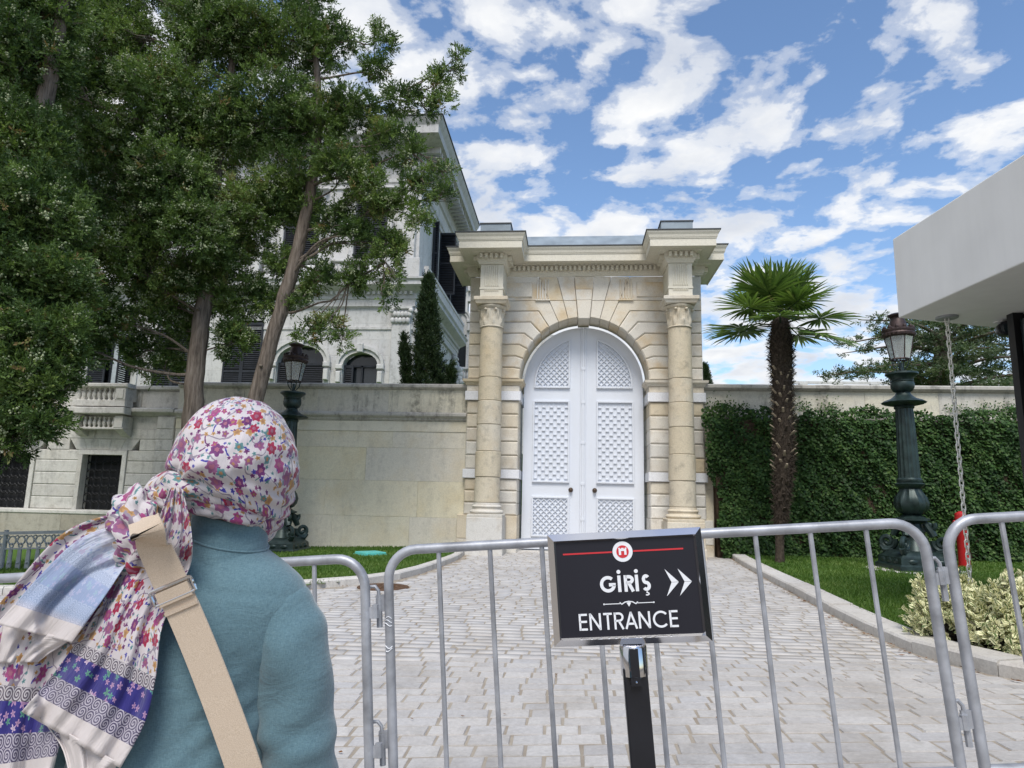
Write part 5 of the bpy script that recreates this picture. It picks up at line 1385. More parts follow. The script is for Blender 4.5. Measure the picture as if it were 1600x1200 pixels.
    for k in range(4):
        a = math.pi / 4 + k * math.pi / 2; mb.tube([(x + .05 * math.cos(a), y + .05 * math.sin(a), z(3.70)), (x + .13 * math.cos(a), y + .13 * math.sin(a), z(3.80)), (x + .155 * math.cos(a), y + .155 * math.sin(a), z(3.92))], .012, 6)
    mb.build('lantern_bracket', I, t_, smooth=True)
    n = 6; fr = MB(); rb, rt = .165, .245; zb, zt = z(3.92), z(4.36)
    pb = [(x + rb * math.cos(R(30 + 60 * i)), y + rb * math.sin(R(30 + 60 * i)), zb) for i in range(n)]; pt = [(x + rt * math.cos(R(30 + 60 * i)), y + rt * math.sin(R(30 + 60 * i)), zt) for i in range(n)]
    for i in range(n): fr.tube([pb[i], pt[i]], .011, 5)
    fr.tube(pb, .017, 6, True); fr.tube(pt, .014, 6, True); lf = fr.build('lantern_frame', 'lamp_copper', t_)
    for i in range(n):
        j = (i + 1) % n; mb = MB(); q = [np.array(v) for v in (pb[i], pb[j], pt[j], pt[i])]; c = sum(q) / 4; q = [c + (v - c) * .97 for v in q]
        inn = [v - np.array(((c[0] - x), (c[1] - y), 0)) * .02 for v in q]
        mb.add([tuple(v) for v in q] + [tuple(v) for v in inn], [(0, 1, 2, 3), (7, 6, 5, 4)]); mb.build('pane', 'lantern_glass', lf)
    mb = MB(); mb.lathe([(.02, zb), (.022, z(4.08)), (.045, z(4.12)), (.045, z(4.24)), (.02, z(4.28))], x, y, 10); mb.build('burner', 'lamp_copper', lf)
    crn = lambda a, r_, q: r_ * (1 + (.03 * math.cos(24 * a) if r_ > .27 else 0))
    mb = MB(); mb.lathe([(.25, z(4.35)), (.275, z(4.37)), (.285, z(4.41)), (.27, z(4.44)), (.285, z(4.47)), (.28, z(4.50)), (.20, z(4.53)), (.155, z(4.56)), (.14, z(4.66)), (.12, z(4.72)), (.13, z(4.74))], x, y, 48, crn)
    for k in range(12):
        a = 2 * math.pi * k / 12; mb.ball((x + .25 * math.cos(a), y + .25 * math.sin(a), z(4.53)), .035, 6, 5, (1, 1, 1.2))
    mb.lathe([(.125, z(4.74)), (.165, z(4.77)), (.175, z(4.79)), (.12, z(4.82)), (.05, z(4.84))], x, y, 20); mb.build('lantern_roof', 'lamp_copper', t_, smooth=True)
lamp(6.28, 13.2, float(G(6.28, 13.2)) + .07, 'ornate dark green iron lamp post on the right lawn before the ivy', True)
lamp(-6.46, 15.0, float(G(-6.46, 15.0)) + .02, 'ornate dark green iron lamp post on the left lawn beside the leaning trunk', False)

# ---------------------------------------------------------------- modern kiosk with deep white canopy
kd = np.array((-.108, .994)); A = np.array((3.81, 7.98)); B = np.array((7.4, 9.22)); L_ = 9.6
kio = thing('kiosk', 'modern kiosk with deep plain white canopy and black glazing at the right edge', 'kiosk', (6.2, 4.0, .2))
Dn = A - kd * L_; Cn = B - kd * L_
mb = MB(); z0, z1 = 3.59, 4.56
mb.hexa([(Dn[0], Dn[1], z0), (Cn[0], Cn[1], z0), (B[0], B[1], z0), (A[0], A[1], z0), (Dn[0], Dn[1], z1), (Cn[0], Cn[1], z1), (B[0], B[1], z1), (A[0], A[1], z1)])
cn_ = mb.build('canopy', 'kiosk_panel', kio)
bv = cn_.modifiers.new('bevel', 'BEVEL'); bv.width = .012; bv.segments = 2
e = (B - A) / np.linalg.norm(B - A)
def kp(a, b): q = A + e * a - kd * b; return q
post0 = np.array((4.98, 7.80))
def kbox(name, p, q, z0_, z1_, th, mat, par):
    d = (q - p) / np.linalg.norm(q - p); n = np.array((-d[1], d[0])) * th / 2; mb = MB()
    v = [p - n, q - n, q + n, p + n]
    mb.hexa([(a[0], a[1], z0_) for a in v] + [(a[0], a[1], z1_) for a in v]); return mb.build(name, mat, par)
zk = float(G(5, 7)) - .1
for i in range(5):
    p = post0 - kd * i * 1.75
    kbox('corner_post' if i == 0 else 'mullion', p - np.array((.055, 0)), p + np.array((.055, 0)), zk, 3.588, .11, 'kiosk_frame', kio)
    if i < 4:
        q = post0 - kd * (i + 1) * 1.75
        kbox('glass_pane', p - kd * .08, q + kd * .08, zk + .15, 3.5, .02, 'kiosk_glass', kio)
kbox('glass_pane', post0 + e * .09, post0 + e * 2.2, zk + .15, 3.5, .02, 'kiosk_glass', kio)
kbox('head_rail', post0 + e * .09, post0 + e * 2.3, 3.50, 3.586, .08, 'kiosk_frame', kio)
kbox('floor_slab', kp(1.0, 3.0) - e * .2, kp(3.4, 3.0), zk - .1, zk + .1, 6.5, 'kerb_stone', kio)
kbox('back_wall', post0 + e * 2.3 - kd * .1, post0 + e * 2.3 - kd * 7.6, zk, 3.586, .12, 'kiosk_frame', kio)
mb = MB(); mb.lathe([(.10, 3.565), (.115, 3.572), (.115, 3.589)], 4.32, 7.93, 20); mb.build('ceiling_rose', 'galvanised', kio)
t_ = thing('security_camera', 'black bullet security camera fixed under the white canopy beside the post', 'camera', (5.02, 8.12, 3.58))
mb = MB(); mb.lathe([(.075, 3.575), (.075, 3.588)], 5.04, 8.14, 16); mb.tube([(5.04, 8.14, 3.58), (5.04, 8.14, 3.53), (5.02, 8.10, 3.50)], .02, 8); mb.build('bracket', 'kiosk_panel', t_)
mb = MB(); mb.tube([(5.10, 8.22, 3.50), (5.09, 8.20, 3.50), (5.0, 8.0, 3.47), (4.99, 7.98, 3.47)], [.06, .085, .09, .08], 12); mb.build('housing', 'black_steel', t_, smooth=True)
mb = MB(); mb.tube([(4.992, 7.985, 3.4702), (4.985, 7.97, 3.469)], [.055, .05], 12); mb.build('lens', 'kiosk_glass', t_, smooth=True)
# rain chain hanging from the canopy
ch = thing('rain_chain', 'pale metal chain hanging from the white canopy down to the shrubs', 'chain', (4.32, 7.93, .3))
lk = None; pitch = .066; n = int((3.56 - .28) / pitch)
for i in range(n):
    zc = 3.555 - i * pitch - .02; xx = 4.32 + .015 * (i / n); yy = 7.93 + .02 * (i / n)
    if i < 2:
        pts = []
        for k in range(16):
            a = 2 * math.pi * k / 16; u_ = .020 * math.cos(a); v_ = (.026 if math.sin(a) >= 0 else -.026) + .020 * math.sin(a)
            pts.append((4.32 + (u_ if i == 0 else 0), 7.93 + (0 if i == 0 else u_), zc + v_))
        mb = MB(); mb.tube(pts, .0075, 6, True); o = mb.build('chain_link', 'chain_metal', ch, smooth=True)
        if i == 0: lk = [o, zc]
        else: lk2 = [o, zc]
    else:
        s_ = lk if i % 2 == 0 else lk2; o = s_[0].copy(); COL.objects.link(o); o.location = (xx - 4.32, yy - 7.93, zc - s_[1]); o.rotation_euler = (0, 0, 0)
# red hydrant standpipe
hx, hy = 7.72, 14.3; hz = float(G(hx, hy)) + .05
t_ = thing('fire_hydrant', 'slim red fire hydrant standing on the lawn before the ivy', 'hydrant', (hx, hy, hz))
mb = MB(); mb.lathe([(.13, hz - .02), (.13, hz + .03), (.105, hz + .05), (.10, hz + .9), (.11, hz + .92), (.11, hz + .98), (.10, hz + 1.0)], hx, hy, 20); mb.build('body', 'red_paint', t_, smooth=True)
mb = MB(); mb.lathe([(.105, hz + 1.0), (.105, hz + 1.03), (.095, hz + 1.06), (.04, hz + 1.085), (.025, hz + 1.10)], hx, hy, 16); mb.build('cap', 'red_paint', t_, smooth=True)
for s in (-1, 1): mb = MB(); mb.tube([(hx + s * .08, hy, hz + .88), (hx + s * .13, hy - .02, hz + .88), (hx + s * .135, hy - .02, hz + .88), (hx + s * .16, hy - .02, hz + .88)], [.035, .035, .045, .04], 10); mb.build('outlet', 'red_paint', t_, smooth=True)

# ---------------------------------------------------------------- ornate silver railing on the left
fx0, fx1, fy = -13.2, -7.6, 11.0; fr_ = thing('railing', 'silver openwork crowd railing behind the scarf at the left edge', 'railing', (-10.4, fy, -.2))
def ftop(x): return .64 + .07 * (x + 9.74) / 1.5
def fbox(name, x0, x1, y0, y1, a, b, par=fr_):
    mb = MB(); mb.hexa([(x0, y0, ftop(x0) + a), (x1, y0, ftop(x1) + a), (x1, y1, ftop(x1) + a), (x0, y1, ftop(x0) + a), (x0, y0, ftop(x0) + b), (x1, y0, ftop(x1) + b), (x1, y1, ftop(x1) + b), (x0, y1, ftop(x0) + b)]); return mb.build(name, 'silver_fence', par)
fbox('top_rail', fx0, fx1, fy - .04, fy + .04, -.05, 0); fbox('mid_rail', fx0, fx1, fy - .02, fy + .02, -.30, -.275); fbox('lower_rail', fx0, fx1, fy - .02, fy + .02, -.80, -.77); fbox('bottom_rail', fx0, fx1, fy - .03, fy + .03, -.98, -.94)
n = 34; st = (fx1 - fx0) / n
mbr = MB()
for i in range(n):
    x = fx0 + (i + .5) * st
    b = MB(); b.hexa([(x - .045, fy - .012, ftop(x) - .769), (x + .045, fy - .012, ftop(x) - .769), (x + .045, fy + .012, ftop(x) - .769), (x - .045, fy + .012, ftop(x) - .769), (x - .03, fy - .012, ftop(x) - .301), (x + .03, fy - .012, ftop(x) - .301), (x + .03, fy + .012, ftop(x) - .301), (x - .03, fy + .012, ftop(x) - .301)])
    b.ball((x, fy - .015, ftop(x) - .52), .022, 7, 5); b.build('baluster', 'silver_fence', fr_)
    for cz, rr_ in ((-.15, .07), (-.235, .035), (-.87, .055)):
        mbr.tube([(x + rr_ * math.cos(2 * math.pi * k / 12), fy, ftop(x) + cz + rr_ * math.sin(2 * math.pi * k / 12)) for k in range(12)], .014, 5, True)
    mbr.tube([(x + st / 2 + .035 * math.cos(2 * math.pi * k / 8), fy, ftop(x) - .1 + .035 * math.sin(2 * math.pi * k / 8)) for k in range(8)], .012, 5, True)
mbr.build('scrollwork', 'silver_fence', fr_, kind='stuff')
for x in (-13.2, -11.3, -9.62, -7.62): mb = MB(); mb.tube([(x, fy, float(G(x, fy)) - .1), (x, fy, ftop(x) + .03)], .035, 8); mb.build('post', 'silver_fence', fr_)

# ---------------------------------------------------------------- crowd barriers
def barrier(label, base, roll, yaw, width, hook_left):
    t_ = thing('crowd_barrier', label, 'barrier', base, 'galvanised crowd barriers across the drive', rot=(0, -roll, yaw))
    M = 'galvanised'; h = 1.10; w2 = width / 2; rc = .115; rb = .23
    pts = [(-w2, 0, .03), (-w2, 0, h - rc)]
    for k in range(1, 8): a = math.pi - math.pi / 2 * k / 8; pts.append((-w2 + rc + rc * math.cos(a), 0, h - rc + rc * math.sin(a)))
    pts += [(-w2 + rc, 0, h), (w2 - rc, 0, h)]
    for k in range(1, 8): a = math.pi / 2 - math.pi / 2 * k / 8; pts.append((w2 - rc + rc * math.cos(a), 0, h - rc + rc * math.sin(a)))
    pts += [(w2, 0, h - rc), (w2, 0, .03)]
    mb = MB(); mb.tube(pts, .0192, 12); mb.build('frame', M, t_, smooth=True, local=True)
    mb = MB(); mb.tube([(-w2, 0, rb), (w2, 0, rb)], .0195, 10); mb.build('bottom_rail', M, t_, smooth=True, local=True)
    n = 9; st = width / (n + 1)
    for i in range(n):
        x = -w2 + (i + 1) * st; mb = MB(); mb.tube([(x, 0, rb + .012), (x, 0, h - .012)], .0096, 8); mb.build('bar', M, t_, smooth=True, local=True)
    for s in (-1, 1):
        x = s * (w2 - .12); mb = MB()
        mb.tube([(x, -.26, .012), (x, -.2, .035), (x, 0, .05), (x, .2, .035), (x, .26, .012)], .016, 8); mb.tube([(x, 0, .05), (x, 0, rb)], .016, 8)
        mb.build('foot', M, t_, smooth=True, local=True)
    for zz_ in (.42, .92):
        # hook loop on the left post, eye on the right post
        mb = MB(); x = -w2
        mb.box(x - .052, x - .0, -.006, .006, zz_ - .05, zz_ + .012)
        mb.tube([(x - .040, 0, zz_ + .0), (x - .042, 0, zz_ + .028), (x - .055, 0, zz_ + .045), (x - .075, 0, zz_ + .045), (x - .088, 0, zz_ + .028), (x - .089, 0, zz_ - .04)], .0075, 8)
        mb.tube([(x - .040, 0, zz_ - .11), (x - .040, 0, zz_)], .012, 8)
        mb.build('hook', M, t_, smooth=True, local=True)
        mb = MB(); x = w2
        mb.tube([(x + .038, 0, zz_ - .05), (x + .038, 0, zz_ - .0)], .014, 8); mb.box(x, x + .032, -.007, .007, zz_ - .05, zz_ - .008); mb.build('hook_eye', M, t_, smooth=True, local=True)
    return t_
rl_ = R(4.6); W_B = 2.045
def bz(x, y): return float(G(x, y))
bc = barrier('middle crowd barrier, whole panel standing behind the entrance sign', (.385, 2.7, .185), rl_, 0, W_B, True)
barrier('right crowd barrier, cut off by the picture edge near the shrubs', (.385 + 2.125, 2.72, .185 + .171), rl_, R(.5), W_B, True)
barrier('left crowd barrier passing behind the woman in the teal coat', (.385 - 2.115, 2.68, .185 - .195), R(4.9), R(-1), W_B, True)
mb = MB()
for k in range(5): z = .845 - k * .012 - (k > 2) * .07; mb.tube([(-W_B / 2 + .0208 * math.cos(a), .0208 * math.sin(a), z + .006 * math.sin(a * 3 + k)) for a in np.linspace(-2.6 + k * .1, -.9, 9)], .0018, 4)
mb.build('scuffed_sticker', 'sign_white', bc, local=True, kind='stuff')

# ---------------------------------------------------------------- the entrance sign
sg = thing('sign_stand', 'black entrance sign in a chrome frame on a black post', 'sign', (.265, 2.2, .118), rot=(R(-1.0), -R(4.6), R(-1.5)))
def LB(name, m_, mat, par, smooth=False): return m_.build(name, mat, par, smooth=smooth, local=True)
mb = MB(); mb.lathe([(.17, 0), (.17, .012), (.15, .02), (.03, .028)], 0, 0, 28); LB('foot_plate', mb, 'black_steel', sg, True)
mb = MB(); mb.sq_lathe([(.037, .026), (.037, .80)], 0, 0, .8); pb_ = LB('post', mb, 'black_steel', sg)
cb = pb_.modifiers.new('bevel', 'BEVEL'); cb.width = .005; cb.segments = 2
mb = MB()
prof = []
for (r_, z) in ((.042, .775), (.042, .858), (.039, .863)): prof.append((r_, z))
mb.lathe(prof, 0, 0, 24); LB('post_cap', mb, 'chrome', sg, True)
mb = MB(); mb.box(-.013, .013, -.0445, -.040, .776, .858); mb.box(-.016, .016, -.0465, -.030, .752, .7745); LB('cap_slot', mb, 'black_steel', sg)
mb = MB(); mb.ball((0, -.0475, .763), .004, 8, 6); LB('screw', mb, 'chrome', sg)
SW, SH, SZ, SX = .486, .343, 1.036, 0.0   # panel width, height, centre
mb = MB(); mb.box(SX - SW / 2 + .012, SX + SW / 2 - .012, -.010, .010, SZ - SH / 2 + .012, SZ + SH / 2 - .012); fc = LB('sign_panel', mb, 'sign_black', sg)
mb = MB(); mb.box(-.03, .03, .0105, .02, .83, SZ + .05); LB('mounting_plate', mb, 'black_steel', sg)
# mitred chrome frame: each side a bevelled bar
fw = .026
co = [(SX - SW / 2, SZ - SH / 2), (SX + SW / 2, SZ - SH / 2), (SX + SW / 2, SZ + SH / 2), (SX - SW / 2, SZ + SH / 2)]; ci = inset(co, fw); cm = inset(co, fw * .78)
for i in range(4):
    j = (i + 1) % 4; mb = MB()
    vs = [(*co[i], -.004), (*co[j], -.004), (*cm[j], -.020), (*cm[i], -.020), (*ci[j], -.0115), (*ci[i], -.0115), (*co[j], .014), (*co[i], .014), (*ci[j], .014), (*ci[i], .014)]
    vs = [(a, c, b) for a, b, c in vs]
    mb.add(vs, [(0, 1, 2, 3), (3, 2, 4, 5), (1, 0, 7, 6), (5, 4, 8, 9), (6, 7, 9, 8)]); LB('frame_bar', mb, 'chrome', sg)
# letters are drawn as strokes of constant width
def stroke(m_, pts, w_, y0, closed=False, cap=True):
    P = [np.array(p, float) for p in pts]; n = len(P); L, Rr = [], []
    for i in range(n):
        a = P[i - 1] if (i > 0 or closed) else P[i]; b = P[(i + 1) % n] if (i < n - 1 or closed) else P[i]
        d1 = P[i] - a; d2 = b - P[i]
        d1 = d1 / np.linalg.norm(d1) if np.linalg.norm(d1) > 1e-9 else None; d2 = d2 / np.linalg.norm(d2) if np.linalg.norm(d2) > 1e-9 else None
        if d1 is None: d1 = d2
        if d2 is None: d2 = d1
        nn = np.array((-(d1 + d2)[1], (d1 + d2)[0])); ln = np.linalg.norm(nn); nn = nn / ln if ln > 1e-6 else np.array((-d1[1], d1[0]))
        k = 1 / max(.45, abs(nn @ np.array((-d1[1], d1[0])))); L.append(P[i] + nn * w_ / 2 * k); Rr.append(P[i] - nn * w_ / 2 * k)
    for i in range(n if closed else n - 1):
        j = (i + 1) % n; q = [Rr[i], Rr[j], L[j], L[i]]
        m_.add([(p[0], y0, p[1]) for p in q] + [(p[0], y0 + .0008, p[1]) for p in q], [(0, 1, 2, 3), (7, 6, 5, 4), (0, 4, 5, 1), (1, 5, 6, 2), (2, 6, 7, 3), (3, 7, 4, 0)])
def arcp(cx, cy, rx, ry, a0, a1, n=18): return [(cx + rx * math.cos(R(a0 + (a1 - a0) * i / n)), cy + ry * math.sin(R(a0 + (a1 - a0) * i / n))) for i in range(n + 1)]
def glyph(c, w_):
    """strokes in a unit-high box; returns list of polylines and advance"""
    h = w_ / 2
    if c == 'E': return [[(h, 0), (h, 1)], [(h, 1 - h), (.52, 1 - h)], [(h, .52), (.50, .52)], [(h, h), (.52, h)]], .60
    if c == 'N': return [[(h, 0), (h, 1)], [(h * .9, 1 - h * .3), (.72 - h * .9, h * .3)], [(.72 - h, 0), (.72 - h, 1)]], .82
    if c == 'T': return [[(0, 1 - h), (.54, 1 - h)], [(.27, 0), (.27, 1 - h)]], .60
    if c == 'R': return [[(h, 0), (h, 1)], [(h, 1 - h), (.30, 1 - h)] + arcp(.30, .72, .245 - h * .2, .28 - h, 90, -90, 12)[1:] + [(h, .44 + h)], [(.28, .44 + h), (.54, 0)]], .62
    if c == 'A': return [[(.02 + h * .4, 0), (.385, 1)], [(.365, 1), (.73 - h * .4, 0)], [(.16, .30), (.59, .30)]], .78
    if c == 'C': return [arcp(.5, .5, .5 - h, .5 - h, 42, 318, 30)], .96
    if c == 'G': return [arcp(.5, .5, .5 - h, .5 - h, 48, 352, 32), [(.56, .46), (1.0 - h * .2, .46)]], 1.04
    if c == 'I': return [[(h, 0), (h, 1)]], w_ + .12
    if c == 'S': q = (.5 - h) / 2; return [arcp(.28, .5 + q, .25 - h, q, 35, 270, 18) + arcp(.28, .5 - q, .27 - h, q, 90, -145, 20)[1:]], .58
def word(txt, x, z, h, w_, mat, y0, gap=0.0, dots=()):
    for i, c in enumerate(txt):
        st, adv = glyph(c, w_); m_ = MB()
        for p in st: stroke(m_, [(x + a * h, z + b * h) for a, b in p], w_ * h, y0)
        if i in dots: dot = [(x + w_ * h / 2 + w_ * .62 * h * math.cos(2 * math.pi * k / 14), z + h * 1.22 + w_ * .62 * h * math.sin(2 * math.pi * k / 14)) for k in range(14)]; m_.prism(dot, y0, y0 + .0008)
        if c == 'S' and w_ > .15: stroke(m_, [(x + .30 * h, z - .02 * h), (x + .28 * h, z - .10 * h), (x + .38 * h, z - .13 * h), (x + .40 * h, z - .20 * h), (x + .32 * h, z - .25 * h), (x + .20 * h, z - .24 * h)], .07 * h, y0)
        o = LB('letter', m_, mat, fc); x += (adv + gap) * h
    return x
YF = -.0112
word('ENTRANCE', -.160, SZ - .125, .050, .125, 'sign_white', YF, .055)
word('GIRIS', -.086, SZ - .014, .050, .20, 'sign_white', YF, .075, dots=(1, 3))
for k in (0, 1):
    x = .118 + k * .040; m_ = MB(); z = SZ + .008; m_.prism([(x, z + .041), (x + .040, z + .001), (x + .018, z + .001)], YF, YF + .0008); m_.prism([(x + .018, z + .0), (x + .040, z + .0), (x, z - .041)], YF, YF + .0008); LB('chevron', m_, 'sign_white', fc)
m_ = MB(); zz_ = SZ - .049
stroke(m_, [(-.078, zz_), (-.028, zz_)], .0022, YF); stroke(m_, [(.026, zz_), (.076, zz_)], .0022, YF)
for s in (-1, 1):
    stroke(m_, [(s * .028 - .001, zz_ + .004), (s * .022 - .001, zz_ - .002), (s * .012 - .001, zz_ + .004), (-.001, zz_ + .006)], .003, YF); m_.prism(arcp(s * .077 - .001, zz_, .0026, .0026, 0, 330, 11), YF, YF + .0008)
m_.prism([(-.008, zz_ + .002), (-.001, zz_ - .010), (.006, zz_ + .002), (-.001, zz_ + .004)], YF - .0005, YF + .0004); LB('flourish', m_, 'sign_white', fc)
zr_ = SZ + .1085
for x0, x1 in ((-.196, -.040), (.026, .182)): m_ = MB(); m_.box(x0, x1, YF, YF + .0008, zr_ - .0024, zr_ + .0024); LB('red_line', m_, 'sign_red', fc)
m_ = MB(); m_.prism(arcp(-.007, zr_, .0315, .0315, 0, 350, 35), YF, YF + .0009); em = LB('emblem', m_, 'sign_white', fc)
m_ = MB(); m_.prism(arcp(-.007, zr_, .0195, .0195, 0, 350, 35), YF - .0009, YF - .0001); LB('emblem_disc', m_, 'sign_red', fc)
m_ = MB(); g0 = -.007
for q in ([(-.012, -.010), (-.005, -.010), (-.005, .009), (-.012, .009)], [(.005, -.010), (.012, -.010), (.012, .009), (.005, .009)], [(-.005, .002), (.005, .002), (.005, .008), (-.005, .008)], [(-.013, .0091), (-.008, .0091), (-.008, .012), (-.013, .012)], [(.008, .0091), (.013, .0091), (.013, .012), (.008, .012)], [(-.004, .0081), (.004, .0081), (.004, .0115), (-.004, .0115)]):
    m_.prism([(g0 + a, zr_ + b) for a, b in q], YF - .0018, YF - .001)
LB('emblem_gate', m_, 'sign_white', fc)
# ================================================================ the woman in the foreground
t = newmat('coat_cloth'); p = pos(t)
n1 = t.noise(t.vmath('MULTIPLY', p, (1, 1, 5)), 160, 3, .7); n2 = t.noise(t.vmath('MULTIPLY', p, (5, 1, 1)), 160, 3, .7); n3 = t.noise(p, 5, 3)
c = t.ramp(t.math('MULTIPLY_ADD', n1, .5, t.math('MULTIPLY', n2, .5)), [(.35, (.078, .145, .178)), (.5, (.108, .190, .226)), (.65, (.138, .232, .268))])
c = t.mix(1.0, c, t.ramp(n3, [(.3, .90), (.7, 1.08)]), 'MULTIPLY')
cr = t.noise(t.vmath('MULTIPLY', p, (1.0, .6, 1.7)), 13, 4, .55, dist=1.1)
hgt = t.math('ADD', t.math('MULTIPLY', t.math('ADD', n1, n2), .10), t.math('MULTIPLY', cr, 1.0))
finish(t, c, .88, hgt, .32, .016, spec=.15, **{'Sheen Weight': .35, 'Sheen Roughness': .5})
t = newmat('strap_canvas'); p = pos(t)
n1 = t.noise(t.vmath('MULTIPLY', p, (3, 1, 3)), 260, 2, .6)
finish(t, t.ramp(n1, [(.3, (.46, .37, .28)), (.7, (.60, .50, .40))]), .85, n1, .3, .002, spec=.15)
simple('skin', (.50, .30, .22), .55, 0, .35, .05)
simple('dark_skirt', (.03, .035, .05), .9)
simple('shoe_leather', (.05, .035, .03), .5)

def floral(name, reverse=0.0):
    t = newmat(name); uv = t.new('ShaderNodeUVMap').outputs[0]
    wob = t.noise(uv, 70, 2, .5, out=1)
    uvw = t.vmath('ADD', uv, t.vmath('SCALE', t.vmath('SUBTRACT', wob, (.5, .5, .5)), sc=.007))
    sepn = t.new('ShaderNodeSeparateXYZ', {0: uv}); U, V_ = sepn.outputs[0], sepn.outputs[1]
    col = t.mix(t.noise(uv, 9, 2), (.54, .495, .51), (.61, .57, .58))
    # curling stems
    ns = t.noise(uvw, 17, 1.0, .4)
    stem = t.math('LESS_THAN', t.math('ABSOLUTE', t.math('SUBTRACT', ns, .5)), .011)
    col = t.mix(t.math('MULTIPLY', stem, .75), col, (.16, .12, .19))
    def layer(col, cell, rad, petals, depth, stops, off, prob, squash=1.0, core=None):
        v = t.vmath('SCALE', t.vmath('ADD', uvw, off), sc=1.0 / cell)
        vo = t.new('ShaderNodeTexVoronoi', {'Vector': v, 'Scale': 1.0, 'Randomness': .85}, voronoi_dimensions='2D')
        loc = t.vmath('SUBTRACT', v, (vo, 'Position')); cs = t.new('ShaderNodeSeparateColor', {0: (vo, 'Color')})
        rot = t.new('ShaderNodeVectorRotate', {'Vector': loc, 'Angle': t.math('MULTIPLY', cs.outputs[1], 6.283)}, rotation_type='Z_AXIS')
        ls = t.new('ShaderNodeSeparateXYZ', {0: rot}); lx = ls.outputs[0]; ly = t.math('MULTIPLY', ls.outputs[1], squash)
        r_ = t.math('SQRT', t.math('ADD', t.math('MULTIPLY', lx, lx), t.math('MULTIPLY', ly, ly)))
        an = t.math('ARCTAN2', ly, lx)
        pet = t.math('MULTIPLY_ADD', t.math('COSINE', t.math('MULTIPLY', an, float(petals))), depth, 1.0 - depth)
        sz = t.math('MULTIPLY_ADD', cs.outputs[2], .45, .70)
        lim = t.math('MULTIPLY', t.math('MULTIPLY', pet, sz), rad / cell)
        m_ = t.math('MULTIPLY', t.math('LESS_THAN', r_, lim), t.math('LESS_THAN', cs.outputs[1], prob))
        fc_ = t.ramp(cs.outputs[0], stops, 'CONSTANT')
        fc_ = t.mix(1.0, fc_, t.ramp(t.math('DIVIDE', r_, t.math('MAXIMUM', lim, .001)), [(.2, .7), (.6, 1.0), (1, 1.25)]), 'MULTIPLY')
        col = t.mix(m_, col, fc_)
        if core:
            m2 = t.math('MULTIPLY', m_, t.math('LESS_THAN', r_, t.math('MULTIPLY', lim, .38))); col = t.mix(m2, col, core)
        return col
    RED, PUR, PLM, BLU, TEA, OCH, MAG = (.30, .015, .055), (.13, .025, .13), (.24, .085, .19), (.05, .045, .30), (.10, .22, .23), (.40, .23, .09), (.30, .05, .17)
    col = layer(col, .0140, .0042, 5, .22, [(0, TEA), (.3, PUR), (.5, BLU), (.65, OCH), (.85, PLM)], (3.1, 1.7, 0), .85)
    col = layer(col, .021, .0070, 2, .35, [(0, BLU), (.4, TEA), (.6, PUR), (.8, BLU)], (7.7, 4.2, 0), .6, 2.3)
    col = layer(col, .025, .0082, 5, .16, [(0, OCH), (.35, PLM), (.6, TEA), (.8, MAG)], (1.3, 9.1, 0), .62, 1.0, (.33, .17, .08))
    col = layer(col, .037, .0130, 6, .15, [(0, RED), (.25, PLM), (.6, PUR), (.78, MAG)], (5.9, 2.3, 0), .80, 1.15, (.30, .10, .16))
    # borders counted from the hem (v = metres from the hem)
    def band(a, b): return t.math('MULTIPLY', t.math('GREATER_THAN', V_, a), t.math('LESS_THAN', V_, b))
    def scrolls(size, dark, light, off):
        fu = t.math('SUBTRACT', t.math('FRACT', t.math('DIVIDE', U, size)), .5); fv = t.math('SUBTRACT', t.math('FRACT', t.math('DIVIDE', t.math('SUBTRACT', V_, off), size)), .5)
        r_ = t.math('SQRT', t.math('ADD', t.math('MULTIPLY', fu, fu), t.math('MULTIPLY', fv, fv))); an = t.math('ARCTAN2', fv, fu)
        s_ = t.math('SINE', t.math('MULTIPLY_ADD', r_, 26.0, an))
        return t.mix(t.math('GREATER_THAN', s_, .15), dark, light)
    sc1 = scrolls(.0205, (.09, .075, .14), (.50, .47, .54), .036)
    blue = t.mix(t.noise(uv, 30, 2), (.020, .018, .14), (.045, .04, .26))
    blue = layer(blue, .017, .0070, 5, .3, [(0, (.42, .25, .42)), (.4, (.10, .30, .24)), (.7, (.55, .42, .55)), (.85, (.10, .28, .20))], (2.2, 3.3, 0), .8)
    col = t.mix(band(.122, .143), col, scrolls(.0205, (.12, .10, .13), (.56, .53, .55), .122))
    col = t.mix(band(.077, .122), col, blue)
    col = t.mix(band(.036, .077), col, sc1)
    col = t.mix(band(-1, .036), col, (.64, .59, .58))
    if reverse:
        soft = t.mix(t.ramp(V_, [(.03, 0), (.05, 1), (.16, .8), (.22, 0)]), (.62, .60, .66), (.36, .47, .66))
        col = t.mix(reverse, col, soft); col = t.mix(band(-1, .036), col, (.64, .59, .58))
    b = t.new('ShaderNodeBsdfPrincipled', {'Base Color': col, 'Roughness': .62, 'Specular IOR Level': .3, 'Sheen Weight': .2})
    bn = t.new('ShaderNodeBump', {'Height': t.noise(t.vmath('MULTIPLY', uv, (3.0, .7, 1.0)), 26, 4, .55, dist=.8), 'Strength': .40, 'Distance': .008}); t.set(b, 'Normal', bn)
    tl = t.new('ShaderNodeBsdfTranslucent', {'Color': col})
    t.new('ShaderNodeOutputMaterial', {'Surface': t.new('ShaderNodeMixShader', {0: .12, 1: b, 2: tl})})
floral('scarf_print'); floral('scarf_reverse', .72)

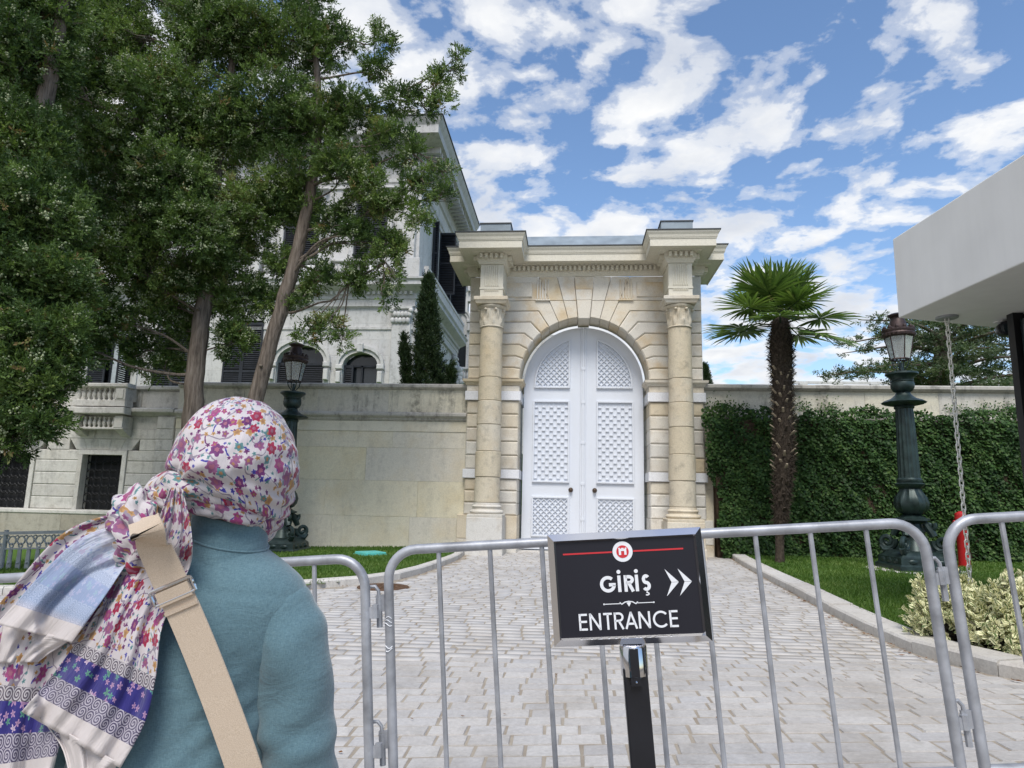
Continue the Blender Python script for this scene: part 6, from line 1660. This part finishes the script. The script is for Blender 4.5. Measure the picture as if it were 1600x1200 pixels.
wo_ = thing('person', 'woman seen from behind in teal coat and flowered headscarf with beige strap', 'person', (-.65, 1.17, .0))
def loft(m_, rings, n=28):
    vs = []
    for (cx, cy, z, rx, ry) in rings:
        for i in range(n):
            a = 2 * math.pi * i / n; k = 1 + .0 * math.cos(2 * a)
            vs.append((cx + rx * k * math.cos(a), cy + ry * k * math.sin(a), z))
    fs = []
    for k in range(len(rings) - 1):
        for i in range(n): j = (i + 1) % n; fs.append((k * n + i, k * n + j, (k + 1) * n + j, (k + 1) * n + i))
    fs.append(tuple(range(n - 1, -1, -1))); e = len(rings) * n; fs.append(tuple(range(e - n, e))); m_.add(vs, fs)
def limb(m_, pts, rs, n=14, span=5):
    P = catmull([tuple(p) + (r_,) for p, r_ in zip(pts, rs)], span)
    m_.tube([tuple(p[:3]) for p in P], [float(p[3]) for p in P], n)
    for p in (P[0], P[-1]): m_.ball(tuple(p[:3]), float(p[3]) * .99, 12, 8)
def remeshed(m_, vox, smooth_it, disp=None):
    me = bpy.data.meshes.new('tmp'); me.from_pydata(m_.v, [], m_.f); me.update()
    ob = bpy.data.objects.new('tmp', me); COL.objects.link(ob)
    rm = ob.modifiers.new('r', 'REMESH'); rm.mode = 'VOXEL'; rm.voxel_size = vox
    sm = ob.modifiers.new('s', 'SMOOTH'); sm.iterations = smooth_it; sm.factor = .5
    dg = bpy.context.evaluated_depsgraph_get(); me2 = bpy.data.meshes.new_from_object(ob.evaluated_get(dg))
    bpy.data.objects.remove(ob); bpy.data.meshes.remove(me)
    co = np.zeros(len(me2.vertices) * 3, np.float32); me2.vertices.foreach_get('co', co); co = co.reshape(-1, 3)
    if disp is not None:
        nr = np.zeros(len(me2.vertices) * 3, np.float32); me2.vertices.foreach_get('normal', nr); co += nr.reshape(-1, 3) * disp(co)[:, None]
        me2.vertices.foreach_set('co', co.ravel()); me2.update()
    return me2
def place(me2, name, mat, parent):
    og = origin_of(parent); me2.transform(Matrix.Translation(Vector(-og))); me2.name = name
    return link_mesh(name, me2, mat, parent, True)
# body: legs, neck, head with face turned to the right, hands with fingers
b = MB()
HC = np.array((-.588, 1.165, 1.462)); fd = unit(np.array((.62, .78, -.05))); sdv = unit(np.cross(fd, np.array((0, 0, 1.0))))
limb(b, [(-.65, 1.17, .95), (-.645, 1.17, 1.1), (-.64, 1.17, 1.24)], [.11, .11, .09]); limb(b, [(-.61, 1.168, 1.25), (-.6, 1.168, 1.33), (-.592, 1.165, 1.40)], [.052, .05, .055])
b.ball(tuple(HC), .080, 20, 14, (.9, 1.0, 1.1)); b.ball(tuple(HC + fd * .022 - np.array((0, 0, .045))), .056, 16, 10)
b.ball(tuple(HC + fd * .083 - np.array((0, 0, .012))), .012, 8, 6, (1, 1, 1.5))
for s in (-1, 1): b.ball(tuple(HC + fd * .070 + sdv * s * .026 + np.array((0, 0, .010))), .010, 8, 6); b.ball(tuple(HC + sdv * s * .070 - np.array((0, 0, .005))), .014, 8, 6, (.6, 1, 1.3))
b.ball(tuple(HC + fd * .074 - np.array((0, 0, .050))), .011, 8, 6, (1.3, 1.3, .6))
for s in (-1, 1):
    limb(b, [(-.65 + s * .08, 1.17, .9), (-.65 + s * .085, 1.16, .5), (-.65 + s * .09, 1.18, .09)], [.085, .055, .038])
    b.ball((-.65 + s * .095, 1.22, .045), .045, 10, 8, (.9, 2.2, .9))
    w0 = np.array((-.47, 1.33, .84)) if s > 0 else np.array((-.88, 1.35, .90)); e0 = np.array((-.445, 1.185, .97)) if s > 0 else np.array((-.93, 1.17, 1.0))
    limb(b, [tuple(e0), tuple(w0)], [.04, .026]); hd = unit(w0 - e0); up_ = unit(np.cross(hd, np.array((1.0, 0, 0)))); ac = np.cross(hd, up_)
    pc = w0 + hd * .05; b.ball(tuple(pc), .036, 10, 8, (.9, 1.2, .9))
    for f_ in range(4):
        r0 = pc + ac * (-.027 + .018 * f_) + hd * .03; Lf = (.062, .075, .07, .055)[f_]
        limb(b, [tuple(r0), tuple(r0 + hd * Lf * .55 - up_ * .008), tuple(r0 + hd * Lf * .75 - up_ * .035)], [.0095, .009, .0075], 8, 3)
    limb(b, [tuple(pc - ac * .03), tuple(pc - ac * .052 + hd * .025), tuple(pc - ac * .05 + hd * .05)], [.011, .010, .008], 8, 3)
place(remeshed(b, .007, 3), 'body', 'skin', wo_)
# coat
c = MB()
loft(c, [(-.665, 1.18, .46, .265, .215), (-.665, 1.175, .70, .225, .175), (-.662, 1.168, .88, .182, .148), (-.658, 1.165, 1.0, .163, .132), (-.652, 1.165, 1.10, .166, .126), (-.645, 1.168, 1.18, .185, .120), (-.640, 1.17, 1.235, .194, .110), (-.632, 1.17, 1.272, .168, .097), (-.618, 1.17, 1.300, .118, .082), (-.602, 1.168, 1.322, .068, .066), (-.598, 1.168, 1.33, .05, .05)])
def folds(q):
    x, y, z = q[:, 0], q[:, 1], q[:, 2]
    d = .0018 * np.sin(x * 23 + z * 9) + .0012 * np.sin(z * 31 + x * 17) * np.sin(x * 40)
    arm = np.clip((np.abs(x + .65) - .16) / .05, 0, 1) * np.clip((1.2 - z) / .1, 0, 1)
    d += arm * (.0018 * np.sin(z * 38 + x * 30 + 2 * np.sin(y * 30)) + .0010 * np.sin(z * 90 - x * 50))
    # pulls running from the armpits towards the strap and the waist
    for sx in (-.475, -.82):
        ang = np.arctan2(z - 1.13, x - sx); rr_ = np.hypot(z - 1.13, x - sx)
        d += .0010 * np.sin(ang * 5 + sx * 7) * np.exp(-(rr_ / .12) ** 2) * (1 - arm * .5)
    for sx, sg in ((-.535, 1), (-.76, -1)): d += .0032 * np.sin(((x - sx) * sg * .9 - (z - 1.08)) * 125) * np.exp(-((x - sx) / .055) ** 2) * np.exp(-((z - 1.06) / .075) ** 2)
    d += .0022 * np.sin((x * 1.2 + z) * 34 + 1.5 * np.sin(z * 14)) * np.clip((1.22 - z) / .1, 0, 1)
    low = np.clip((1.02 - z) / .15, 0, 1); d += low * .006 * np.sin(x * 38 + 3 * np.sin(z * 4))
    # armhole seams sink slightly
    d -= .002 * np.exp(-((z - (1.262 - .25 * np.abs(x + .62) ** 1.5)) / .004) ** 2)
    return d
coat_me = remeshed(c, .0085, 9, folds)
bm_ = bmesh.new(); bm_.from_mesh(coat_me); coat_bvh = BVHTree.FromBMesh(bm_)
bm_.free()
cut_ = place(coat_me, 'coat', 'coat_cloth', wo_)
def sleeve_folds(q):
    x, y, z = q[:, 0], q[:, 1], q[:, 2]
    return .0026 * np.sin(z * 34 + x * 46 + 2 * np.sin(y * 30)) + .0020 * np.sin(z * 70 - x * 60 + 1.2 * np.sin(z * 25)) + .0035 * np.exp(-((z - 1.0) / .05) ** 2) * np.sin(z * 120 + x * 30) * np.clip((1.2 - y) / .05, 0, 1) * .5
for pts_, rs_ in (([(-.500, 1.170, 1.207), (-.483, 1.171, 1.172), (-.466, 1.178, 1.10), (-.456, 1.19, .98), (-.452, 1.25, .90), (-.468, 1.325, .845)], [.066, .069, .067, .062, .053, .044]),
                  ([(-.784, 1.170, 1.200), (-.822, 1.171, 1.172), (-.885, 1.172, 1.10), (-.928, 1.178, 1.0), (-.915, 1.25, .95), (-.882, 1.345, .903)], [.060, .069, .069, .062, .053, .044])):
    c = MB(); limb(c, pts_, rs_, 18); place(remeshed(c, .0075, 6, sleeve_folds), 'sleeve', 'coat_cloth', cut_)
# standing collar
m_ = MB(); n = 40; vs = []
for (r_, dz) in ((.073, -.024), (.071, -.020), (.0645, -.002), (.0622, .020), (.0612, .029), (.0582, .030), (.056, .0), (.056, -.012)):
    for i in range(n):
        a = 2 * math.pi * i / n; sl = -.016 * math.cos(a + .4)
        vs.append((-.598 + r_ * 1.02 * math.cos(a), 1.166 + r_ * math.sin(a), 1.340 + dz * 1.35 + sl * 1.0))
m_.add(vs, [(k * n + i, k * n + (i + 1) % n, (k + 1) * n + (i + 1) % n, (k + 1) * n + i) for k in range(7) for i in range(n)]); m_.build('collar', 'coat_cloth', wo_, smooth=True)
m_ = MB(); m_.tube([(-.598 + .0668 * math.cos(a), 1.166 + .0655 * math.sin(a), 1.334 - .016 * math.cos(a + .4)) for a in np.linspace(0, 2 * math.pi, 44, endpoint=False)], .0022, 6, True); m_.build('collar_seam', 'coat_cloth', wo_, smooth=True)
m_ = MB(); loft(m_, [(-.66, 1.18, .12, .20, .17), (-.66, 1.18, .3, .19, .16), (-.66, 1.175, .55, .20, .16), (-.66, 1.17, .75, .17, .13)]); m_.build('skirt', 'dark_skirt', wo_, smooth=True)
for s in (-1, 1):
    m_ = MB(); m_.ball((-.655 + s * .095, 1.235, .045), .055, 14, 10, (.85, 2.3, .85)); m_.box(-.655 + s * .095 - .04, -.655 + s * .095 + .04, 1.13, 1.34, 0, .012); m_.build('shoe', 'shoe_leather', wo_, smooth=True)
# ---- headscarf: wrapped head, nape folds, hanging ends
def grid_obj(name, P, UVs, mat, parent, thick=.0014, sub=0):
    """P (rows, cols, 3)"""
    nr, nc = P.shape[:2]; V = P.reshape(-1, 3); F = []; uv = []
    for j in range(nr - 1):
        for i in range(nc - 1):
            q = (j * nc + i, j * nc + i + 1, (j + 1) * nc + i + 1, (j + 1) * nc + i); F.append(q)
            for k in q: uv.append(UVs.reshape(-1, 2)[k])
    o = np_mesh(name, V, F, mat, parent, smooth=True, uv=np.array(uv))
    if thick: sd_ = o.modifiers.new('solid', 'SOLIDIFY'); sd_.thickness = thick; sd_.offset = 0
    return o
SCF = thing  # (naming only)
nu, nv = 150, 110
lon = np.linspace(0, 2 * np.pi, nu); lat = np.linspace(-np.pi / 2 * .985, np.pi / 2, nv)
LO, LA = np.meshgrid(lon, lat)
dx, dy, dz_ = np.cos(LA) * np.cos(LO), np.cos(LA) * np.sin(LO), np.sin(LA)
low = np.clip(-dz_, 0, 1)
rx = .100 * (1 - .60 * low ** 1.6); ry = .120 * (1 - .50 * low ** 1.7)
side_ = np.clip(.5 - .5 * (dx * .75 + dy * .66), 0, 1)
X = HC[0] + dx * rx - .004 + .016 * low ** 1.2 - .004 * np.clip(dz_, 0, 1); Y = HC[1] + dy * ry + .035 * low ** 1.5; Z = HC[2] + dz_ * np.where(dz_ > 0, .125, .192 - .112 * side_)
# a bun of hair fills the cloth low at the back, folds run to the gathered knot at the left nape
bun = np.exp(-(((X + .60) / .075) ** 2 + ((Z - 1.435) / .06) ** 2)) * (dy < 0); Y -= .018 * bun
kn = np.array((-.700, 1.095, 1.385)); rr_ = np.sqrt((X - kn[0]) ** 2 + (Y - kn[1]) ** 2 + (Z - kn[2]) ** 2)
ang = np.arctan2(Z - kn[2], X - kn[0] + .4 * (Y - kn[1]))
wv = np.exp(-(rr_ / .16) ** 2) * np.clip(-dy + .4, 0, 1)
fold = (.0075 * np.sin(ang * 12 + 1.5 * np.sin(rr_ * 40)) + .0030 * np.sin(ang * 27 + 1)) * wv
jaw = np.exp(-(((X + .52) / .05) ** 2 + ((Z - 1.40) / .06) ** 2)); fold += .0035 * np.sin((X * .8 + Z) * 190) * jaw
fold += .0016 * np.sin(LO * 7 + LA * 5) * np.cos(LA) + .0010 * np.sin((Z * 1.0 - X) * 130)
X += dx * fold; Y += dy * fold; Z += dz_ * fold
UVh = np.stack([(LO - np.pi * 1.5) * .118 * np.maximum(np.cos(LA * .75), .3) + .9, LA * .128 + 1.6], -1)
hs = grid_obj('headscarf', np.stack([X, Y, Z], -1), UVh, 'scarf_print', wo_)
tag(hs, 'white headscarf printed with red, purple and teal flowers')
def tube_cloth(name, pts, rad, nfold, amp, uoff, flat=1.0):
    Pp = catmull(pts, 10); n = len(Pp); R_ = [float(np.interp(i / (n - 1), np.linspace(0, 1, len(rad)), rad)) for i in range(n)]
    m_ = 44; G_ = np.zeros((n, m_ + 1, 3)); U_ = np.zeros((n, m_ + 1, 2)); s_ = 0
    for i in range(n):
        d = Pp[min(i + 1, n - 1)] - Pp[max(i - 1, 0)]; d /= np.linalg.norm(d)
        a = np.cross(d, np.array((0, 1.0, 0))); a /= max(np.linalg.norm(a), 1e-6); bb = np.cross(a, d)
        if i: s_ += np.linalg.norm(Pp[i] - Pp[i - 1])
        for k in range(m_ + 1):
            th = 2 * math.pi * k / m_; q = R_[i] * (1 + amp * math.sin(nfold * th + 2.2 * math.sin(i * .35)) + amp * .4 * math.sin((2 * nfold + 1) * th - i * .3))
            G_[i, k] = Pp[i] + a * q * math.cos(th) + bb * q * flat * math.sin(th); U_[i, k] = (uoff + th * R_[i] * 1.2, 2.5 + s_)
    return grid_obj(name, G_, U_, 'scarf_print', hs)
tube_cloth('nape_fold', [(-.530, 1.205, 1.368), (-.548, 1.120, 1.378), (-.585, 1.085, 1.395), (-.64, 1.080, 1.406), (-.69, 1.085, 1.405)], [.012, .016, .018, .022, .026], 3, .14, .2, .8)
tube_cloth('nape_fold', [(-.54, 1.105, 1.405), (-.60, 1.066, 1.422), (-.66, 1.074, 1.425), (-.705, 1.092, 1.410)], [.010, .022, .024, .018], 2, .16, 1.3, .8)
tube_cloth('gathered_knot', [(-.735, 1.125, 1.405), (-.728, 1.085, 1.398), (-.712, 1.065, 1.378), (-.700, 1.056, 1.345), (-.697, 1.062, 1.30), (-.695, 1.085, 1.26)], [.010, .030, .036, .032, .024, .008], 5, .20, .7, .8)
def hang(name, left, right, off, mat, vlen, rows=60, cols=44, nf=3.0, amp=.010, curl=.0, top_taper=.3, uoff=0.0, keep_y=None):
    Lc = np.array(catmull(left, 12)); Rc = np.array(catmull(right, 12))
    def res(C): 
        s_ = np.concatenate([[0], np.cumsum(np.linalg.norm(np.diff(C, axis=0), axis=1))]); q = np.linspace(0, s_[-1], rows); return np.stack([np.interp(q, s_, C[:, k]) for k in range(2)], 1)
    Lc, Rc = res(Lc), res(Rc); P = np.zeros((rows, cols, 3)); U_ = np.zeros((rows, cols, 2))
    Ys = np.full((rows, cols), np.nan)
    for j in range(rows):
        for i in range(cols):
            u_ = i / (cols - 1); q = Lc[j] * (1 - u_) + Rc[j] * u_; p_ = AT(q[0], q[1], 1.03); P[j, i] = p_
            h = coat_bvh.ray_cast(Vector((p_[0], .6, p_[2])), Vector((0, 1, 0)), 1.0)
            if h[0] is not None: Ys[j, i] = h[0].y
    # fill where the cloth leaves the body, then smooth the drape
    m0 = np.nanmin(Ys); Ys = np.where(np.isnan(Ys), np.nanmean(Ys), Ys)
    Ys = np.minimum(Ys, 1.13)
    for _ in range(14):
        Yp = np.pad(Ys, 1, mode='edge'); Ys = np.minimum(Ys, (Yp[:-2, 1:-1] + Yp[2:, 1:-1] + Yp[1:-1, :-2] + Yp[1:-1, 2:]) / 4)
    for j in range(rows):
        v_ = j / (rows - 1)
        for i in range(cols):
            u_ = i / (cols - 1); f_ = amp * (top_taper + (1 - top_taper) * v_) * (math.sin(2 * math.pi * nf * u_ + 1.3 * math.sin(v_ * 3) + off * 90) + .45 * math.sin(2 * math.pi * nf * 2.3 * u_ + 4 * v_))
            y_ = Ys[j, i] - off - f_ - curl * max(0, v_ - .85) * 3
            q = Lc[j] * (1 - u_) + Rc[j] * u_; P[j, i] = AT(q[0], q[1], y_)
            U_[j, i] = (uoff + u_ * .26 * (.45 + .55 * min(1, v_ * 2)), vlen * (1 - v_))
    return grid_obj(name, P, U_, mat, hs)
hang('scarf_end', [(222, 806), (165, 806), (95, 836), (25, 912), (-30, 990), (-60, 1110), (-60, 1250)], [(262, 800), (225, 880), (185, 950), (150, 1020), (120, 1090), (95, 1160), (80, 1215)], .014, 'scarf_print', .46, nf=2.2, amp=.008, uoff=.4)
hang('scarf_end', [(266, 762), (240, 825), (192, 882), (166, 930), (132, 985), (86, 1050), (34, 1112)], [(284, 762), (298, 825), (298, 880), (274, 930), (252, 985), (243, 1060), (226, 1130), (188, 1200)], .034, 'scarf_print', .43, nf=2.6, amp=.009, uoff=.0)
fl_ = hang('scarf_end', [(214, 812), (175, 822), (120, 845), (62, 900), (22, 945), (-6, 975)], [(228, 838), (215, 856), (190, 892), (165, 930), (138, 968), (112, 1004)], .058, 'scarf_reverse', .24, nf=1.3, amp=.007, uoff=.9)
tag(fl_, 'turned back scarf end showing its pale blue reverse')
hang('scarf_lining', [(4, 968), (4, 985), (0, 1010), (-6, 1036)], [(108, 1000), (98, 1008), (78, 1020), (60, 1034)], .046, 'scarf_reverse', .034, rows=14, nf=2, amp=.007, top_taper=1.0, uoff=.2)
hang('scarf_lining', [(60, 1118), (78, 1140), (98, 1170), (110, 1215)], [(186, 1192), (180, 1200), (172, 1208), (165, 1220)], .026, 'scarf_reverse', .034, rows=14, nf=2, amp=.006, top_taper=1.0, uoff=.2)
# ---- bag strap
ctr = [(214, 806, 1.135), (222, 816, None), (240, 852, None), (264, 905, None), (298, 980, None), (338, 1080, None), (376, 1185, None), (398, 1260, None)]
cc = catmull([(a, b_) for a, b_, _ in ctr], 10); n = len(cc); offs = np.interp(np.linspace(0, 1, n), [0, .12, .3, .55, 1], [.052, .072, .066, .024, .016])
ctrP = []
last = 1.04
def back_y(p_):
    ys = []
    for ox in (-.03, 0, .03):
        h = coat_bvh.ray_cast(Vector((p_[0] + ox, .6, p_[2] + ox * .38)), Vector((0, 1, 0)), 1.0)
        if h[0] is not None: ys.append(h[0].y)
    return min(ys) if ys else None
for i, q in enumerate(cc):
    y_ = back_y(AT(q[0], q[1], 1.02)); y_ = last if y_ is None else min(y_, 1.08); last = y_
    ctrP.append(y_ - offs[i])
ctrP = np.array(ctrP); tt_ = np.linspace(0, 1, len(cc)); fit = np.polyval(np.polyfit(tt_[8:], ctrP[8:], 3), tt_)
fit -= max(0, float(np.max((fit - ctrP)[12:]))) * .8
ctrP = np.array([AT(q[0], q[1], y_) for q, y_ in zip(cc, fit)])
over = [np.array((-.748, 1.29, 1.17)), np.array((-.745, 1.26, 1.255)), np.array((-.742, 1.185, 1.335)), AT(220, 808, 1.10), AT(225, 813, 1.03)]
path_ = catmull([tuple(p_) for p_ in over] + [tuple(p_) for p_ in ctrP[14::6]], 8); n = len(path_)
m_ = MB(); vs = []; hw = .0265
for i in range(n):
    d = path_[min(i + 1, n - 1)] - path_[max(i - 1, 0)]; d /= np.linalg.norm(d)
    sdv_ = np.array((-d[2], 0, d[0])); sdv_ = sdv_ / max(np.linalg.norm(sdv_), .05)
    if sdv_[0] < 0 and d[2] > 0: sdv_ = -sdv_
    w_ = float(np.clip((i - 28) / 18, 0, 1)); sdv_ = np.array((1.0, 0.0, .12)) * (1 - w_) + sdv_ * w_
    sdv_ /= np.linalg.norm(sdv_); nn = np.cross(sdv_, d)
    for (a, b_) in ((-1, -.5), (1, -.5), (1, .5), (-1, .5)): vs.append(tuple(path_[i] + sdv_ * hw * a + nn * .0024 * b_))
fs = [(k * 4 + i, k * 4 + (i + 1) % 4, k * 4 + 4 + (i + 1) % 4, k * 4 + 4 + i) for k in range(n - 1) for i in range(4)]
m_.add(vs, fs + [(0, 1, 2, 3), ((n - 1) * 4 + 3, (n - 1) * 4 + 2, (n - 1) * 4 + 1, (n - 1) * 4)]); st_ = m_.build('bag_strap', 'strap_canvas', wo_, smooth=True)
# slider buckle: ring ends stand out on both edges, doubled webbing below
tgt_ = AT(272, 925, 1.0); kb = int(np.argmin([np.linalg.norm(p_ - tgt_) for p_ in path_])); d = path_[kb + 1] - path_[kb - 1]; d /= np.linalg.norm(d); sx_ = np.array((-d[2], 0, d[0])); sx_ /= np.linalg.norm(sx_)
q0 = path_[kb] + np.array((0, -.004, 0))
m_ = MB(); pts = []
for a in np.linspace(0, 2 * math.pi, 28, endpoint=False):
    u_ = max(-1, min(1, 1.45 * math.cos(a))); v_ = max(-1, min(1, 1.45 * math.sin(a))); pts.append(tuple(q0 + sx_ * u_ * .0335 + d * v_ * .011))
m_.tube(pts, .0026, 8, True); m_.build('buckle', 'chrome', st_, smooth=True)
m_ = MB()
for i in range(kb, kb + 7):
    pass
m_.hexa([tuple(path_[kb] + sx_ * a * hw + d * b_ + np.array((0, -c_, 0))) for c_ in (.0015, .0062) for a, b_ in ((-1, -.006), (1, -.006), (1, .016), (-1, .016))]); m_.build('strap_loop', 'strap_canvas', st_)
m_ = MB(); m_.hexa([tuple(path_[kb + 5] + sx_ * a * hw * 1.01 + d * b_ + np.array((0, -c_, 0))) for c_ in (.001, .0040) for a, b_ in ((-1, -.004), (1, -.004), (1, .002), (-1, .002))]); m_.build('stitched_fold', 'strap_canvas', st_)
